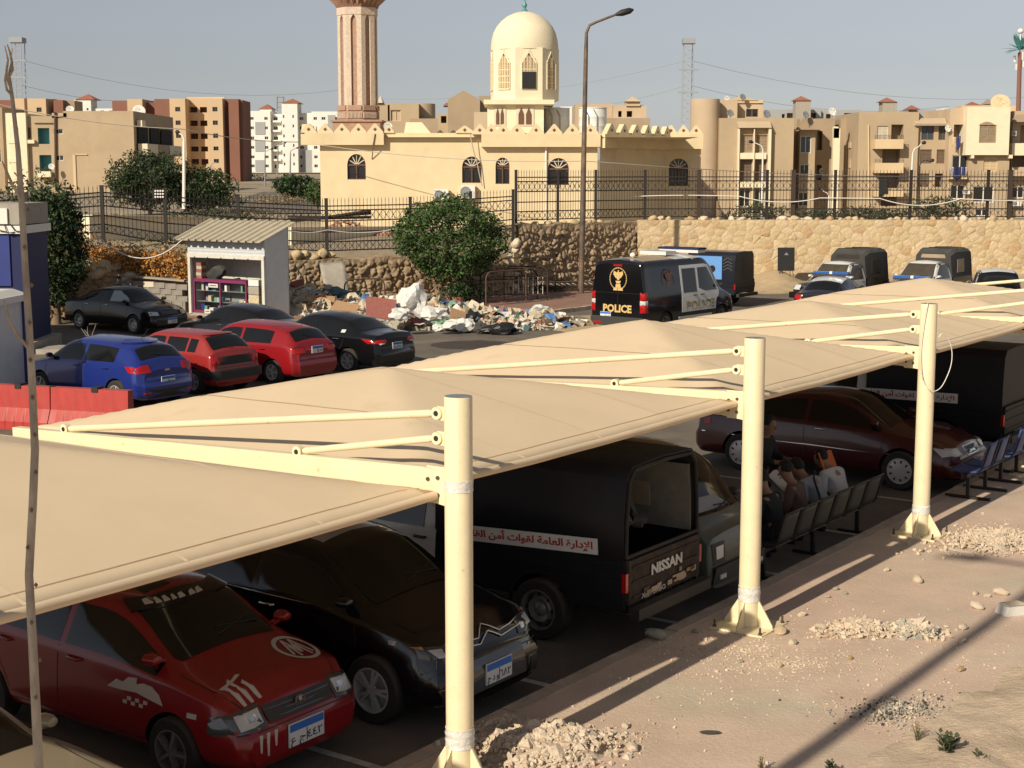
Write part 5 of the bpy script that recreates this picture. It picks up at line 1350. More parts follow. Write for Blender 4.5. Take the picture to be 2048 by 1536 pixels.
mb=MB(); mb.lathe([(7*mpx,dz(23)),(4*mpx,dz(19)),(2.4*mpx,dz(16)),(4.5*mpx,dz(13)),(4.8*mpx,dz(9)),(2.2*mpx,dz(5)),(1.6*mpx,dz(0)),(3.2*mpx,dz(-4)),(1.2*mpx,dz(-9)),(.8*mpx,dz(-22)),(0,dz(-24))],14,c=(dcx,DY,0)); ML.part(mb,'finial',M['teal'],smooth=60)
# latticed niche windows on the visible drum faces
ap=rD*math.cos(PI/8)
for k in range(8):
    a=ph+PI/8+k*PI/4; nrm=Vector((math.cos(a),math.sin(a),0))
    if nrm.y>.35: continue
    ux=Vector((-nrm.y,nrm.x,0)); C=Vector((dcx,DY,0))+nrm*(ap+.0)
    w=.42; zb_,zs_,zt_=dz(181),dz(130),dz(106); black=abs(nrm.x)<.3
    out=[(-w,zb_),(w,zb_),(w,zs_),(.12*w,zt_-.12),(0,zt_),(-.12*w,zt_-.12),(-w,zs_)]
    mb=MB(); mb.add([C+nrm*.012+ux*p+Vector((0,0,q)) for p,q in out],[tuple(range(len(out)))]); nw=ML.part(mb,'niche_window',M['wood'])
    mb=MB()
    for i in range(len(out)):
        p,q=out[i],out[(i+1)%len(out)]; mb.bar(C+nrm*.04+ux*p[0]+Vector((0,0,p[1])),C+nrm*.04+ux*q[0]+Vector((0,0,q[1])),.05,.09)
    ML.part(mb,'niche_frame',M['cream_pale'],nw)
    mb=MB()
    rows=14
    for r in range(rows):
        z=zb_+(zt_-.3-zb_)*(r+.5)/rows; hw=w if z<zs_ else w*max(.1,1-(z-zs_)/(zt_-zs_))
        for cidx in(-.66,-.22,.22,.66):
            if abs(cidx)*w>hw*.92: continue
            p=C+nrm*.045+ux*cidx*w+Vector((0,0,z)); s=.085
            for e in range(4):
                an=e*PI/4+(PI/8 if r%2 else 0); dv=ux*math.cos(an)+Vector((0,0,math.sin(an))); mb.bar(p-dv*s*1.25,p+dv*s*1.25,.03,.026)
    for fz in(.0,.25,.5,.75): mb.bar(C+nrm*.05-ux*w+Vector((0,0,zb_+(zs_-zb_)*fz)),C+nrm*.05+ux*w+Vector((0,0,zb_+(zs_-zb_)*fz)),.035,.05)
    mb.bar(C+nrm*.05+ux*w*.1+Vector((0,0,zb_)),C+nrm*.05+ux*w*.1+Vector((0,0,zs_+.3)),.035,.05)
    ML.part(mb,'lattice',M['cream'],nw,kind='stuff')
    if black:
        mb=MB(); zz=dz(148); c=C+nrm*.11
        mb.add([c-ux*w*.98+Vector((0,0,zb_)),c+ux*w*.98+Vector((0,0,zb_)),c+ux*w*.98+Vector((0,0,zz)),c-ux*w*.98+Vector((0,0,zz))],[(0,1,2,3)]); bs=ML.part(mb,'black_sheet',M['ink'],nw)
# paired pointed windows in the base
for (pa,pb) in((991,1009),(1035,1065)):
    mb=MB(); xa,xb=Xp(pa,DY-1.9),Xp(pb,DY-1.9); zz0,zz1=at(1050,249,DY-1.9).z,at(1050,214,DY-1.9).z; y=DY-1.92
    mb.span((xa-.08,y-.03,zz0-.08),(xb+.08,y+.0,zz1+.02)); fr=ML.part(mb,'paired_window',M['cream_grey'])
    for s in(0,1):
        a=xa+(xb-xa)*(.06+.5*s); b_=a+(xb-xa)*.38; sh=[(a,zz0),(b_,zz0),(b_,zz1-.42),((a+b_)/2,zz1-.02),(a,zz1-.42)]
        mb=MB(); mb.prism(sh,lambda p,q,d:(p,d,q),y-.045,y-.02); ML.part(mb,'light',M['wood'],fr)
# ------------------------------------------------------------------ minaret
NY=91.0; npx=NY/3000; ncx=at(716,150,NY).x; nz=lambda py: at(716,py,NY).z
mroot2=thing('minaret','tall octagonal brick minaret with long niches rising out of the picture','minaret',(ncx,NY,2.0)); NL=Local(mroot2)
rr_=37.5*npx/math.cos(PI/8)*.97; php=PI/8+R(-6)
mb=MB(); mb.span((ncx-46*npx,NY-46*npx,2.0),(ncx+46*npx,NY+46*npx,nz(245))); mb.span((ncx-50*npx,NY-50*npx,nz(245)+.003),(ncx+50*npx,NY+50*npx,nz(241))); NL.part(mb,'square_base',M['brick_pink'])
mb=MB(); mb.lathe([(rr_*1.06,nz(241)+.005),(rr_*1.06,nz(224)),(rr_*1.0,nz(222))],8,c=(ncx,NY,0),ph=php); NL.part(mb,'octagon_base',M['brick_pink'])
mb=MB(); mb.lathe([(rr_*.86,nz(222)),(rr_*.86,nz(32))],8,c=(ncx,NY,0),ph=php); NL.part(mb,'shaft_core',M['brick_pink'])
apo=rr_*math.cos(PI/8); side=2*rr_*math.sin(PI/8)
for k in range(8):
    a=php+PI/8+k*PI/4; nrm=Vector((math.cos(a),math.sin(a),0)); 
    if nrm.y>.5: continue
    ux=Vector((-nrm.y,nrm.x,0)); C=Vector((ncx,NY,0))+nrm*apo; rz=math.atan2(ux.y,ux.x)
    for s in(-1,1):
        p=C+ux*s*side*.345-nrm*.075; mb=MB(); mb.box((p.x,p.y,(nz(222)+nz(32))/2),(side*.31,.15,nz(32)-nz(222)),rz); NL.part(mb,'pier',M['brick_pale'])
    mb=MB(); hw=side*.19; ztp=nz(32); zs_=nz(44); 
    A=[(-hw,zs_),(-hw*.8,zs_+.16),(0,zs_+.36),(hw*.8,zs_+.16),(hw,zs_),(hw,ztp),(-hw,ztp)]
    mb.prism(A,lambda p,q,d:C+ux*p+nrm*(d-.15)+Vector((0,0,q)),0,.149); NL.part(mb,'niche_head',M['brick_pale'])
    mb=MB(); mb.box((C-nrm*.02).to_tuple()[:2]+((nz(222)+nz(212))/2,),(side*.9,.24,nz(212)-nz(222)),rz); NL.part(mb,'niche_sill',M['brick_pink'])
    if nrm.y<-.3:
        for j in range(11):
            p=C+ux*side*(-.45+.09*j)+nrm*.10; mb=MB(); mb.box((p.x,p.y,nz(232)),(side*.045,.08,nz(227)-nz(238)),rz); NL.part(mb,'baluster',M['brick_pale'])
mb=MB(); mb.lathe([(rr_*1.03,nz(32)),(rr_*1.03,nz(17))],8,c=(ncx,NY,0),ph=php); NL.part(mb,'band',M['brick_pale'])
mb=MB(); mb.lathe([(rr_*1.05,nz(17)+.002),(rr_*1.1,nz(12)),(rr_*1.34,nz(-8)),(rr_*1.4,nz(-20)),(rr_*1.4,nz(-60))],8,c=(ncx,NY,0),ph=php); NL.part(mb,'balcony_corbel',M['brick_dark'])
for k in range(8):
    a=php+PI/8+k*PI/4; nrm=Vector((math.cos(a),math.sin(a),0)); ux=Vector((-nrm.y,nrm.x,0))
    if nrm.y>.5: continue
    for s in(-.5,.0,.5):
        p0=Vector((ncx,NY,0))+nrm*(apo*1.02)+ux*s*side*.62+Vector((0,0,nz(14))); p1=Vector((ncx,NY,0))+nrm*(apo*1.33)+ux*s*side*.8+Vector((0,0,nz(-6)))
        mb=MB(); mb.tube([p0,p1],[.05,.24],4); NL.part(mb,'corbel_block',M['brick_pink'])
# roof equipment
def dish(label,px,py,Y,r,aim=(.3,-.9,.35),m='white_paint',grp='satellite dishes on the roofs',mesh=False):
    p=at(px,py,Y); t=thing('satellite_dish',label,'satellite dish',p-Vector((0,0,r*1.1)),0,grp)
    q=Vector(aim).normalized().to_track_quat('Z','Y').to_matrix()
    mb=MB(); mb.lathe([(0,-r*.22),(r*.5,-r*.17),(r*.85,-r*.06),(r,0),(r*.97,.01),(r*.5,-r*.14),(0,-r*.19)],22,c=(0,0,r*1.1),M=q); mb.build('reflector',M[m],t,smooth=40)
    mb=MB(); mb.cyl((0,.1,-.3),(0,.06,r*.9),.04,8); mb.build('mast',M['steel_grey'],t)
    f=Vector((0,0,r*1.1))+q@Vector((0,0,r*.7)); mb=MB(); mb.cyl(f,f+q@Vector((0,0,.12)),.05,8)
    for an in(0,2.1,4.2): mb.tube([Vector((0,0,r*1.1))+q@Vector((r*.8*math.cos(an),r*.8*math.sin(an),-.05)),f],.012,5)
    mb.build('feed_arm',M['steel_grey'],t)
dish('white dish on the mosque parapet right of the minaret',776,253,MY+1,.26)
def tank(label,px0,px1,py0,py1,Y):
    a,b_=at(px0,py1,Y),at(px1,py1,Y); r=(b_.x-a.x)/2; h=at(px0,py0,Y).z-a.z
    t=thing('water_tank',label,'water tank',((a.x+b_.x)/2,Y,a.z),0,'white water tanks on the mosque roof')
    mb=MB(); mb.lathe([(r,0),(r,h*.32),(r*1.01,h*.33),(r,h*.34),(r,h*.66),(r*1.01,h*.67),(r,h*.68),(r,h*.96),(r*.96,h)],32); mb.build('shell',M['tank'],t,smooth=40)
    mb=MB(); mb.lathe([(r*1.03,h),(r*1.03,h*1.03),(r*.3,h*1.06),(.0,h*1.06)],32); mb.build('lid',M['tank'],t,smooth=40)
    for s in(-.35,.25):
        mb=MB(); mb.tube([(r*s,-r*1.05,-.2),(r*s,-r*1.05,h*.7),(r*(s-.25),-r*1.02,h*.95)],.03,6); mb.build('pipe',M['steel_grey'],t)
tank('white water tank directly right of the dome base',1086,1139,218,268,MY+6)
tank('white water tank at the right end of the mosque roof',1157,1213,217,270,MY+5)
def ac(label,px0,px1,py0,py1,Y,fan=.35):
    a,b_=at(px0,py1,Y),at(px1,py0,Y); w=b_.x-a.x; h=b_.z-a.z
    t=thing('air_conditioner',label,'air conditioner',((a.x+b_.x)/2,Y,a.z),0,'outdoor air conditioning units')
    MB().box((0,0,h/2),(w,.34,h)).build('case',M['frame_white'],t)
    mb=MB(); mb.lathe([(h*.40,0),(h*.40,.03),(h*.32,.03),(h*.32,.01),(0,.01)],20,c=(-w*.16,-.172,h*.5),M=Matrix.Rotation(PI/2,3,'X')); mb.build('fan_grille',M['steel_grey'],t)
    mb=MB(); mb.box((-w*.3,.1,-.06),(.05,.5,.10)); mb.box((w*.3,.1,-.06),(.05,.5,.10)); mb.build('bracket',M['steel_grey'],t)
ac('air conditioner low on the mosque wall, left of the pair',868,897,378,400,MY-.3)
ac('air conditioner under the arched window, right of the pair',922,950,370,397,MY-.3)
# pile of broken bricks beside the mosque
# ------------------------------------------------------------------ apartment blocks
def cube_part(Lc,name,m,px0,px1,py0,py1,Y,dep,par=None,back=0.):
    a,b_=at(px0,py1,Y),at(px1,py0,Y); mb=MB(); mb.span((a.x,Y+back,a.z),(b_.x,Y+back+dep,b_.z)); return Lc.part(mb,name,M[m],par)
class Block:
    def __init__(s,name,label,px0,px1,pb,Y,cat='building',grp=None):
        c=at((px0+px1)/2,pb,Y); s.t=thing(name,label,cat,(c.x,Y,c.z),0,grp); s.L=Local(s.t); s.Y=Y
    def face(s,px0,px1,py0,py1,m,ops=(),Y=None,dep=.25,depth=8,name='wall',par=None):
        # front wall with real openings (px rectangles), roof slab and both side walls
        Y=Y or s.Y; O=at(px0,py1,Y); w=at(px1,py1,Y).x-O.x; h=at(px0,py0,Y).z-O.z; mb=MB(); k=Y/3000
        oo=[]
        for o in ops:
            a,b_,c,d=o[:4]; A=(max(.02,at(a,py1,Y).x-O.x),min(w-.02,at(b_,py1,Y).x-O.x),max(.02,at(px0,d,Y).z-O.z),min(h-.02,at(px0,c,Y).z-O.z)); oo.append(A)
        P=fr_wall(mb,O,(1,0,0),w,h,oo,dep)
        q=[O+Vector((0,0,0)),O+Vector((w,0,0)),O+Vector((w,depth,0)),O+Vector((0,depth,0))]; up=Vector((0,0,h))
        mb.add([q[1],q[2],q[2]+up,q[1]+up],[(0,1,2,3)]); mb.add([q[3],q[0],q[0]+up,q[3]+up],[(0,1,2,3)]); mb.add([p+up*.999 for p in q],[(0,1,2,3)]); mb.add([q[2],q[3],q[3]+up,q[2]+up],[(0,1,2,3)])
        wall=s.L.part(mb,name,M[m],par)
        for o,A in zip(ops,oo):
            kind=o[4] if len(o)>4 else 'two'; fr=o[5] if len(o)>5 else 'frame_white'; pn=o[6] if len(o)>6 else 'pane'
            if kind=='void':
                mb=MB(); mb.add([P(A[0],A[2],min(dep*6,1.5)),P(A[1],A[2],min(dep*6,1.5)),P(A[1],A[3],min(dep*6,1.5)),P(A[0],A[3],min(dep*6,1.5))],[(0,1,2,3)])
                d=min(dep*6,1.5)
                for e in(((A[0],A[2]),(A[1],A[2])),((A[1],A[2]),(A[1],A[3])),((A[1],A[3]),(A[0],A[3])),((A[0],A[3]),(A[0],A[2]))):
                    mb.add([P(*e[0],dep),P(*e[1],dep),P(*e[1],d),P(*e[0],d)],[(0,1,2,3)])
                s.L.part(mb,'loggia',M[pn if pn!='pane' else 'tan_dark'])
            else: win(s.L,P,*A,dep,fr,pn,kind)
        return P,O,wall
    def box(s,name,m,px0,px1,py0,py1,dep=1.,Y=None,back=0.,par=None): return cube_part(s.L,name,m,px0,px1,py0,py1,Y or s.Y,dep,par,back)
    def balcony(s,px0,px1,py0,py1,m,out=1.1,Y=None,rail=True):
        Y=Y or s.Y; a,b_=at(px0,py1,Y),at(px1,py0,Y)
        mb=MB(); mb.span((a.x,Y-out,a.z),(b_.x,Y-.01,a.z+.14)); mb.span((a.x,Y-out,a.z+.14),(b_.x,Y-out+.12,b_.z)); mb.span((a.x,Y-out+.12,a.z+.14),(a.x+.12,Y-.01,b_.z)); mb.span((b_.x-.12,Y-out+.12,a.z+.14),(b_.x,Y-.01,b_.z))
        o=s.L.part(mb,'balcony',M[m])
        if rail:
            mb=MB(); 
            for z in(.12,.26,.40): mb.bar((a.x,Y-out+.06,b_.z+z),(b_.x,Y-out+.06,b_.z+z),.03,.03)
            for k in range(7): x=a.x+(b_.x-a.x)*k/6; mb.bar((x,Y-out+.06,b_.z),(x,Y-out+.06,b_.z+.42),.025,.025,up=(0,1,0))
            s.L.part(mb,'railing',M['iron_brown'],o)
        return o
    def hip(s,px0,px1,py0,py1,m,dep=5,name='roof',Y=None,par=None):
        Y=Y or s.Y; a,b_=at(px0,py1,Y),at(px1,py0,Y); cx=(a.x+b_.x)/2; mb=MB()
        mb.add([(a.x,Y-.3,a.z),(b_.x,Y-.3,a.z),(b_.x,Y+dep,a.z),(a.x,Y+dep,a.z),(cx,Y+dep/2,b_.z)],[(0,1,4),(1,2,4),(2,3,4),(3,0,4),(0,3,2,1)]); return s.L.part(mb,name,M[m],par)
SHL=('shut','shutter','shutter')
# --- left: tan block with blank wall, white framed bay
B=Block('apartment_block','tan three storey block with a large blank stained wall, left behind the bushes',18,300,385,205)
B.face(133,272,222,392,'tan',[],depth=24)
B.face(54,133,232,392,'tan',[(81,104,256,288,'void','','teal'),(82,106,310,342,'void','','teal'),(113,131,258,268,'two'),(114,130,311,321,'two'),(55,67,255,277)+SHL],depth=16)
B.face(18,54,226,392,'cream_pale',[(32,44,255,277)+SHL,(34,45,293,316)+SHL,(31,44,333,355)+SHL],depth=16)
B.box('frame_fin','cream_pale',27,31,250,392,.5,back=-.5); B.box('frame_fin','cream_pale',46,54,226,392,.7,back=-.7); B.box('frame_band','cream_pale',18,71,280,287,.6,back=-.6); B.box('frame_band','cream_pale',18,54,318,325,.6,back=-.6)
B.balcony(80,105,343,354,'cream_pale',.9); B.hip(68,106,236,246,'tan_dark',2)
B.box('parapet_block','tan_pink',104,133,226,236,4)
mb=MB(); mb.tube([at(110,224,204.8),at(112,380,204.8)],.16,6); B.L.part(mb,'drain_pipe',M['rust'])
for (a,b_,c,d) in((149,151,309,392),(149,175,308,310),):
    B.box('pipe_chase','tan_light',a,b_,c,d,.15,back=-.15)
# right return in shade, loggias and balconies
xr=at(272,300,205).x
mb=MB()
for i,(y0,y1,pz0,pz1) in enumerate(((206.5,212,252,287),(213.5,219,250,287),(220,227,252,287),(206.5,212,316,350),(213.5,219,316,350))):
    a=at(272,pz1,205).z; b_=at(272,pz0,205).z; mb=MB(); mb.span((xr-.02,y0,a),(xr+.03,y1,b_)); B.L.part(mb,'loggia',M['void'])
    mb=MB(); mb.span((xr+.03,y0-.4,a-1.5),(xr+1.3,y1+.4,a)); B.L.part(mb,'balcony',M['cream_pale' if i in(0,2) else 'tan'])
mb=MB(); mb.span((xr+.0,206,at(0,253,205).z),(xr+.7,208,at(0,240,205).z)); B.L.part(mb,'awning',M['cream_pale'])
dish('big white dish on the flat roof of the blank tan block',140,219,206,.55); dish('second pale dish further right on the blank tan roof',278,222,215,.9)
dish('white dish fixed on the wall beside the lower green balcony',103,333,203.5,.42)
# dark block at the far left edge
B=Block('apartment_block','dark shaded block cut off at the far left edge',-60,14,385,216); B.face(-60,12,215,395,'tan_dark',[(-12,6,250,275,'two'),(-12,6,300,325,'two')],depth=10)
# apricot block behind
B=Block('apartment_block','apricot and brown roofline rising behind the blank tan block',0,150,300,265)
for (a,b_,c,m,dp,bk) in((-10,30,200,'brown_red',6,3),(30,54,197,'apricot',6,0),(54,60,197,'brown_red',6,2),(60,97,197,'apricot',6,-1),(97,112,198,'brown_red',5,3),(112,131,200,'brown_red',6,0),(131,154,201,'tan_dark',5,2)):
    B.face(a,b_,c,330,m,[(78,88,215,224,'two','shutter')] if a==60 else [],Y=265+bk,depth=dp)
# white stair tower with red roof
B=Block('stair_tower','white stair tower with red tiled cap left of the apricot flats',152,190,300,335,'tower'); B.face(153,186,199,320,'bwhite',[(177,181,216,221,'two')],depth=5); B.hip(150,190,187,199,'tile_red',5.5)
B.face(186,232,217,320,'bwhite',Y=336,depth=5,ops=[(205,212,221,226),(222,229,221,226)])
# six storey apricot flats
B=Block('apartment_block','six storey apricot and brown flats standing tallest on the left',230,489,366,300)
rows=[(214,223),(241,250),(267,276),(293,301),(318,326),(344,352)]
B.face(230,260,201,366,'brown_red',Y=303,depth=10); B.face(260,290,198,366,'apricot',Y=301,depth=10); B.face(290,314,205,366,'brown_red',Y=304,depth=8); B.face(314,344,198,366,'brown_red',Y=300.5,depth=10)
B.face(344,375,197,368,'apricot',[(355,365,a,b_,'two','shutter') for a,b_ in rows[:3]],depth=12)
B.face(375,420,197,368,'apricot',[(380,399,a,b_+2,'void','','brown_red') for a,b_ in rows]+[(404,418,a,b_+2,'void','','brown_red') for a,b_ in rows],Y=304,depth=10)
B.face(420,449,197,368,'apricot',[(429,439,a,b_,'two','shutter') for a,b_ in rows],Y=299,depth=12)
B.face(449,461,198,368,'brown_red',Y=302,depth=8); B.face(461,481,198,368,'brown_red',Y=300,depth=10); B.face(481,489,200,368,'brown_red',Y=301,depth=9)
B.box('roof_parapet','tan_light',375,449,194,197,.5,Y=304)
# white and grey flats
B=Block('apartment_block','white and grey flats with red capped stair tower left of the minaret',488,690,345,415)
R6=[(234,240),(253,259),(273,279),(292,298),(311,317),(329,335)]
B.face(488,543,222,345,'bwhite',[(503,510,a,b_) for a,b_ in R6]+[(531,538,a,b_) for a,b_ in R6],depth=12)
for (a,b_,c,d) in((501,543,245,268),(501,543,282,303),(488,530,320,345)): 
    pass
B.box('grey_panel','bgrey',511,530,244,269,.15,back=-.15); B.box('grey_panel','bgrey',511,530,281,303,.15,back=-.15); B.box('grey_panel','bgrey',511,530,320,343,.15,back=-.15)
B.face(543,566,228,345,'bwhite',[(549,558,a,b_+2) for a,b_ in R6],Y=417,depth=10)
for a,b_ in R6[:5]: B.balcony(545,563,b_+1,b_+5,'bwhite',1.2,Y=417,rail=False)
B.face(566,597,206,345,'bwhite',[(568,571,a-4,b_-4) for a,b_ in R6]+[(587,590,a-4,b_-4) for a,b_ in R6],Y=413,depth=8); B.hip(563,600,196,206,'tile_red',8,Y=413)
B.face(597,625,226,345,'bwhite',[(601,609,a,b_) for a,b_ in R6],Y=416,depth=10); B.face(625,690,223,345,'bwhite',[(617+12,617+19,a,b_) for a,b_ in R6]+[(645,653,a,b_) for a,b_ in R6]+[(672,680,a,b_) for a,b_ in R6],Y=415,depth=10)
B.box('grey_panel','bgrey',656,670,230,268,.15,back=-.15); B.box('grey_panel','bgrey',605,626,300,345,.15,back=-.15,Y=415.5)
B.face(520,543,218,224,'bwhite',Y=420,depth=6); B.hip(517,545,207,218,'tile_red',7,Y=420); B.hip(672,700,214,224,'tile_red',7,Y=420)
mb=MB()
for px in(554,567): mb.cyl(at(px,222,414),at(px,193,414),.2,6)
for py in(194,204,214): mb.cyl(at(554,py,414),at(567,py,414),.15,6)
B.L.part(mb,'roof_frame',M['steel_grey'])
# --- centre: houses between minaret and dome
B=Block('flat_house','tan flat house with a rounded corner between minaret and dome',755,872,262,150,'house')
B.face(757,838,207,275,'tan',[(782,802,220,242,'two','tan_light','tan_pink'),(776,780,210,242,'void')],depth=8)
mb=MB(); c=at(843,275,152); r=27*150/3000; mb.lathe([(r,c.z),(r,at(843,207,152).z)],28,c=(c.x,153,0)); B.L.part(mb,'round_corner',M['tan'],smooth=50)
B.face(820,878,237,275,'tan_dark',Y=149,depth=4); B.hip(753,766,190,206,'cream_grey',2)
B=Block('gabled_house','plain tan gabled house wall just left of the dome',895,985,262,140,'house')
B.face(896,960,199,275,'tan_dark',depth=6); mb=MB(); a,b_,c=at(896,199,140),at(960,199,140),at(927,181,140); mb.prism([(a.x,a.z),(b_.x,b_.z),(c.x,c.z)],lambda p,q,d:(p,d,q),140,146); B.L.part(mb,'gable',M['tan_dark'])
B.face(958,985,192,275,'tan_dark',Y=141,depth=5); B.face(948,980,224,275,'tan_pink',Y=137,depth=2); B.face(876,900,228,275,'tan',Y=142,depth=4,ops=[(882,893,232,246,'void')]); B.hip(886,899,203,212,'tile_red',3,Y=160)
B=Block('flat_house','tan pink house with a small crowned turret right of the water tanks',1150,1292,262,150,'house')
B.face(1150,1226,208,275,'tan_pink',depth=8); B.face(1226,1292,210,275,'tan_pink',[(1236,1243,222,234,'void'),(1253,1264,222,234,'void')],Y=148,depth=8); B.face(1210,1300,236,275,'tan_dark',Y=146,depth=2)
B.face(1252,1280,203,212,'tan_pink',Y=147.8,depth=2); B.hip(1250,1282,192,203,'tan_light',2,Y=147.8)
B.face(1120,1186,213,275,'bwhite',Y=170,depth=5)
# --- right hand blocks
YR=160
B=Block('apartment_block','tan block with a curved end wall and white framed window bay, right of the mosque',1375,1700,445,YR)
mb=MB(); c=at(1405,445,YR+2); r=29*YR/3000; mb.lathe([(r,c.z-1),(r,at(1405,199,YR+2).z)],36,c=(c.x,YR+1.6,0)); B.L.part(mb,'round_corner',M['tan_pink'],smooth=50)
B.face(1405,1470,200,445,'tan_pink',Y=YR+2.5,depth=6)
P,O,w_=B.face(1435,1583,236,450,'tan',[(1479,1502,270,305)+('shut','shutter_light','shutter_light'),(1509,1531,270,305)+('shut','shutter_light','shutter_light'),(1478,1501,319,363)+SHL,(1508,1530,319,363)+SHL,(1478,1499,376,413,'two'),(1508,1528,376,413,'two')],depth=14,dep=.35)
for (a,b_,c,d) in((1471,1478,256,450),(1502,1508,258,450),(1531,1541,256,450)): B.box('bay_fin','cream_pale',a,b_,c,d,.7,back=-.7)
B.box('bay_band','cream_pale',1478,1531,306,318,.55,back=-.55); B.box('bay_band','cream_pale',1478,1531,364,375,.55,back=-.55); 
a,b_=at(1474,256,YR),at(1541,243,YR); mb=MB(); mb.prism([(YR-.9,a.z),(YR-.01,b_.z),(YR-.01,a.z)],lambda p,q,d:(d,p,q),a.x,b_.x); B.L.part(mb,'bay_roof',M['tan_pink'])
B.face(1595,1626,238,450,'tan',[(1596.5,1618,272,306,'two','frame_white','pane_blue'),(1597,1615,329,349,'two'),(1594,1615,385,412,'two')],Y=YR+3,depth=10)
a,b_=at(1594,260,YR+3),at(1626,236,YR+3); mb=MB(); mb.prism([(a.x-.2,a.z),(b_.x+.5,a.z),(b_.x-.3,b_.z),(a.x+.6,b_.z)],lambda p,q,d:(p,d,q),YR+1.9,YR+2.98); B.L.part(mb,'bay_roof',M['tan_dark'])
B.face(1583,1597,237,450,'tan_dark',Y=YR+5,depth=6); B.face(1626,1664,237,450,'tan_dark',[(1630,1640,262,300,'void'),(1630,1640,330,360,'void')],Y=YR+6,depth=8); B.face(1662,1675,253,450,'cream_pale',Y=YR+2.6,depth=.8); B.face(1675,1695,238,450,'tan_dark',Y=YR+6,depth=8)  # darker tan here paints in the shade of the block's right sides
mb=MB(); mb.span((at(1675,0,YR+2.7).x,YR+2.6,at(0,275,YR).z),(at(1686,0,YR+2.7).x,YR+3.4,at(0,255,YR).z)); B.L.part(mb,'fin_cap',M['cream_pale'])
B.face(1467,1526,206,238,'tan_pink',[(1492,1516,218,234,'two','shutter')],Y=YR+4,depth=6); B.hip(1458,1516,189,201,'tan_light',5,Y=YR+4); B.box('penthouse','tan_light',1466,1526,200,206,5,Y=YR+3.8)
ac('air conditioner on the shaded return of the tan bay block',1639,1645,337,347,YR+5.6)
for k,(px,py,r) in enumerate(((1454,197,.32),(1486,194,.36),(1461,226,.4),(1534,228,.45),(1612,229,.38),(1665,223,.45))):
    dish(['small white dish above the curved end wall','dark rimmed dish on the penthouse ridge','dish tucked beside the penthouse wall','dish at the right foot of the penthouse','dark mesh dish above the shaded window bay','wide pale dish on the roof near the grey block'][k],px,py,YR+(3 if k<2 else 1),r,m='white_paint' if k in(0,5) else 'steel_grey')
B=Block('apartment_block','tan block with stacked balconies and hanging laundry at right',1695,1935,445,YR)
B.face(1695,1716,237,450,'tan_pink',[(1697,1713,253,268,'void'),(1697,1713,300,314,'void'),(1697,1713,346,366,'void')],Y=YR+4,depth=8)
for (c,d) in((285,296),(318,336),(372,384)): B.balcony(1696,1714,c,d,'tan_pink',.8,Y=YR+4,rail=False)
B.face(1711,1830,224,450,'tan',[(1776,1800,249,282,'void'),(1748,1770,252,282,'shut','cream_grey','cream_grey'),(1760,1795,298,326,'void'),(1755,1795,346,376,'void'),(1760,1792,393,412,'void')],depth=12)
for (c,d) in((279,298),(326,346),(377,393)): B.balcony(1744,1801,c,d,'tan_light',1.3)
B.face(1830,1892,236,450,'tan',[(1836,1861,252,280,'two','shutter','pane_blue'),(1870,1889,252,280,'two','shutter','pane_blue'),(1835,1858,299,327)+SHL,(1868,1886,299,327)+SHL,(1832,1855,347,374)+SHL,(1866,1882,347,374,'void')],Y=YR+.5,depth=10)
B.box('eave','cream_grey',1826,1893,248,251,.9,Y=YR+.4,back=-.8); a,b_=at(1828,248,YR),at(1892,236,YR); mb=MB(); mb.prism([(YR-.5,a.z),(YR+.48,b_.z),(YR+.48,a.z)],lambda p,q,d:(d,p,q),a.x,b_.x); B.L.part(mb,'tiled_eave',M['tan_pink'])
B.face(1891,1933,217,450,'tan_pink',[(1900,1928,249,286,'void'),(1899,1931,310,336,'two','frame_white'),(1898,1926,370,398,'two','frame_white')],Y=YR-.8,depth=10)
B.balcony(1896,1930,352,358,'tan_light',.9,Y=YR-.8)
mb=MB(); mb.tube([at(1737,250,YR-.1),at(1738,440,YR-.1)],.09,6); B.L.part(mb,'drain_pipe',M['tan_light'])
def cloth(label,px0,px1,py0,py1,Y,m,grp='laundry hung on the balconies'):
    a,b_=at(px0,py1,Y),at(px1,py0,Y); rg_=random.Random(int(px0)); mb=MB(); 
    mb.grid(lambda s,q:(a.x+(b_.x-a.x)*s,Y-.05+.05*math.sin(s*9+px0)*(1-q),b_.z+(a.z-b_.z)*q*(1-.12*math.sin(s*5+px0))),8,6)
    o=mb.build('laundry',M[m],smooth=80); sm=o.modifiers.new('t','SOLIDIFY'); sm.thickness=.02; return tag(o,label,'laundry',grp)
cloth('yellow cloth hanging from the arched balcony',1904,1912,274,294,YR-1.6,'stone_b'); cloth('blue cloth hanging from the arched balcony',1913,1921,272,297,YR-1.6,'blue_and_lit_patch'); cloth('grey cloth on the rail below the white window',1897,1905,336,350,YR-1.8,'cloth_grey'); cloth('dark violet cloth on the rail below the white window',1906,1922,334,358,YR-1.8,'navy'); cloth('blue cloth at the rail, rightmost of the hanging washing',1923,1931,334,350,YR-1.8,'blue_and_lit_patch')
cloth('dark clothes under the lowest balcony behind the fence',1757,1776,358,390,YR-1.4,'cloth_dark')
dish('white dish beside the arched balcony with laundry',1896,257,YR-1.2,.36)
B=Block('apartment_block','cream and tan end block with closed arched shutters under a huge roof dish',1931,2080,445,YR)
B.face(1931,2017,214,310,'cream_pale',[(1957,1991,250,286,'shut','shutter_light','shutter_light')],Y=YR-2,depth=9)
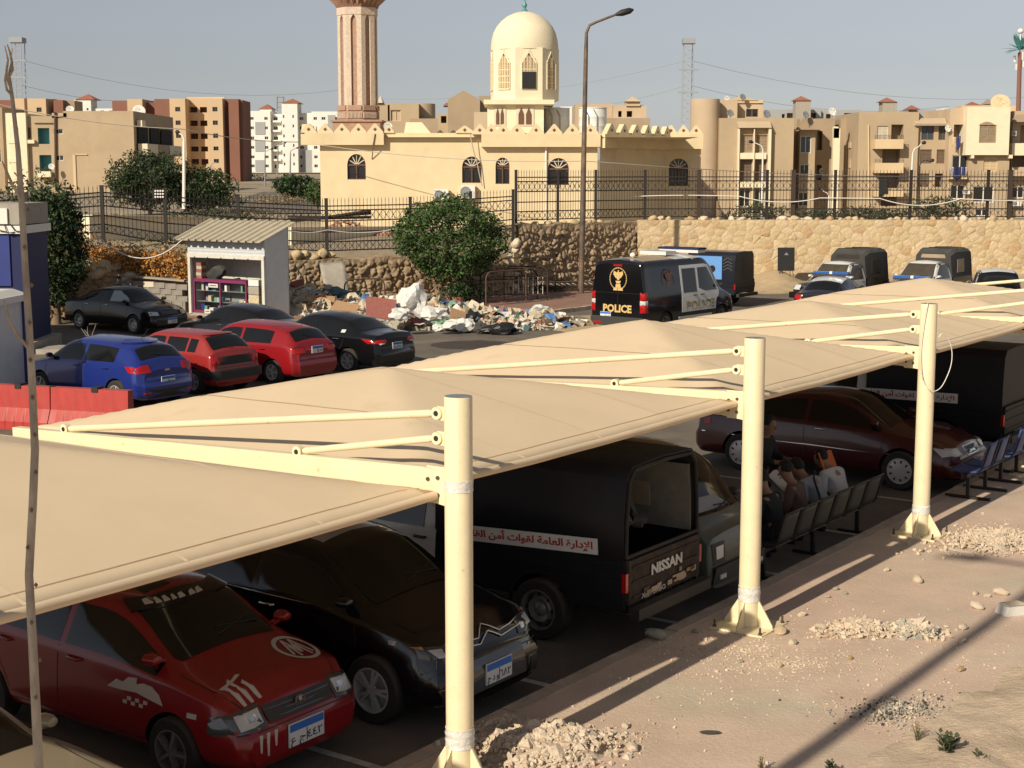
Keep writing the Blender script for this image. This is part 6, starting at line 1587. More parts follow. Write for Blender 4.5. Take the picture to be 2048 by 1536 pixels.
aa,bb=at(1957,250,YR-2.02),at(1991,250,YR-2.02); mb=MB(); A=[(aa.x,aa.z)]+[(aa.x+(bb.x-aa.x)*k/8,aa.z+.34*math.sin(PI*k/8)) for k in range(1,8)]+[(bb.x,bb.z)]; mb.prism(A,lambda p,q,d:(p,d,q),YR-2.03,YR-2.005); B.L.part(mb,'arch_head',M['shutter_light'])
B.face(1931,2013,310,450,'tan',[(1962,1990,314,344,'shut','tan_light','tan_light'),(1944,1985,372,405,'two','frame_white'),(1898+52,1976,418,432,'two','frame_white')],Y=YR-1.2,depth=8); B.box('bracket','cream_pale',1931,1937,310,317,.8,back=-2); B.box('bracket','cream_pale',2006,2013,310,317,.8,back=-2)
B.face(2017,2090,222,450,'tan_pink',[(2032,2060,250,286,'void'),(2018,2060,312,334,'void'),(2020,2045,374,396,'two','frame_white')],Y=YR+1,depth=8); B.balcony(2015,2080,287,311,'cream_pale',1.4,Y=YR+1,rail=False); B.balcony(2015,2080,335,352,'tan_pink',1.4,Y=YR+1,rail=False)
a,b_=at(2028,242,YR),at(2060,226,YR); B.hip(2024,2070,222,244,'tan_dark',3,Y=YR)
dish('huge cream dish on the roof of the end block',2001,205,YR,1.0,aim=(-.2,-.9,.5),m='tan_light')
ac('air conditioner beside the upper right balcony',2024,2032,262,272,YR-.2); ac('air conditioner low behind the fence, left of the pair',1926,1940,378,388,YR-1.6); ac('air conditioner low behind the fence at the far right',2022,2042,402,412,YR+.5)
# grey blocks far behind on the right
B=Block('apartment_block','long grey unfinished block on the skyline behind the right hand flats',1520,1900,300,310)
B.face(1524,1640,219,300,'bgrey',[(1562,1568,228,236,'void'),(1572,1586,226,236,'void'),(1640-20,1630,226,236,'void')],depth=10); B.face(1640,1720,220,300,'bgrey',[(1686,1706,226,240,'void'),(1650,1660,228,240,'void')],Y=311,depth=10); B.face(1820,1900,219,300,'bgrey',Y=312,depth=10)
for (a,b_,y0,y1,yr) in((1590,1620,201,240,191),(1763,1792,204,240,194)):
    B.face(a,b_,y0,y1+40,'concrete',Y=305,depth=3.2); B.hip(a-3,b_+3,yr,y0,'tile_red',3.6,Y=305)
for (a,b_,y0,y1) in((1816,1842,209,219),(1936,1966,202,212),(1974,1992,197,208)): B.hip(a,b_,y0,y1,'tile_red' if a<1970 else 'tan_dark',5,Y=309)
B.face(1880,1896,217,300,'bwhite',Y=300,depth=4); B.face(1920,2030,211,300,'tan_light',Y=300,depth=4)
# --- pylons, wires, mast
def pylon(label,pxs,py0,py1,Y):
    c=at(pxs[1],py1,Y); t=thing('power_pylon',label,'pylon',c,0,'power line pylons'); LL=Local(t); mb=MB()
    a=[at(pxs[0],py1,Y),at(pxs[2],py1,Y)]; b_=[at(pxs[3],py0,Y),at(pxs[4],py0,Y)]; w=.20
    n=11; D=3.5
    for s in range(2):
        for y in(0,D): mb.bar(a[s]+Vector((0,y,0)),b_[s]+Vector((0,y,0)),w,w,up=(0,1,0))
    L_=[a[0]+(b_[0]-a[0])*k/n for k in range(n+1)]; R2=[a[1]+(b_[1]-a[1])*k/n for k in range(n+1)]
    for k in range(n+1):
        mb.bar(L_[k],R2[k],w*.7,w*.7)
        if k<n: mb.bar(L_[k],R2[k+1],w*.6,w*.6); mb.bar(R2[k],L_[k+1],w*.6,w*.6)
    LL.part(mb,'lattice',M['pylon'],kind='stuff',fix=False); mb=MB(); mb.span(L_[n]-Vector((.5,.5,1.2)),R2[n]+Vector((.5,D,.2))); 
    for fz in(4,7): mb.bar(L_[fz]-Vector((1.5,0,0)),R2[fz]+Vector((1.5,0,0)),.4,.5)
    LL.part(mb,'crossarm',M['pylon'],kind='stuff'); return L_,R2
pylon('grey lattice pylon behind the thin bare tree at far left',(24,33,44,22,41),76,200,430)
pylon('grey lattice pylon above the curved tan end wall',(1365,1374,1385,1370,1388),78,245,430)
def wire(label,pts,m='wire_dark',r=.05,grp='overhead wires'):
    P=[]
    for (p,q,d) in pts: P+=sag(p,q,d,10)[(0 if not P else 1):]
    return tag(MB().tube(P,r,4).build('overhead_wire',M[m],smooth=60),label,'wire',grp)
wire('upper wire from the right pylon towards the left behind the dome',[(at(1370,122,430),at(700,195,480),4)],'pylon'); wire('lower wire from the right pylon towards the left',[(at(1370,172,430),at(900,215,480),4)],'pylon'); wire('upper wire running right from the right pylon',[(at(1386,122,430),at(2100,190,520),5)],'pylon'); wire('lower wire running right from the right pylon',[(at(1386,172,430),at(1900,212,520),4)],'pylon')
wire('upper wire leaving the far left pylon',[(at(42,120,430),at(680,180,520),5)],'pylon'); wire('lower wire leaving the far left pylon',[(at(42,170,430),at(330,200,520),2)],'pylon')
wire('pale wire slung across the blank tan block to the white flats',[(at(-20,205,120),at(363,258,125),.4),(at(363,258,125),at(640,283,150),.4)],'wire',.035)
wire('thin wire dropping from the tank roof across the mosque front',[(at(940,265,MY-.6),at(953,320,MY-.4),.2),(at(953,320,MY-.4),at(964,372,MY-.2),0)],'wire',.03)
wire('thin pale wire crossing the mosque wall to the right blocks',[(at(640,290,84),at(1170,322,80),.3),(at(1170,322,80),at(2060,344,150),.6)],'wire',.02)
t=thing('palm_mast','telephone mast disguised as a palm at the far right skyline','mast',at(2037,230,240)); LL=Local(t)
mb=MB(); mb.cyl(at(2036,240,240),at(2040,105,240),.38,10,r2=.3); LL.part(mb,'pole',M['brown_red'],smooth=60)
rg=random.Random(5)
for k in range(22):
    an=rg.uniform(0,6.28); el=rg.uniform(.0,1.2); L_=rg.uniform(2.6,3.8); o=at(2040,100,240); d=Vector((math.cos(an)*math.cos(el),math.sin(an)*math.cos(el),math.sin(el)))
    mb=MB(); P=[o+d*L_*s+Vector((0,0,-.8*s*s*math.cos(el))) for s in(0,.3,.6,1)]; sd_=d.cross(Vector((0,0,1))).normalized()
    vs=[];ws=(.05,.38,.34,.04)
    for p,w in zip(P,ws): vs+=[p+sd_*w,p-sd_*w]
    mb.add(vs,[(2*i,2*i+1,2*i+3,2*i+2) for i in range(3)]); LL.part(mb,'frond',M['teal'])
mb=MB()
for (px,py,s) in((2029,118,.5),(2044,112,.6),(2032,134,.45),(2046,128,.5)): p=at(px,py,240); mb.box(p,(s*.5,.4,s*2))
LL.part(mb,'antenna_panels',M['bwhite'],kind='stuff'); mb=MB(); p=at(2041,63,240); mb.lathe([(0,-.4),(.4,-.2),(.5,.1),(.3,.4),(0,.5)],12,c=p); mb.cyl(at(2040,105,240),p,.12,6); LL.part(mb,'top_dish',M['bwhite'],smooth=60)
# --- street lamps
def street_lamp(label,pxb,pyb,pxt,pyt,Y,side,m='lamp_brown',r=.10,arm=1.3,grp=None,rise=.25,zb=None,head=.7):
    b0=at(pxb,pyb,Y); 
    if zb is not None: b0.z=zb
    tp=at(pxt,pyt,Y); h=tp.z-b0.z
    t=thing('street_lamp',label,'street lamp',b0,0,grp); dx=tp.x-b0.x
    mb=MB(); mb.tube([(0,0,0),(dx*.5,0,h*.5),(dx*.9,0,h*.9),(dx,0,h-.35),(dx+side*.12,0,h-.05),(dx+side*.4,0,h+.08),(dx+side*arm,0,h+.08+rise)],[r*1.15,r,r*.8,r*.6,r*.55,r*.5,r*.45],14); mb.build('pole',M[m],t,smooth=50)
    mb=MB(); mb.lathe([(r*1.9,0),(r*1.9,.03),(r*1.2,.06),(r*1.2,.4)],12); mb.build('base_collar',M[m],t)
    mb=MB(); p=Vector((dx+side*arm,0,h+.08+rise)); d=Vector((side,0,.28)).normalized(); mb.tube([p,p+d*.06,p+d*head*.35,p+d*head*.8,p+d*head],[.05,.07,.13,.12,.03],12); mb.build('lamp_head',M['iron'],t,smooth=50); return t
street_lamp('tall brown street lamp with dark head beside the rough rock wall',1162,577,1173,48,61.2,1,r=.105,arm=1.15,rise=.28,zb=.1,head=.75)
G_='distant street lamps'
street_lamp('white street lamp in front of the white framed window bay',1523,440,1526,290,110,-1,'bwhite',.07,.7,G_,.1,head=.35)
street_lamp('pale street lamp in front of the balcony block',1818,445,1826,296,110,1,'bwhite',.07,.6,G_,.25,head=.35)
street_lamp('dark street lamp just right of the pale one by the balcony block',1837,445,1840,322,115,1,'iron',.06,.7,G_,-.1,head=.4)
street_lamp('short white lamp low behind the fence at right',1655,445,1658,385,115,-1,'bwhite',.06,.6,G_,.2,head=.3)
street_lamp('pale lamp pole with a round fitting left of the mosque',368,418,368,268,95,-1,'bwhite',.10,.25,G_,0,head=.3)
for (pxb,pyb,pxt,pyt,l) in((530,372,530,302,'thin lamp pole before the white flats, left one'),(580,362,581,300,'thin lamp pole before the white stair tower'),(420,372,421,328,'small lamp pole by the foot of the apricot flats'),(555,350,556,290,'thin lamp pole between the white flats and the road')):
    street_lamp(l,pxb,pyb,pxt,pyt,250,1,'steel_grey',.12,.9,G_,.2,head=.5)
# ------------------------------------------------------------------ raised paving, kiosk and flower bed
b=MB(); q=[(-16.8,51.4,.15),(-11.4,50.2,.12),(-8.4,47.6,.03),(-7.0,48.0,.04),(-7.0,50.2,.30),(-9.5,53.5,.62),(-17.5,53.5,.92)]
b.add(q,[(0,1,2,5),(2,3,4,5),(0,5,6)]); b.build('raised_paving',M['pave_red'],kind='structure')
kA=Vector((-10.98,50.9,.30)); kB=Vector((-8.05,48.9,.30)); kd=(kB-kA).normalized(); kn=Vector((-kd.y,kd.x,0)); ka=math.atan2(kd.y,kd.x); KW=(kB-kA).length
t=thing('kiosk','small white metal kiosk with a ribbed tan roof and purple glass counter','kiosk',kA,ka)
KH,KD=2.62,1.15
mb=MB(); mb.span((0,KD-.04,0),(KW,KD,KH+.40)); mb.build('back_panel',M['sheet_cream'],t)
for (x0,x1) in((0,.05),(KW-.05,KW)):
    mb=MB(); mb.prism([(0,0),(KD,0),(KD,KH+.42),(0,KH)],lambda a,b_,d:(d,a,b_),x0,x1); mb.build('side_panel',M['sheet_metal'],t)
mb=MB(); mb.span((.05,0,2.02),(KW-.05,.05,KH)); fas=mb.build('front_fascia',M['sheet_metal'],t)
mb=MB()
for k in range(5): mb.span((.05,-.012,2.12+.09*k),(KW-.05,0,2.15+.09*k))
mb.build('shutter_slats',M['sheet_metal'],t,kind='stuff')
mb=MB(); mb.span((.0,-.05,1.90),(KW,.06,2.03)); mb.build('lintel',M['sheet_cream'],t)
for x in(0.02,KW-.12):
    mb=MB(); mb.span((x,-.04,0),(x+.12,.06,1.90)); mb.build('door_post',M['sheet_cream'],t)
for k in range(5):
    mb=MB(); mb.span((.35+.62*k,-.06,1.88),(.40+.62*k,-.05,1.93)); mb.build('latch',M['iron'],t)
# ribbed roof, sloping up to the back
y0,y1=-.42,KD+.16; zf=KH-.02-.42*.36; n=12
for k in range(n):
    xa=-.22+(KW+.40)*k/n; xb=-.22+(KW+.40)*(k+1)/n; w=xb-xa
    pr=[(xa,0),(xa+.02,.07),(xa+w*.30,.07),(xa+w*.38,.01),(xb,.01)]
    mb=MB(); A=[(a,y0,zf+h+.03) for a,h in pr]; C=[(a,y1,zf+h+.03+(y1-y0)*.36) for a,h in pr]; m=len(pr)
    mb.add(A+C,[(i,i+1,m+i+1,m+i) for i in range(m-1)]); o=mb.build('roof_sheet',M['sheet_tan'],t); sm=o.modifiers.new('t','SOLIDIFY'); sm.thickness=.012
mb=MB(); mb.span((0,.0,-.25),(KW,KD,.02)); mb.build('floor',M['concrete'],t)
def on(x,y,z): return kA+kd*x+kn*y+Vector((0,0,z))
sc=thing('display_case','purple framed glass display case filling the kiosk front','display case',on(.18,.10,.02),ka)
CW,CH,CD=2.42,1.10,.5
mb=MB()
for x in(0,1.22,CW):
    for y in(0,CD): mb.span((x-.03,y-.03,0),(x+.03,y+.03,CH))
for z in(.05,CH):
    for y in(0,CD): mb.span((0,y-.025,z-.04),(CW,y+.025,z+.04))
mb.build('frame',M['case_purple'],sc)
for (x0,x1) in((.03,1.19),(1.25,CW-.03)):
    mb=MB(); mb.span((x0,.0,.10),(x1,.006,CH-.05)); mb.build('glass_pane',M['lens_dark'],sc) if 0 else None
    for z in(.38,.75): mb=MB(); mb.span((x0,.06,z),(x1,CD-.05,z+.015)); mb.build('shelf',M['steel_grey'],sc)
mb=MB(); mb.span((0,CD-.03,.08),(CW,CD-.01,CH)); mb.build('back_board',M['steel_grey'],sc); mb=MB(); mb.span((-.03,-.03,CH+.04),(CW+.03,CD+.03,CH+.06)); mb.build('top',M['case_purple'],sc)
rk=random.Random(21); GOODS=['paper','white_paint','bag_green','blue_and_lit_patch','sheet_tan','teal','paper']
for k in range(20):
    x=rk.uniform(.1,CW-.1); z=rk.choice((.09,.395,.765)); h=rk.uniform(.08,.22); w=rk.uniform(.06,.22)
    o=MB().box((0,0,h/2),(w,.16,h)).build('packet',M['bag_green' if (x>1.9 and z>.7) else rk.choice(GOODS)]); o.location=sc.location+kd*x+kn*.20+Vector((0,0,z)); o.rotation_euler=(0,0,ka); tag(o,'small packet of goods on a shelf inside the purple counter','packet','goods inside the kiosk counter')
for (x,z,w,l) in((.92,.95,.44,'white lettered card at the top of the counter front'),(.62,.07,.28,'white card at the foot of the counter front')):
    o=MB().box((0,0,0),(w,.01,.13)).build('card',M['paper']); o.location=sc.location+kd*x-kn*.035+Vector((0,0,z)); o.rotation_euler=(0,0,ka); tag(o,l,'card')
    MB().box((0,-.006,0),(w*.7,.003,.03)).build('print_line',M['lens_red'],o)
t=thing('box_stack','stack of red and pink cartons at the left end of the counter','carton',on(.32,.28,1.16),ka)
for k in range(5): MB().box((rk.uniform(-.02,.02),0,.055+.11*k),(.24,.22,.105)).build('carton',M['carton_red' if k%2==0 else 'sheet_tan'],t)
o=boulder(rk,1.0,.6); o.materials.append(M['canvas_dark']); o=link('black_bag',o,loc=on(1.05,.30,1.36)); o.scale=(.85,.5,.85); o.rotation_euler=(0,R(-20),ka); tag(o,'black holdall slumped on the purple counter','bag')
t=thing('crate_stack','pale crates stacked in the right corner of the kiosk','crate',on(2.92,.30,.02),ka)
for k,(m,h) in enumerate((('sheet_tan',.40),('plank',.30),('concrete',.28),('frame_white',.22))): MB().box((0,0,.02+sum((.40,.30,.28,.22)[:k])+h/2),(.46,.4,h-.02)).build('crate',M[m],t)
# flower bed
def P2(p,q,s): return p+(q-p)*s
fA=Vector((-17.0,53.6,0)); fB=Vector((-11.15,51.3,0)); fd=(fB-fA).normalized(); fa=math.atan2(fd.y,fd.x); FL=(fB-fA).length
t=thing('garden_wall','low grey block wall holding the orange flower bed','wall',(fA.x,fA.y,.72),fa)
for r in range(4):
    n=14; off=.2 if r%2 else 0
    if r==0: MB().span((0,-.09,-.75),(FL,.09,0)).build('footing',M['block_grey'],t)
    for k in range(n):
        w=FL/n; x=(k+.5)*w+off-.1
        if 'blk' not in WH: WH['blk']=MB().box((0,0,0),(FL/14-.015,.2,.185)).mesh('block',M['block_grey']); WH['blkp']=MB().box((0,0,0),(FL/14-.015,.2,.185)).mesh('block',M['cream_grey'])
        link('block',WH['blkp'] if (r+k*3)%11==0 else WH['blk'],t,loc=(x,rk.uniform(-.008,.008),.10+.2*r-x*.045))
mb=MB(); mb.bar((-.05,0,.93),(FL,0,.93-FL*.045),.26,.06); mb.build('coping',M['concrete'],t)
b=MB(); b.grid(lambda s,q:tuple(P2(fA,fB,s)+Vector((fd.y*-1*(.15+2.0*q),fd.x*(.15+2.0*q),1.52+.5*q-.26*s*FL/5.9*1))),10,4); b.build('flower_bed_soil',M['soil'],kind='structure')
def leaves(cn,rad,n,size,mats,rg_,name,shell=.55,par=None,flat=0,kind=None,lump=.28):
    # foliage of many small folded leaves spread through an uneven volume
    mb=MB(); off=Vector((rg_.uniform(0,90),rg_.uniform(0,90),0)); cn=Vector(cn); vs=[];fs=[];mi=[]
    k=0
    while k<n:
        d=Vector((rg_.gauss(0,1),rg_.gauss(0,1),rg_.gauss(0,1))).normalized()
        r=shell+(1-shell)*rg_.random()**.6; r*=1+lump*noise.noise(d*2.2+off)+.16*noise.noise(d*5.5+off)
        p=cn+Vector((d.x*rad[0],d.y*rad[1],d.z*rad[2]))*r
        if noise.noise(p*1.7/max(.4,rad[0]*.5)+off)<-.32: k+=.3; continue
        s=size*rg_.uniform(.6,1.35); a=Vector((rg_.gauss(0,1),rg_.gauss(0,1),rg_.gauss(0,1)+.25)).normalized(); u=(a.orthogonal()).normalized(); u.rotate(Matrix.Rotation(rg_.uniform(0,6.28),3,a)); w=a.cross(u)
        i=len(vs); vs+=[p-u*s,p+w*s*.45+a*s*.12,p+u*s,p-w*s*.45+a*s*.12]; fs.append((i,i+1,i+2,i+3)); mi.append(0 if len(mats)==1 else (0 if rg_.random()<.6 else rg_.randrange(len(mats)))); k+=1
    me=bpy.data.meshes.new(name); me.from_pydata(vs,[],fs)
    for m in mats: me.materials.append(M[m])
    me.polygons.foreach_set('material_index',mi); return link(name,me,par,kind)
fr=random.Random(31)
for k,(s,h,m,l) in enumerate(((.13,.75,'leaf_red','dark red flowering bush at the left end of the flower bed'),(.25,.85,'leaf_orange','tallest orange bush, right beside the dark red one'),(.42,.55,'leaf_orange','orange flowering bush in the left middle of the bed'),(.62,.50,'leaf_orange','orange flowering bush in the right middle of the bed'),(.80,.52,'leaf_orange','orange bush second from the kiosk'),(.95,.50,'leaf_orange','orange bush nearest to the kiosk'))):
    c=P2(fA,fB,s)+Vector((-fd.y*.62,fd.x*.62,1.68-.26*s+ .08)); t=thing('flowering_bush',l,'bush',c,0,'bushes in the flower bed')
    leaves((0,-.15,h*.62),(.85,.65,h*1.0),1500,.06,[m,'leaf_dry','leaf_olive'] if m=='leaf_orange' else [m,'leaf_red','leaf_olive'],fr,'foliage',.25,t)
    mb=MB()
    for j in range(6): an=j*1.05; mb.tube([(0,0,-.2),(math.cos(an)*.3,math.sin(an)*.25,h*.7)],[.02,.008],5)
    mb.build('stems',M['bark'],t,kind='stuff')
for k in range(5):
    c=P2(fA,fB,.35+.14*k)+Vector((-fd.y*1.25,fd.x*1.25,1.7)); t=thing('dry_shrub',['dry straw coloured shrub above the middle of the flower bed','dry shrub behind the orange bushes, second from left','dry shrub above the orange bushes, centre','dry shrub behind the orange bushes, second from the kiosk','dry shrub next to the kiosk roof'][k],'shrub',c,0,'dry shrubs above the flower bed')
    leaves((0,0,.45),(.6,.5,.55),500,.05,['leaf_dry','leaf_olive'],fr,'foliage',.2,t); mb=MB(); mb.tube([(0,0,-.2),(0,0,.5)],[.02,.01],5); mb.build('stem',M['bark'],t)
# small planting bed with brick rim
c=Vector((-11.9,49.3,.30)); t=thing('planting_bed','small brick rimmed bed with a spiky green plant before the garden wall','planter',c,R(-20))
mb=MB()
for k in range(9): 
    MB().box((-.9+.21*k,-.35,.08),(.20,.10,.16)).build('brick',M['terracotta'],t)
for k in range(4): MB().box((.86,-.25+.21*k,.08),(.10,.20,.16)).build('brick',M['terracotta'],t)
mb=MB(); mb.span((-.95,-.3,.0),(.8,.5,.10)); mb.build('soil',M['soil'],t)
t=thing('agave_plant','spiky dark green plant in the brick rimmed bed','plant',c+Vector((0,.1,.1)))
mb=MB()
for k in range(60):
    an=fr.uniform(0,6.28); el=fr.uniform(.2,1.3); L=fr.uniform(.35,.75); o=Vector((fr.uniform(-.45,.45),fr.uniform(-.2,.2),0)); d=Vector((math.cos(an)*math.cos(el),math.sin(an)*math.cos(el),math.sin(el))); sd_=d.orthogonal().normalized()
    P=[o,o+d*L*.5,o+d*L+Vector((0,0,-.1))]; mb.add([P[0]+sd_*.03,P[0]-sd_*.03,P[1]+sd_*.035,P[1]-sd_*.035,P[2]],[(0,1,3,2),(2,3,4)])
mb.build('leaves',M['leaf_olive'],t,fix=False,kind='stuff'); leaves((.2,.1,.2),(.5,.3,.3),500,.05,['leaf_dark'],fr,'foliage',.2,t)
# ------------------------------------------------------------------ gatehouse, booth, barrier, pot
t=thing('gatehouse','dark blue gatehouse with a white parapet at the left edge','gatehouse',(-16.2,43.2,0))
gx,gy=-13.62,41.8
L_=Local(t)
mb=MB(); mb.span((-22,gy,0),(gx,gy+2.3,3.55)); L_.part(mb,'wall',M['navy'])
mb=MB(); mb.span((-22,gy-.10,3.35),(gx+.1,gy+2.4,3.57)); mb.v=mb.v; L_.part(mb,'white_band',M['white_paint'])
mb=MB(); mb.span((-22,gy-.06,3.60),(gx+.06,gy+2.3,4.18)); L_.part(mb,'parapet',M['concrete']); mb=MB(); mb.span((-15.0,gy-.12,3.62),(-13.95,gy-.06,4.05)); L_.part(mb,'parapet_panel',M['white_paint'])
mb=MB(); mb.span((-15.2,gy-.05,1.9),(-13.95,gy,3.30)); L_.part(mb,'blue_and_lit_patch',M['blue_and_lit_patch'])  # lighter blue sheet paints the sunlit part of the shaded navy wall
mb=MB(); mb.span((-22,gy-.25,0),(gx+.25,gy+2.5,.32)); L_.part(mb,'plinth',M['concrete'])
mb=MB()
for k in range(9): mb.tube([(-15.6+.22*k+.03*math.sin(k*3),gy-.14,3.62),(-15.5+.22*k,gy-.16,3.42-.05*math.sin(k*2)),(-15.4+.22*k+.1,gy-.12,3.40)],.015,5)
L_.part(mb,'loose_cables',M['ink'],kind='stuff')
mb=MB(); mb.span((-13.3,gy-.2,0),(-9.4,gy+.9,.14)); mb.build('pavement_strip',M['concrete'],kind='structure')
t=thing('guard_booth','small white and blue booth cut off by the left edge behind the barrier','booth',(-11.4,31.6,0),R(-6)); 
mb=MB(); mb.box((0,0,1.15),(1.5,1.6,2.3)); mb.build('wall',M['sheet_metal'],t)
for x in(-.75,.75): mb=MB(); mb.box((x,-.79,1.15),(.09,.09,2.31)); mb.box((x,.79,1.15),(.09,.09,2.31)); mb.build('corner_trim',M['blue_and_lit_patch'],t,kind='stuff')
mb=MB(); mb.box((0,0,2.37),(1.75,1.85,.14)); mb.lathe([(1.2,0),(.9,.12),(0,.16)],4,c=(0,0,2.44),ph=PI/4); mb.build('roof',M['white_paint'],t)
mb=MB(); mb.box((.15,-.805,1.45),(.8,.02,.8)); mb.build('window',M['glass'],t)
bA=Vector((-7.38,28.7,0)); bB=Vector((-10.9,29.8,0)); bd=(bB-bA).normalized()
t=thing('plastic_barrier','red plastic traffic barrier in front of the blue hatchback','barrier',bA,math.atan2(bd.y,bd.x))
def barr(L,x0):
    mb=MB(); pr=[(-.24,.0),(.24,.0),(.24,.16),(.12,.42),(.09,.86),(-.09,.86),(-.12,.42),(-.24,.16)]
    n=12; vs=[]
    xs_=[x0]
    for k in range(7): xs_+= [x0+.12+k*(L-.24)/7+.02,x0+.12+k*(L-.24)/7+.05,x0+.12+(k+1)*(L-.24)/7-.02]
    xs_.append(x0+L)
    for i,x in enumerate(xs_):
        s=.92 if (i%3==0) else 1.0
        vs+=[(x,y*(s if z<.8 else 1),z) for y,z in pr]
    m=len(pr); mb.add(vs,[(i*m+j,i*m+(j+1)%m,(i+1)*m+(j+1)%m,(i+1)*m+j) for i in range(len(xs_)-1) for j in range(m)]+[tuple(range(m))[::-1],tuple((len(xs_)-1)*m+j for j in range(m))]); return mb
barr(1.72,0).build('body',M['red_plastic'],t); barr(1.72,1.75).build('body',M['red_plastic'],t)
mb=MB(); mb.span((.66,-.11,.80),(.80,.11,.90)); mb.span((2.4,-.11,.80),(2.54,.11,.90)); mb.span((1.70,-.06,.60),(1.78,.06,.875)); mb.build('coupling',M['ink'],t,kind='stuff')
c=ground(163,672); t=thing('flower_pot','terracotta flower pot with bare twigs beside the dusty black saloon','flower pot',(-11.6,41.0,0))
mb=MB(); mb.lathe([(.17,0),(.24,.40),(.27,.40),(.27,.46),(.22,.46),(.21,.38),(0,.38)],18); mb.build('pot',M['terracotta'],t,smooth=40)
mb=MB()
for k in range(6): an=k*1.1; mb.tube([(0,0,.38),(.1*math.cos(an),.1*math.sin(an),.6),(.25*math.cos(an+.3),.2*math.sin(an),.62+.06*k)],[.012,.008,.004],5)
mb.build('twigs',M['twig'],t,kind='stuff'); leaves((-.05,0,.50),(.2,.15,.1),90,.045,['leaf_dry','bag_green'],fr,'leaves',.1,t,kind='stuff')
# ------------------------------------------------------------------ trees and bushes
def tree(label,loc,rad,cz,n,size,mats,seed,trunk=.13,name='tree',lean=0,grp=None,cat='tree',shell=.5,lump=.28,limbs=7):
    rg_=random.Random(seed); t=thing(name,label,cat,loc,0,grp)
    mb=MB(); mb.tube([(lean,0,-.3),(lean*.8,.02,cz*.35),(lean*.3,0,cz*.7),(0,0,cz)],[trunk*1.25,trunk,trunk*.9,trunk*.6],10)
    for k in range(limbs):
        an=k*2*PI/limbs+rg_.uniform(-.3,.3); mb.tube([(lean*.4,0,cz*.62),(math.cos(an)*rad[0]*.4,math.sin(an)*rad[1]*.4,cz*.95),(math.cos(an)*rad[0]*.75,math.sin(an)*rad[1]*.75,cz+rad[2]*.25*rg_.uniform(-1,1.5))],[trunk*.5,trunk*.3,trunk*.1],6)
    mb.build('trunk',M['bark'],t,smooth=60); leaves((0,0,cz),rad,n,size,mats,rg_,'crown',shell,t,lump=lump); return t
tree('round clipped green tree standing in front of the left fence',(-2.36,56.6,.15),(2.08,1.95,1.55),2.42,15000,.075,['leaf','leaf','leaf_dark','leaf_olive'],1,.16,lean=-.45,shell=.62,lump=.26)
tree('tall dark evergreen bush behind the blue gatehouse',(-15.25,50.0,.3),(1.08,1.1,2.0),2.25,8000,.085,['leaf_dark','leaf','leaf_dark'],2,.14,lump=.35)
tree('loose olive shrub growing behind the gatehouse parapet',(-18.2,58.0,2.0),(1.6,1.2,1.3),1.7,1500,.10,['leaf_olive','leaf_dark'],8,.09,lump=.4)
for k,(px,py,Y,rx,rz,n,mt,l) in enumerate(((298,360,110,3.0,2.1,8500,['leaf_dark','leaf_olive'],'big spreading dark tree in front of the blank tan block'),(398,378,112,2.5,1.7,5200,['leaf_dark','leaf'],'dark bushy tree right of the spreading one behind the fence'),(245,372,108,1.1,.7,1000,['leaf_dark','leaf_olive'],'small olive tree left of the spreading dark tree'),(588,372,150,2.2,1.15,1800,['leaf_dark','leaf'],'round green bush beside the road left of the mosque'),(632,385,118,1.0,1.0,900,['leaf','leaf_olive'],'green shrub hugging the left corner of the mosque'),(425,395,118,2.6,.8,1500,['leaf_olive','leaf_dry'],'low straggling scrub behind the kiosk roof'),(500,358,330,4,1.5,700,['leaf_dark'],'distant dark bush at the foot of the white flats'))):
    p=at(px,py,Y); tree(l,(p.x,Y,p.z-rz*1.15),(rx,rx*.8,rz),rz*1.15,n,.13 if Y<140 else .2,mt,40+k,.12,grp='trees beyond the fences',lump=.45,shell=.4)
for k,(px,py,Y,rx,rz,n,l) in enumerate(((1520,425,78,1.6,.55,900,'low green scrub behind the stone wall fence, left of the thick post'),(1640,432,78,1.3,.45,700,'low scrub in shade behind the fence below the cream fin'),(1730,428,78,1.5,.45,800,'low green bush below the stacked balconies'),(1880,420,78,1.9,.75,1500,'widest green bush behind the fence at right'),(1780,432,79,1.2,.4,600,'low bush between the balcony scrub and the widest bush'))):
    p=at(px,py,Y); t=thing('bush',l,'bush',(p.x,Y,p.z-.4),0,'bushes behind the stone wall fence'); leaves((0,0,.4),(rx,.9,rz),n,.09,['leaf_olive','leaf_dark'],fr,'foliage',.2,t,lump=.5); mb=MB(); mb.tube([(0,0,-.5),(0,0,.5)],[.05,.02],6); mb.build('stem',M['bark'],t)
p=at(1440,432,76); t=thing('dead_palm','dark dead palm stump with spiky fronds behind the fence','palm',(p.x,76,p.z-.6)); mb=MB(); mb.tube([(0,0,-.3),(-.05,0,.8),(-.15,0,1.35)],[.2,.15,.05],8); mb.build('trunk',M['bark'],t)
mb=MB()
for k in range(26):
    an=fr.uniform(0,6.28); L=fr.uniform(.7,1.5); el=fr.uniform(.1,1.2); d=Vector((math.cos(an)*math.cos(el),math.sin(an)*math.cos(el)*.6,math.sin(el))); sd_=d.orthogonal().normalized()*.05; o=Vector((fr.uniform(-.5,.5),0,.2)); mb.add([o+sd_,o-sd_,o+d*L],[(0,1,2)])
mb.build('fronds',M['canvas_dark'],t,kind='stuff',fix=False)
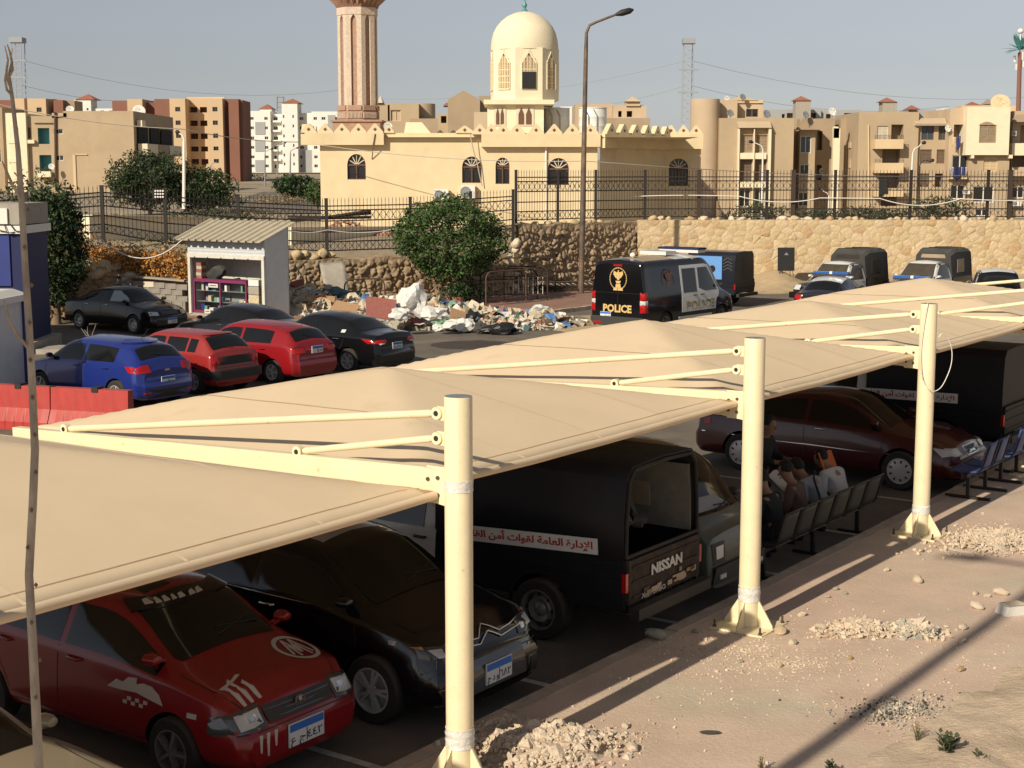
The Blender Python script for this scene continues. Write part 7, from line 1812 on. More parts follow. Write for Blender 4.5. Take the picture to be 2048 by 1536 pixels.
for k,(px,py,Y,rx,n,mt) in enumerate(((200,400,80,3.2,1500,['leaf_olive','leaf_dry']),(290,412,72,2.8,1500,['leaf_dark','leaf_olive']),(390,408,84,3.0,1500,['leaf_olive','leaf_dark']),(470,404,95,3.2,1300,['leaf_olive','leaf_dry']),(560,392,140,3.5,900,['leaf_dry','leaf_olive']),(120,392,85,2.8,1200,['leaf_olive','leaf_dark']))):
    p=at(px,py,Y); leaves((p.x,Y,terr(p.x,Y)+.35),(rx,1.4,.65),n,.10,mt,fr,'scrub',.1,None,kind='stuff',lump=.6)
# ground beyond the left fence: road, cream kerb wall, brick heap
def on_terr(x,y,o=.05): return Vector((x,y,terr(x,y)+o))
b=MB(); b.grid(lambda s,q:on_terr(-24+22*q+ -10*s,112+95*s,.08),14,4); b.build('far_road',M['asphalt'],kind='structure')
t=thing('low_wall','low cream boundary wall seen through the left fence','wall',at(180,452,66)); LL=Local(t); mb=MB(); a,b_=at(172,456,64),at(420,458,74); mb.bar((a.x,a.y,a.z),(b_.x,b_.y,b_.z),.4,1.0); LL.part(mb,'wall',M['cream_pale']); mb=MB(); mb.bar((a.x,a.y,a.z+.53),(b_.x,b_.y,b_.z+.53),.7,.06); LL.part(mb,'coping',M['cream_grey'])
t=thing('low_wall','low cream wall behind the fence right of the kiosk','wall',at(600,470,70)); LL=Local(t); mb=MB(); a,b_=at(575,474,68),at(800,470,78); mb.bar(a,b_,.4,.9); LL.part(mb,'wall',M['cream_pale'])
c=at(690,452,76); b=MB(); bk=random.Random(8)
for k in range(420):
    r=bk.random()**.5; an=bk.uniform(0,6.28); h=.75*(1-r); b.box((c.x+math.cos(an)*r*2.6,c.y+math.sin(an)*1.4*r,c.z-.45+h*bk.random()),(.24,.12,.09),0,bk.randrange(2),Matrix.Rotation(bk.uniform(0,3),3,Vector((bk.random(),bk.random(),bk.random()+.1)).normalized()))
o=b.build('brick_rubble_heap',[M['terracotta'],M['brick_pink']],kind='stuff')
t=thing('steel_bundle','dark bundle of steel bars lying above the brick heap','steel bars',at(640,440,79)); LL=Local(t)
for k in range(7): mb=MB(); a,b_=at(575,446-2*k+fr.uniform(-2,2),78+.2*k),at(742,424+2*k+fr.uniform(-4,4),79+.2*k); mb.bar(a,b_,.10,.10); LL.part(mb,'bar',M['iron_brown'])
t=thing('floodlight','white bead floodlight on a bracket by the left fence','floodlight',at(318,395,53)); LL=Local(t); mb=MB(); p=at(318,388,53); mb.box(p,(.42,.1,.36)); LL.part(mb,'housing',M['iron'])
for i in range(4):
    for j in range(3): mb=MB(); q=at(311+5*i,382+6*j,52.9); mb.lathe([(.035,0),(.035,.02),(0,.03)],8,c=q,M=Matrix.Rotation(PI/2,3,'X')); LL.part(mb,'led_lens',M['white_paint'])
# ------------------------------------------------------------------ litter heap along the far side of the yard
lr=random.Random(77)
def heap_h(x,y,hs): return max([0]+[h*max(0,1-(((x-cx)/rx)**2+((y-cy)/ry)**2))**.8 for (cx,cy,rx,ry,h) in hs])
HS=[(-8.0,52.0,2.6,2.2,1.0),(-5.0,51.6,2.4,1.9,.55),(-3.0,50.4,2.6,2.2,.62),(-.9,49.2,2.2,1.5,.35),(.7,49.4,1.6,1.2,.25)]
b=MB(); b.grid(lambda s,q:(-10.6+13.2*s,47.4+7.2*q,heap_h(-10.6+13.2*s,47.4+7.2*q,HS)+.07*noise.noise(Vector((s*40,q*22,0)))+(.005 if heap_h(-10.6+13.2*s,47.4+7.2*q,HS)>.02 else -.12)),90,50)
b.build('rubble_mound',M['rubble_grey'],kind='stuff',smooth=60)
LM=['paper','bag_white','plank','carton','rubble','bag_teal','bag_green','carton_red','bag_blue','rubble_grey','sheet_tan','stone_pale']
mb=MB()
for k in range(4600):
    c_=lr.choice(HS); an=lr.uniform(0,6.28); r=lr.random()**.6*1.08; x=c_[0]+math.cos(an)*c_[2]*r; y=c_[1]+math.sin(an)*c_[3]*r; z=heap_h(x,y,HS)+lr.uniform(.0,.09)
    s=lr.uniform(.03,.13) if lr.random()<.75 else lr.uniform(.12,.26); mi=lr.choices(range(len(LM)),[4,5,4,3,10,1,1,1.5,1,6,3,5])[0]
    Mr=Matrix.Rotation(lr.uniform(0,6.28),3,Vector((lr.gauss(0,1),lr.gauss(0,1),lr.gauss(0,1.5))).normalized())
    if lr.random()<.5: mb.box((x,y,z),(s,s*lr.uniform(.4,1),s*lr.uniform(.1,.7)),0,mi,Mr)
    else:
        P=[Vector((a*s+lr.uniform(-.3,.3)*s,b_*s,lr.uniform(-.4,.4)*s)) for a,b_ in((-1,-1),(0,-1.1),(1,-1),(1,0),(1,1),(0,1),(-1,1),(-1,0))]+[Vector((0,0,.35*s))]
        P=[(Mr@p)*.9+Vector((x,y,z+s*.3)) for p in P]; mb.add(P,[(i,(i+1)%8,8) for i in range(8)],mi)
mb.build('litter_scraps',[M[m] for m in LM],kind='stuff',fix=False)
def bag(label,px,py,w,h,m,grp='bags in the litter heap',seed=0,z=0.,dep=None):
    g=ground(px,py,z); rg_=random.Random(seed+int(px)); bm=bmesh.new(); bmesh.ops.create_icosphere(bm,subdivisions=3,radius=1); off=Vector((rg_.uniform(0,60),0,0))
    for v in bm.verts:
        c=v.co.normalized(); k=.78+.42*noise.noise(c*1.7+off)+.34*abs(noise.noise(c*3.6+off))+.20*abs(noise.noise(c*8+off)); v.co=Vector((c.x*k*w/2,c.y*k*(dep or w*.8)/2,max(-.15*h,(c.z*k+.75)*h/1.75)))
    me=bpy.data.meshes.new('bag'); bm.to_mesh(me); bm.free(); me.materials.append(M[m]); me.polygons.foreach_set('use_smooth',[True]*len(me.polygons)); me.set_sharp_from_angle(angle=R(24))
    o=link('rubbish_bag',me,loc=g); return tag(o,label,'bag',grp)
bag('large white sack standing highest on the litter heap beside the tree trunk',826,628,.95,.95,'bag_white',z=.55)
bag('white sack lying right of the tallest sack',868,640,.85,.45,'bag_white',z=.5); bag('low white sack at the left foot of the tallest sack',800,640,.7,.4,'bag_white',z=.5)
bag('white bag at the road edge left of the black bags',916,660,1.1,.40,'bag_white',z=.02); bag('pale crumpled bag beside the black bag at the road edge',930,664,.7,.45,'bag_white',z=.02)
bag('black bag behind the white bag at the road edge',947,655,.75,.55,'bag_black',z=.05); bag('long flat black bag at the front right of the heap',1000,668,1.15,.36,'bag_black',z=.0); bag('dark olive bag between the two black bags',962,668,.5,.42,'canvas_dark',z=.0)
bag('small white bag on the front edge of the litter',880,662,.55,.25,'bag_white',z=0); bag('blue bag in the middle of the litter',945,632,.95,.35,'bag_blue',z=.15); bag('small blue bag left of the big blue one',888,625,.5,.3,'bag_blue',z=.4)
bag('dark teal rags on top of the left part of the heap',672,598,1.15,.42,'bag_teal',z=.62); bag('grey green rags right of the teal rags',705,606,.9,.40,'bag_teal',z=.5)
bag('green bag low on the right part of the heap',1010,650,.8,.3,'bag_green',z=.1); bag('green bag left of the road edge bags',880,648,.7,.26,'bag_green',z=.2); bag('white bags at the right end of the heap',1050,655,.9,.32,'bag_white',z=.05); bag('white film bag upper right of the litter',1040,642,.8,.3,'bag_white',z=.1); bag('red cloth bag near the middle sack',857,632,.55,.28,'carton_red',z=.35)
bag('white scraps bag by the kerb at far right of the litter',1080,624,.7,.25,'bag_white',z=.1)
def slab_(label,name,cat,px,py,w,h,th,m,rot,z=0,grp=None):
    g=ground(px,py,z); o=MB().box((0,0,0),(w,th,h)).build(name,M[m]); o.location=g+Vector((0,0,h*.45)); o.rotation_euler=[R(a) for a in rot]; tag(o,label,cat,grp); return o
slab_('reddish cardboard sheet leaning in the middle of the heap','cardboard_sheet','cardboard',762,638,.95,.75,.03,'carton_red',(-35,8,12),.45)
slab_('brown cardboard sheet left of the reddish one','cardboard_sheet','cardboard',690,633,.85,.6,.03,'carton',(-60,10,-15),.45); slab_('brown carton sheet among the rags on the left heap','cardboard_sheet','cardboard',640,605,1.0,.3,.03,'carton',(-55,4,5),.65); slab_('tan cardboard piece by the road edge bags','cardboard_sheet','cardboard',915,650,.55,.55,.03,'carton',(-30,20,20),.15); slab_('orange box near the middle sack','carton','carton',832,632,.45,.3,.35,'terracotta',(0,5,20),.4)
for k in range(24):
    x,y=lr.uniform(-9.4,-6.6),lr.uniform(50.8,52.6); z=heap_h(x,y,HS)+.1; o=MB().box((0,0,0),(lr.uniform(.8,1.7),lr.uniform(.06,.16),.03)).build('plank',M[lr.choice(['plank','plank','cream_pale','sheet_cream'])]); o.location=(x,y,z); o.rotation_euler=(R(lr.uniform(-15,15)),R(lr.uniform(-22,22)),R(lr.uniform(-50,40))); tag(o,'pale broken plank among the boards strewn over the left part of the litter heap','plank','planks on the litter heap')
# bent board leaning on the wall
a,b_,c,d=at(639,528,55.6),at(690,524,55.6),at(705,622,54.2),at(655,596,54.0)
mb=MB(); mb.grid(lambda s,q:tuple((a+(b_-a)*s)*(1-q)+((d+(c-d)*s)*q)+Vector((0,-.22*math.sin(PI*q)*(1-.3*s),.0))),6,10); o=mb.build('leaning_board',M['concrete'],smooth=60); o.modifiers.new('t','SOLIDIFY').thickness=.05; tag(o,'bent grey beige board leaning against the rock wall above the litter','board')
# crowd barriers
def barrier(label,p,q,h,m='rust',rad=.028,lean=(0,0),bars=9,grp='old steel crowd barriers by the rough wall',z0=0.,paint=None):
    p,q=Vector(p),Vector(q); d=q-p; L=d.length; a=math.atan2(d.y,d.x); t=thing('crowd_barrier',label,'barrier',p,a,grp); t.rotation_euler=(R(lean[0]),R(lean[1]),a)
    r=.28; P=[(0,0,z0),(0,0,h-r)]+[(r-r*math.cos(k*PI/10),0,h-r+r*math.sin(k*PI/10)) for k in range(1,6)]+[(L-r+r*math.sin(k*PI/10),0,h-r+r*math.cos(k*PI/10)) for k in range(0,6)]+[(L,0,z0)]
    MB().tube(P,rad,8).build('frame',M[m],t,smooth=60)
    for z in(.22,h*.70): MB().bar((0,0,z),(L,0,z),.04,.04).build('rail',M[m],t)
    mb=MB()
    for k in range(1,bars): mb.bar((L*k/bars,0,.22),(L*k/bars,0,h*.70),.02,.02,up=(0,1,0))
    mb.build('bars',M[paint or m],t,kind='stuff'); return t
barrier('reddish old crowd barrier standing nearest the tree',ground(972,612,.15),ground(1052,605,.15),1.25,'rust',paint='iron'); barrier('crowd barrier with white painted bend, right of the reddish one',ground(1008,600,.15),ground(1095,600,.15),1.3,'iron_brown',paint='frame_white'); barrier('dark crowd barrier leaning behind the two front ones',ground(985,590,.15)+Vector((0,1,0)),ground(1112,588,.15)+Vector((0,1,0)),1.45,'iron_brown',lean=(8,0)); barrier('rearmost crowd barrier tilted against the rough wall',ground(1020,582,.15)+Vector((0,1.2,0)),ground(1112,580,.15)+Vector((0,1.2,0)),1.65,'iron',lean=(10,0)); barrier('pale railed crowd barrier in the middle of the stack',ground(960,606,.15)+Vector((0,.8,0)),ground(1075,602,.15)+Vector((0,.8,0)),1.15,'iron',paint='tan_pink')
barrier('bent rusty bed frame behind the litter by the rock wall',at(692,640,53.6),at(772,640,54.2),1.45,'rust',bars=6,paint='plank',lean=(-6,0))
for k in range(4):
    p=ground(1085+6*k,583-3*k,.2+.05*k); t=barrier(['flat barrier lying lowest on the pavement by the lamp post','flat barrier lying second from the bottom by the lamp post','flat barrier lying third in the pile by the lamp post','pale topped flat barrier on the pile by the lamp post'][k],p,p+Vector((2.1,.8,0)),1.1,'iron_brown' if k<3 else 'rust',lean=(-84,0),paint='iron' if k<3 else 'sheet_cream')
# far pavement with stepped kerb
b=MB(); q=[(-2.8,54.6,.14),(1.2,53.2,.14),(4.6,57.8,.14),(6.0,66.8,.14),(.4,61.9,.14),(-6,57.4,.14)]
b.add(q,[(0,1,2,3,4,5)]); b.build('far_pavement',M['pave_red'],kind='structure')
t=thing('kerb','broken kerb of the far pavement beside the police van','kerb',(-2.8,54.6,0)); L_=Local(t)
for (p,q) in((q[0],q[1]),(q[1],q[2])):
    p,q=Vector(p),Vector(q); n=int((q-p).length/.8)
    for k in range(n):
        m=p+(q-p)*((k+.5)/n); d=(q-p).normalized(); mb=MB(); mb.box((m.x,m.y,.065+lr.uniform(-.015,.01)),((q-p).length/n-.02,.18,.17),math.atan2(d.y,d.x)+lr.uniform(-.02,.02)); L_.part(mb,'kerb_stone',M['kerb'])
t=thing('flower_pot','small red pot under the round tree','flower pot',ground(916,612,.15)); mb=MB(); mb.lathe([(.16,0),(.22,.30),(.24,.34),(.2,.34),(0,.28)],16); mb.build('pot',M['terracotta'],t,smooth=40); leaves((0,0,.55),(.5,.4,.35),600,.06,['leaf_dark','leaf'],lr,'leaves',.2,t)
leaves((-1.9,56.4,.6),(1.0,.7,.6),1100,.07,['leaf_dark','leaf_dark'],lr,'undergrowth',.2,None,kind='stuff')
b=MB(); b.grid(lambda s,q:(.4+5.2*s,46.6+7*q,-.03+.13*max(0,1-((s-.5)*2)**2-((q-.5)*2)**2)+.02*noise.noise(Vector((s*6,q*8,2)))),24,24); b.build('spilled_sand',M['sand'],kind='stuff',smooth=60)
b=MB(); b.grid(lambda s,q:(6.5+22*s,61.0+6.4*q,-.04+.30*q*q+.62*math.exp(-((s*22+6.5-11.6)/1.0)**2-((q-.78)/.28)**2)+.05*noise.noise(Vector((s*14,q*4,2)))),70,20); b.build('dirt_bank',M['sand'],kind='stuff',smooth=60)
t=thing('notice_board','black free standing board with two feet against the stone wall','board',at(1572,546,65.6)); t.rotation_euler=(R(-4),0,R(4))
mb=MB(); mb.box((0,0,.60),(.74,.05,1.02)); mb.build('panel',M['ink'],t)
for x in(-.25,.22): mb=MB(); mb.tube([(x-.10,-.18,-.12),(x,-.03,.25),(x+.08,-.16,-.12)],.018,6); mb.build('foot',M['iron'],t)
mb=MB(); mb.add([(-.09,-.03,.78),(.10,-.03,.78),(.06,-.03,.84),(.0,-.03,.90),(-.06,-.03,.83)],[(0,1,2,3,4)]); mb.build('emblem',M['steel_grey'],t)
# wet patch on the road
b=MB(); N_=26; P=[(-1.15+ (1.25+.2*noise.noise(Vector((k*.7,0,0))))*math.cos(2*PI*k/N_),43.9+(1.15+.3*noise.noise(Vector((k*.9,4,0))))*math.sin(2*PI*k/N_),.006) for k in range(N_)]; b.add(P,[tuple(range(N_))]); b.build('damp_patch',mat('damp',(.065,.048,.036),.6,var=.3,vs=2),kind='structure')
# ------------------------------------------------------------------ benches and people in the shade
t=thing('waiting_bench','row of six dark mesh seats on one beam, occupied, facing away from the walkway','bench',W(7.35,.98,0),-UA+PI/2)
for k in range(6):
    x=.27+.53*k
    mb=MB(); mb.grid(lambda s,q:(x-.22+.44*s,-.20+.42*q,.43+.03*(2*q-1)**2),6,6); o=mb.build('seat',M['seat_green'],t,smooth=60); o.modifiers.new('t','SOLIDIFY').thickness=.02
    mb=MB(); mb.grid(lambda s,q:(x-.22+.44*s,-.22-.10*q-.03*(1-(2*s-1)**2),.50+.36*q),6,6); o=mb.build('backrest',M['seat_green'],t,smooth=60); o.modifiers.new('t','SOLIDIFY').thickness=.018
    mb=MB(); mb.tube([(x-.24,.16,.44),(x-.24,-.19,.45),(x-.24,-.235,.52),(x-.24,-.335,.88),(x+.24,-.335,.88),(x+.24,-.235,.52),(x+.24,-.19,.45),(x+.24,.16,.44)],.014,8); mb.build('seat_frame',M['iron'],t,smooth=60)
mb=MB(); mb.span((0,-.03,.34),(3.2,.03,.40)); mb.build('beam',M['iron'],t)
for x in(.12,1.6,3.08):
    mb=MB(); mb.bar((x,0,.0),(x,0,.36),.05,.05,up=(0,1,0)); mb.build('leg',M['iron'],t); mb=MB(); mb.span((x-.025,-.28,0),(x+.025,.28,.035)); mb.build('foot',M['iron'],t)
def bluebench(label,u,v,n):
    t=thing('waiting_bench',label,'bench',W(u,v,.15),-UA+PI/2,'blue seat benches')
    for k in range(n):
        x=.27+.55*k
        mb=MB(); mb.grid(lambda s,q:(x-.23+.46*s,-.20+.44*q,.43+.03*(2*q-1)**2),6,6); o=mb.build('seat',M['seat_blue'],t,smooth=60); o.modifiers.new('t','SOLIDIFY').thickness=.02
        mb=MB(); mb.grid(lambda s,q:(x-.22+.44*s,-.22-.10*q-.03*(1-(2*s-1)**2),.50+.38*q),6,6); o=mb.build('backrest',M['seat_blue'],t,smooth=60); o.modifiers.new('t','SOLIDIFY').thickness=.018
        mb=MB(); mb.tube([(x-.2,-.19,.45),(x-.2,-.24,.52),(x-.2,-.34,.86)],.013,6); mb.tube([(x+.2,-.19,.45),(x+.2,-.24,.52),(x+.2,-.34,.86)],.013,6); mb.build('back_frame',M['iron'],t,smooth=60,kind='stuff')
    mb=MB(); mb.span((0,-.03,.34),(.55*n,.03,.40)); mb.build('beam',M['iron'],t)
    for x in(.15,.55*n-.15):
        mb=MB(); mb.bar((x,0,.02),(x,0,.36),.05,.05,up=(0,1,0)); mb.build('leg',M['iron'],t); mb=MB(); mb.span((x-.03,-.34,0),(x+.03,.34,.04)); mb.build('foot',M['iron'],t)
bluebench('blue plastic seat bench nearest the wired canopy post',12.75,.25,2); bluebench('second blue seat bench further right along the kerb',14.3,.25,2)
def skin(name,joints,edges,m,parent,sub=2):
    me=bpy.data.meshes.new(name); me.from_pydata([j[:3] for j in joints],edges,[]); o=link(name,me,parent)
    o.modifiers.new('skin','SKIN'); 
    for i,j in enumerate(joints):
        v=me.skin_vertices[0].data[i]; v.radius=(j[3],j[4] if len(j)>4 else j[3]); v.use_root=(i==0)
    s=o.modifiers.new('sub','SUBSURF'); s.levels=sub; s.render_levels=sub
    dg=bpy.context.evaluated_depsgraph_get(); nm=bpy.data.meshes.new_from_object(o.evaluated_get(dg)); o.modifiers.clear(); o.data=nm; nm.materials.clear(); nm.materials.append(M[m]); nm.polygons.foreach_set('use_smooth',[True]*len(nm.polygons)); return o
def person(label,u,v,rz,top,legs,lean=.0,z=0.,stand=False,turn=0.,arms='read',grp='people sitting in the shade',long=False):
    # local frame: faces +y, sits on a seat at z .45 above the ground
    t=thing('person',label,'person',W(u,v,z),-UA+PI/2+rz,grp)
    hz=.90 if stand else .50; k=math.sin(lean); c_=math.cos(lean)
    sp=lambda d,x=0,f=0: (x,k*d+f*c_,hz+c_*d-f*k)
    hip=.10
    J=[sp(0)+(.13,.11),sp(.22)+(.12,.10),sp(.40)+(.15,.10),sp(.50)+(.09,.07),sp(.555,0,.03)+(.056,.056),sp(.63,turn*.02,.05)+(.075,.085),sp(.72,turn*.03,.07)+(.082,.095),sp(.79,turn*.03,.06)+(.055,.06)]
    E=[(i,i+1) for i in range(7)]
    sh=[]
    for s in(-1,1):
        n=len(J); 
        J+=[sp(.45,s*.19)+(.055,.055),sp(.22,s*.23,.10)+(.043,.043),sp(.24,s*.13,.34)+(.033,.033),sp(.26,s*.11,.40)+(.038,.022)]; E+=[(2,n),(n,n+1),(n+1,n+2),(n+2,n+3)]
        n=len(J)
        if stand: J+=[(s*.10,0,.86,.09,.09),(s*.11,.02,.47,.062,.062),(s*.11,-.02,.09,.045,.045),(s*.12,.12,.04,.045,.03)]
        else: J+=[(s*.10,.05,.49,.085,.085),(s*.12,.44,.50,.065,.065),(s*.12,.42,.10,.045,.045),(s*.13,.55,.04,.045,.03)]
        E+=[(0,n),(n,n+1),(n+1,n+2),(n+2,n+3)]
    body=skin('body',J,E,'skin',t)
    # shirt over trunk and arms
    S=[sp(-.03)+(.155,.135),sp(.22)+(.15,.125),sp(.40)+(.175,.125),sp(.51)+(.10,.085)]; SE=[(0,1),(1,2),(2,3)]
    for s in(-1,1):
        n=len(S); S+=[sp(.45,s*.20)+(.075,.075),sp(.22,s*.235,.10)+(.062,.062),sp(.235,s*.15,.29)+(.05,.05)]; SE+=[(2,n),(n,n+1),(n+1,n+2)]
    skin('shirt',S,SE,top,t)
    T=[(0,0,hz-.02,.15,.13)]; TE=[]
    for s in(-1,1):
        n=len(T)
        if stand: T+=[(s*.10,0,.82,.11,.11),(s*.11,.02,.47,.085,.085),(s*.11,-.02,.14,.07,.07)]
        else: T+=[(s*.10,.08,.51,.105,.105),(s*.125,.46,.505,.085,.085),(s*.12,.43,.14,.07 if not long else .09,.07)]
        TE+=[(0,n),(n,n+1),(n+1,n+2)]
    skin('trousers',T,TE,legs,t)
    for s in(-1,1):
        mb=MB(); 
        fx,fy=(s*.12,.06) if stand else (s*.13,.49); mb.tube([(fx,fy-.10,.035),(fx,fy,.05),(fx,fy+.10,.04),(fx,fy+.17,.03)],[.035,.05,.045,.025],10); mb.build('shoe',M['ink'],t,smooth=60)
        # palm with separate bent fingers
        b0=Vector(sp(.26,s*.11,.40)); dn=Vector((0,k*0+.9*c_+.1,-.25)).normalized()
        for f in range(4):
            o=b0+Vector((-s*.008+(f-1.5)*.019*s,0,0)); L=(.062,.074,.070,.055)[f]; mb=MB(); mb.tube([o-dn*.02,o+dn*L*.6,o+dn*L*.9+Vector((0,0,.022)),o+dn*L*.8+Vector((0,0,.045))],[.010,.0095,.009,.007],6); mb.build('finger',M['skin'],t,smooth=60)
        o=b0+Vector((-s*.035,-.03,0)); mb=MB(); mb.tube([o,o+Vector((-s*.02,.03,.012)),o+Vector((-s*.015,.055,.03))],[.012,.011,.008],6); mb.build('thumb',M['skin'],t,smooth=60)
    hc=Vector(sp(.705,turn*.03,.055))
    bm=bmesh.new(); bmesh.ops.create_icosphere(bm,subdivisions=3,radius=1)
    for v in bm.verts: 
        q=v.co.copy(); v.co=Vector((q.x*.092,q.y*.108-.006,q.z*.108+.03))
        if q.y>.25 and q.z<.45: v.co.y*=.55
        if q.z<-.35: v.co.x*=.7; v.co.y*=.7
    me=bpy.data.meshes.new('hair'); bm.to_mesh(me); bm.free(); me.materials.append(M['hair']); me.polygons.foreach_set('use_smooth',[True]*len(me.polygons)); link('hair',me,t,loc=hc)
    f=Vector(sp(.66,turn*.03,.155)); mb=MB(); mb.tube([f+Vector((0,-.02,.03)),f+Vector((0,.012,0)),f+Vector((0,-.01,-.008))],[.008,.015,.010],6); mb.build('nose',M['skin'],t,smooth=60)
    for s in(-1,1):
        mb=MB(); mb.lathe([(.0,-.008),(.012,-.003),(.013,.004),(0,.009)],8,c=f+Vector((s*.032,-.022,.035))); mb.build('eye',M['ink'],t,smooth=60); mb=MB(); mb.lathe([(0,-.03),(.012,-.02),(.014,.01),(0,.03)],8,c=Vector(sp(.68,s*.088,.05))); mb.build('ear',M['skin'],t,smooth=60)
    mb=MB(); mb.tube([f+Vector((-.025,-.026,-.042)),f+Vector((0,-.014,-.044)),f+Vector((.025,-.026,-.042))],.006,6); mb.build('mouth',M['carton_red'],t,smooth=60)
    return t
person('seated person in dark clothes half hidden behind the middle canopy post',7.9,1.02,0,'cloth_dark','cloth_dark',.25)
person('seated person in brown clothes reading a newspaper',8.72,1.02,R(10),'cloth_brown','cloth_brown',.30,long=True)
p=person('seated person in pale grey shirt with a dark shoulder strap, bent forward',9.45,1.02,0,'cloth_grey','cloth_dark',.62)
mb=MB(); mb.tube([(-.20,-.02,.55),(-.20,.02,.75),(-.12,.14,.94),(.02,.20,1.01),(.12,.24,1.0),(.19,.20,.86),(.20,.12,.66)],[.016]*7,6); mb.build('shoulder_strap',M['cloth_dark'],p,smooth=60)
person('seated person in white shirt holding an orange folder, rightmost on the dark bench',10.08,1.02,R(-8),'cloth_white','cloth_dark',.55)
person('standing person in dark clothes behind the readers, against the maroon saloon',9.5,2.05,PI,'cloth_dark','cloth_dark',.12,stand=True,grp='people sitting in the shade')
def sheet(label,name,cat,u,v,z,w,h,m,rot,fold=True,grp=None):
    mb=MB(); mb.grid(lambda s,q:((s-.5)*w,-.06*abs(2*s-1)*(1 if fold else 0),(q-.5)*h+.015*math.sin(s*9)),8,4); o=mb.build(name,M[m]); o.location=W(u,v,z); o.rotation_euler=(R(rot[0]),R(rot[1]),-UA+PI/2+R(rot[2])); o.modifiers.new('t','SOLIDIFY').thickness=.006; tag(o,label,cat,grp); return o
o=sheet('open white newspaper held by the person in brown','newspaper','newspaper',8.78,1.42,.92,.62,.40,'paper',(-50,8,10))
for k in range(9): mb=MB(); mb.box((-.25+.06*k,.0,0),(.045,.012,.30)); mb.build('print_column',M['cloth_grey'],o) if k in(1,3,5,7) else None
sheet('orange folder held by the person in the white shirt','folder','folder',10.15,1.36,.98,.34,.34,'cloth_orange',(-25,0,-8)); sheet('pinkish paper held beside the middle canopy post','paper_sheet','paper',7.85,1.40,.90,.36,.28,'tan_pink',(-45,0,5))
# ------------------------------------------------------------------ walkway details: rubble, stones, wire, sapling, weeds
gr=random.Random(99)
def gravel(label_name,c,rx,ry,h,n,smin,smax,mats,seed,az=0.):
    rg_=random.Random(seed); b=MB(); ca,sa=math.cos(az),math.sin(az)
    for k in range(n):
        an=rg_.uniform(0,6.28); r=abs(rg_.gauss(0,.5))*(1+.5*math.sin(an*3+seed)*rg_.random()); 
        lx,ly=math.cos(an)*rx*r,math.sin(an)*ry*r; x,y=c[0]+lx*ca-ly*sa,c[1]+lx*sa+ly*ca
        if (x-OX)*VX+(y-OY)*VY>.62: continue      # keeps to the walkway side of the kerb
        z=c[2]+h*max(0,1-r*r)**1.2*(.75+.25*noise.noise(Vector((x*3,y*3,seed)))); s=smin+(smax-smin)*rg_.random()**2.2; s*=(2.0 if rg_.random()<.04 else 1.15)
        Mr=Matrix.Rotation(rg_.uniform(0,6.28),3,Vector((rg_.gauss(0,1),rg_.gauss(0,1),rg_.gauss(0,1))).normalized())
        P=[Mr@Vector(q)*s*rg_.uniform(.6,1.2) for q in((1,0,0),(-.8,.2,0),(0,.8,.1),(.1,-.9,0),(0,.1,.65),(.1,0,-.6))]
        b.add([p+Vector((x,y,z+s*.2)) for p in P],[(0,2,4),(2,1,4),(1,3,4),(3,0,4),(2,0,5),(1,2,5),(3,1,5),(0,3,5)],rg_.randrange(len(mats)))
    if h>.03:
        b.grid(lambda s,q:(c[0]+((2*s-1)*rx*.95)*ca-((2*q-1)*ry*.95)*sa,c[1]+((2*s-1)*rx*.95)*sa+((2*q-1)*ry*.95)*ca,c[2]-.03+(h+.02)*max(0,1-(2*s-1)**2-(2*q-1)**2)**1.1*(.8+.9*noise.noise(Vector((s*7,q*7,seed))))),26,26,0)
    return b.build(label_name,[M[m] for m in mats],kind='stuff',fix=False)
RB=['rubble','stone_pale','rubble','soil']
g=ground(1090,1500,.15); gravel('rubble_heap',(g.x,g.y,.15),.75,.55,.20,3200,.009,.045,RB,1,.3)
g=ground(1000,1455,.15); gravel('rubble_heap',(g.x,g.y,.15),.35,.22,.10,700,.006,.022,RB,2,.6)
g=ground(1720,1262,.15); gravel('rubble_heap',(g.x,g.y,.15),.42,.34,.10,1500,.010,.050,RB,3)
g=ground(1830,1265,.15); gravel('rubble_heap',(g.x,g.y,.15),.32,.30,.10,800,.014,.058,['rubble_grey','stone_pale','rubble'],4)
g=ground(1990,1085,.15); gravel('rubble_heap',(g.x,g.y,.15),.95,.75,.09,2600,.010,.046,RB,5,.5)
g=ground(1570,1330,.15); gravel('scattered_gravel',(g.x,g.y,.15),.7,.25,.0,500,.006,.02,RB,6,.2)
g=ground(1800,1420,.155); gravel('ash_patch',(g.x,g.y,.15),.75,.5,.012,1500,.006,.022,['rubble_grey','concrete','canvas_dark','rubble'],7,.5)
g=ground(1500,1300,.155); gravel('fine_gravel',(g.x,g.y,.15),3.4,2.4,.0,3200,.004,.020,RB,8)
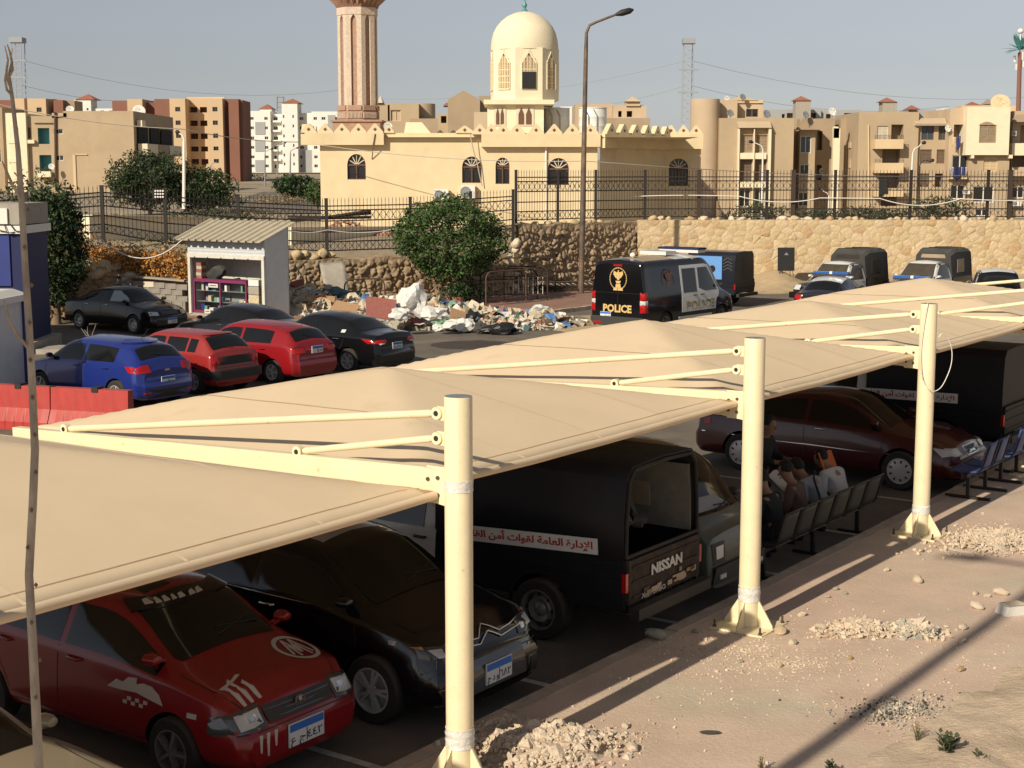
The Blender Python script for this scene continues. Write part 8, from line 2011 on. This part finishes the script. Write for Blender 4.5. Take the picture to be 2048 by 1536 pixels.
for k,(px,py,s,l) in enumerate(((1560,1268,.20,'brown stone just right of the middle post base plate'),(1585,1290,.13,'pale stone below the brown one at the middle post'),(1310,1278,.27,'big flat stone in the shade on the kerb'),(1390,1265,.10,'small stone left of the middle post base'),(1640,1258,.14,'flat stone left of the pale rubble heap'),(1605,1232,.11,'small reddish flat stone behind the middle post'),(1835,1165,.17,'flat pale stone above the rubble heap'),(1773,1142,.10,'small round stone between the posts'),(2000,1190,.19,'upright pale stone near the right edge'),(1975,1194,.10,'small stone left of the upright pale stone'),(1955,1218,.17,'flat stone near the white box'),(1950,1190,.11,'flat stone left of the upright pale pair'),(1672,1180,.09,'small stone alone in the middle of the walkway'),(1655,1195,.08,'tiny stone beside the lone small one'),(1920,1342,.11,'dark brown stone on the pink slab'),(1700,1318,.09,'dark little stone below the rubble heap'),(1925,1258,.12,'pale stone right of the grey rubble'),(1480,1325,.08,'little stone at the end of the gravel streak'),(1560,1335,.10,'orange stone on the gravel streak'),(1180,1480,.13,'terracotta chip on the nearest rubble heap'),(1265,1500,.14,'pale stone at the right foot of the nearest heap'),(1250,1455,.10,'stone on the upper edge of the nearest heap'),(1690,1188,.08,'small stone right of the tiny pair'))):
    g=ground(px,py,.15); o=link('loose_stone',gr.choice((BL1 if s<.12 else BO)[('stone_pale' if 'pale' in l else gr.choice(['stone_pale','stone_b','rubble_grey'])) if 'dark' not in l and 'terracotta' not in l else 'stone_d']),loc=g+Vector((0,0,s*.2)),rot=(gr.uniform(-.3,.3),gr.uniform(-.3,.3),gr.uniform(0,6))); o.scale=(s,s*.8,s*.75); tag(o,l,'stone','loose stones on the walkway')
g=ground(2026,1226,.15); t=thing('metal_box','small shiny white metal box at the right edge of the walkway','box',g,R(20)); mb=MB(); mb.prism([(-.17,0),(.17,0),(.13,.10),(-.13,.10)],lambda a,b_,d:(a,d,b_),-.10,.10); mb.build('case',M['frame_white'],t); mb=MB(); mb.span((-.12,-.085,.102),(.12,.085,.112)); mb.build('lid',M['chrome'],t)
g=ground(1420,1466,.155); o=MB().lathe([(0,0),(.05,.004),(.06,.010),(0,.014)],14).build('flattened_can',M['canvas_dark'],smooth=60); o.location=g; o.scale=(1.6,.7,1); tag(o,'flattened dark scrap lying on the pink slab','scrap')
# soil bank at the lower right
g0,g1,g2=ground(1620,1560,.15),ground(2060,1300,.15),ground(2300,1800,.15)
b=MB(); b.grid(lambda s,q:tuple(g0+(g1-g0)*s+(g2-(g0+g1)/2)*q*1.6+Vector((0,0,-.02+.16*min(1,q*5)+.035*noise.noise(Vector((s*9,q*9,1)))+.02*noise.noise(Vector((s*30,q*30,1)))))),50,40); b.build('soil_bank',M['soil'],kind='structure',smooth=60)
def weed(label,px,py,z,h,n,m,ls=.05,seed=1):
    g=ground(px,py,z); rg_=random.Random(seed); t=thing('weed',label,'plant',g)
    for k in range(n):
        an=rg_.uniform(0,6.28); tip=Vector((math.cos(an)*h*.5*rg_.random(),math.sin(an)*h*.4*rg_.random(),h*rg_.uniform(.6,1))); mid=tip*.5+Vector((0,0,h*.1)); mb=MB(); mb.tube([(0,0,-.02),mid,tip],[.006,.004,.002],5); mb.build('stem',M['leaf_olive'],t)
        mb=MB()
        for j in range(12):
            s=.2+.8*j/11; p=(mid*2*s if s<.5 else mid+(tip-mid)*(2*s-1)); a2=j*2.4; d=Vector((math.cos(a2),math.sin(a2),.7)).normalized(); sd_=d.cross(Vector((0,0,1))).normalized()*ls*.22; L=ls*(1.3-.6*s); mb.add([p,p+d*L*.5+sd_,p+d*L,p+d*L*.5-sd_],[(0,1,2,3)])
        mb.build('leaf_whorl',M[m],t,fix=False)
    return t
weed('tall leafy green weed at the lower right corner',1895,1530,.16,.30,9,'leaf_olive',.085,1); weed('smaller green weed right of the tall one at the bottom edge',1960,1545,.16,.16,6,'leaf_olive',.08,2); weed('dry weed left of the tall green weed',1835,1490,.15,.22,6,'leaf_dry',.03,3); weed('dry weed sprig at the bottom middle',1520,1545,.15,.14,5,'leaf_dry',.03,4); weed('green sprig at the bottom edge right of the dry sprig',1660,1550,.15,.12,5,'leaf_olive',.05,5)
# thin bare sapling near the camera
def sp_pt(px,py,Y): return at(px,py,Y)
SY=6.0; t=thing('sapling','thin bare leaning sapling rising close to the camera at the left','tree',at(82,1680,SY)); LL=Local(t)
pts=[(88,2060),(82,1680),(76,1500),(66,1300),(58,1150),(66,1000),(70,900),(64,760),(58,650),(50,530),(43,400),(36,300),(25,200),(18,150)]
mb=MB(); mb.tube([at(x,y,SY) for x,y in pts],[.024,.022,.020,.0185,.0175,.017,.0165,.0155,.0145,.0135,.0125,.010,.008,.006],12); LL.part(mb,'trunk',M['twig'],smooth=70)
for P,r in(([(60,700),(35,670),(18,640),(8,600)],.008),([(43,400),(25,370),(12,340),(4,322)],.007),([(18,150),(24,125),(20,105),(14,88)],.006),([(19,170),(12,150),(16,120),(9,90)],.006),([(24,190),(14,180),(10,160),(12,130)],.006),([(20,150),(26,140),(22,112),(25,96)],.005)):
    mb=MB(); mb.tube([at(x,y,SY-.05*i) for i,(x,y) in enumerate(P)],[r,r*.85,r*.7,r*.3],7); LL.part(mb,'branch',M['twig'],smooth=70)
for k in range(14):
    y=420+75*k; x=[p for p in pts if p[1]>=y][-1][0]+gr.uniform(-6,8); mb=MB(); p=at(x,y,SY-.02); mb.lathe([(0,-.012),(.009,0),(0,.012)],8,c=p); LL.part(mb,'knot',M['bark'])
# wire tangle on the third post
p3=W(PS*2,0,ZB)
wp=[(-.05,-.13,3.17),(-.10,-.13,2.9),(-.13,-.12,2.55),(-.10,-.14,2.2),(.0,-.16,2.02),(.10,-.14,2.0),(.20,-.10,2.08),(.30,-.06,2.3),(.32,-.04,2.5),(.26,-.06,2.68),(.16,-.1,2.76),(.11,-.11,2.7)]
wq=[]
for i in range(len(wp)-1):
    A_,B_,C_,D_=wp[max(i-1,0)],wp[i],wp[i+1],wp[min(i+2,len(wp)-1)]
    for j in range(5): wq.append(p3+Vector([cr(A_[k],B_[k],C_[k],D_[k],j/5) for k in range(3)]))
tag(MB().tube(wq,.006,6).build('cable',M['film'],smooth=60),'loose loop of wire hanging from the top of the wired canopy post','cable')
# lamp post of the street beside the camera: stands out of frame, its shadow crosses the walkway
q=ground(1830,1352,.15); d=Vector((math.sin(SUN_AZ),math.cos(SUN_AZ),0)); bp=q-d*13.5
t=thing('street_lamp','street lamp standing left of the camera outside the picture','street lamp',(bp.x,bp.y,.1)); mb=MB(); mb.tube([(0,0,0),(0,0,10.5),(-.3,0,11.2),(-1.2,0,11.5)],[.10,.085,.05,.045],14); mb.build('pole',M['lamp_brown'],t,smooth=60); mb=MB(); mb.tube([(-1.1,0,11.5),(-1.3,0,11.53),(-1.8,0,11.62)],[.05,.12,.06],10); mb.build('lamp_head',M['iron'],t,smooth=60)
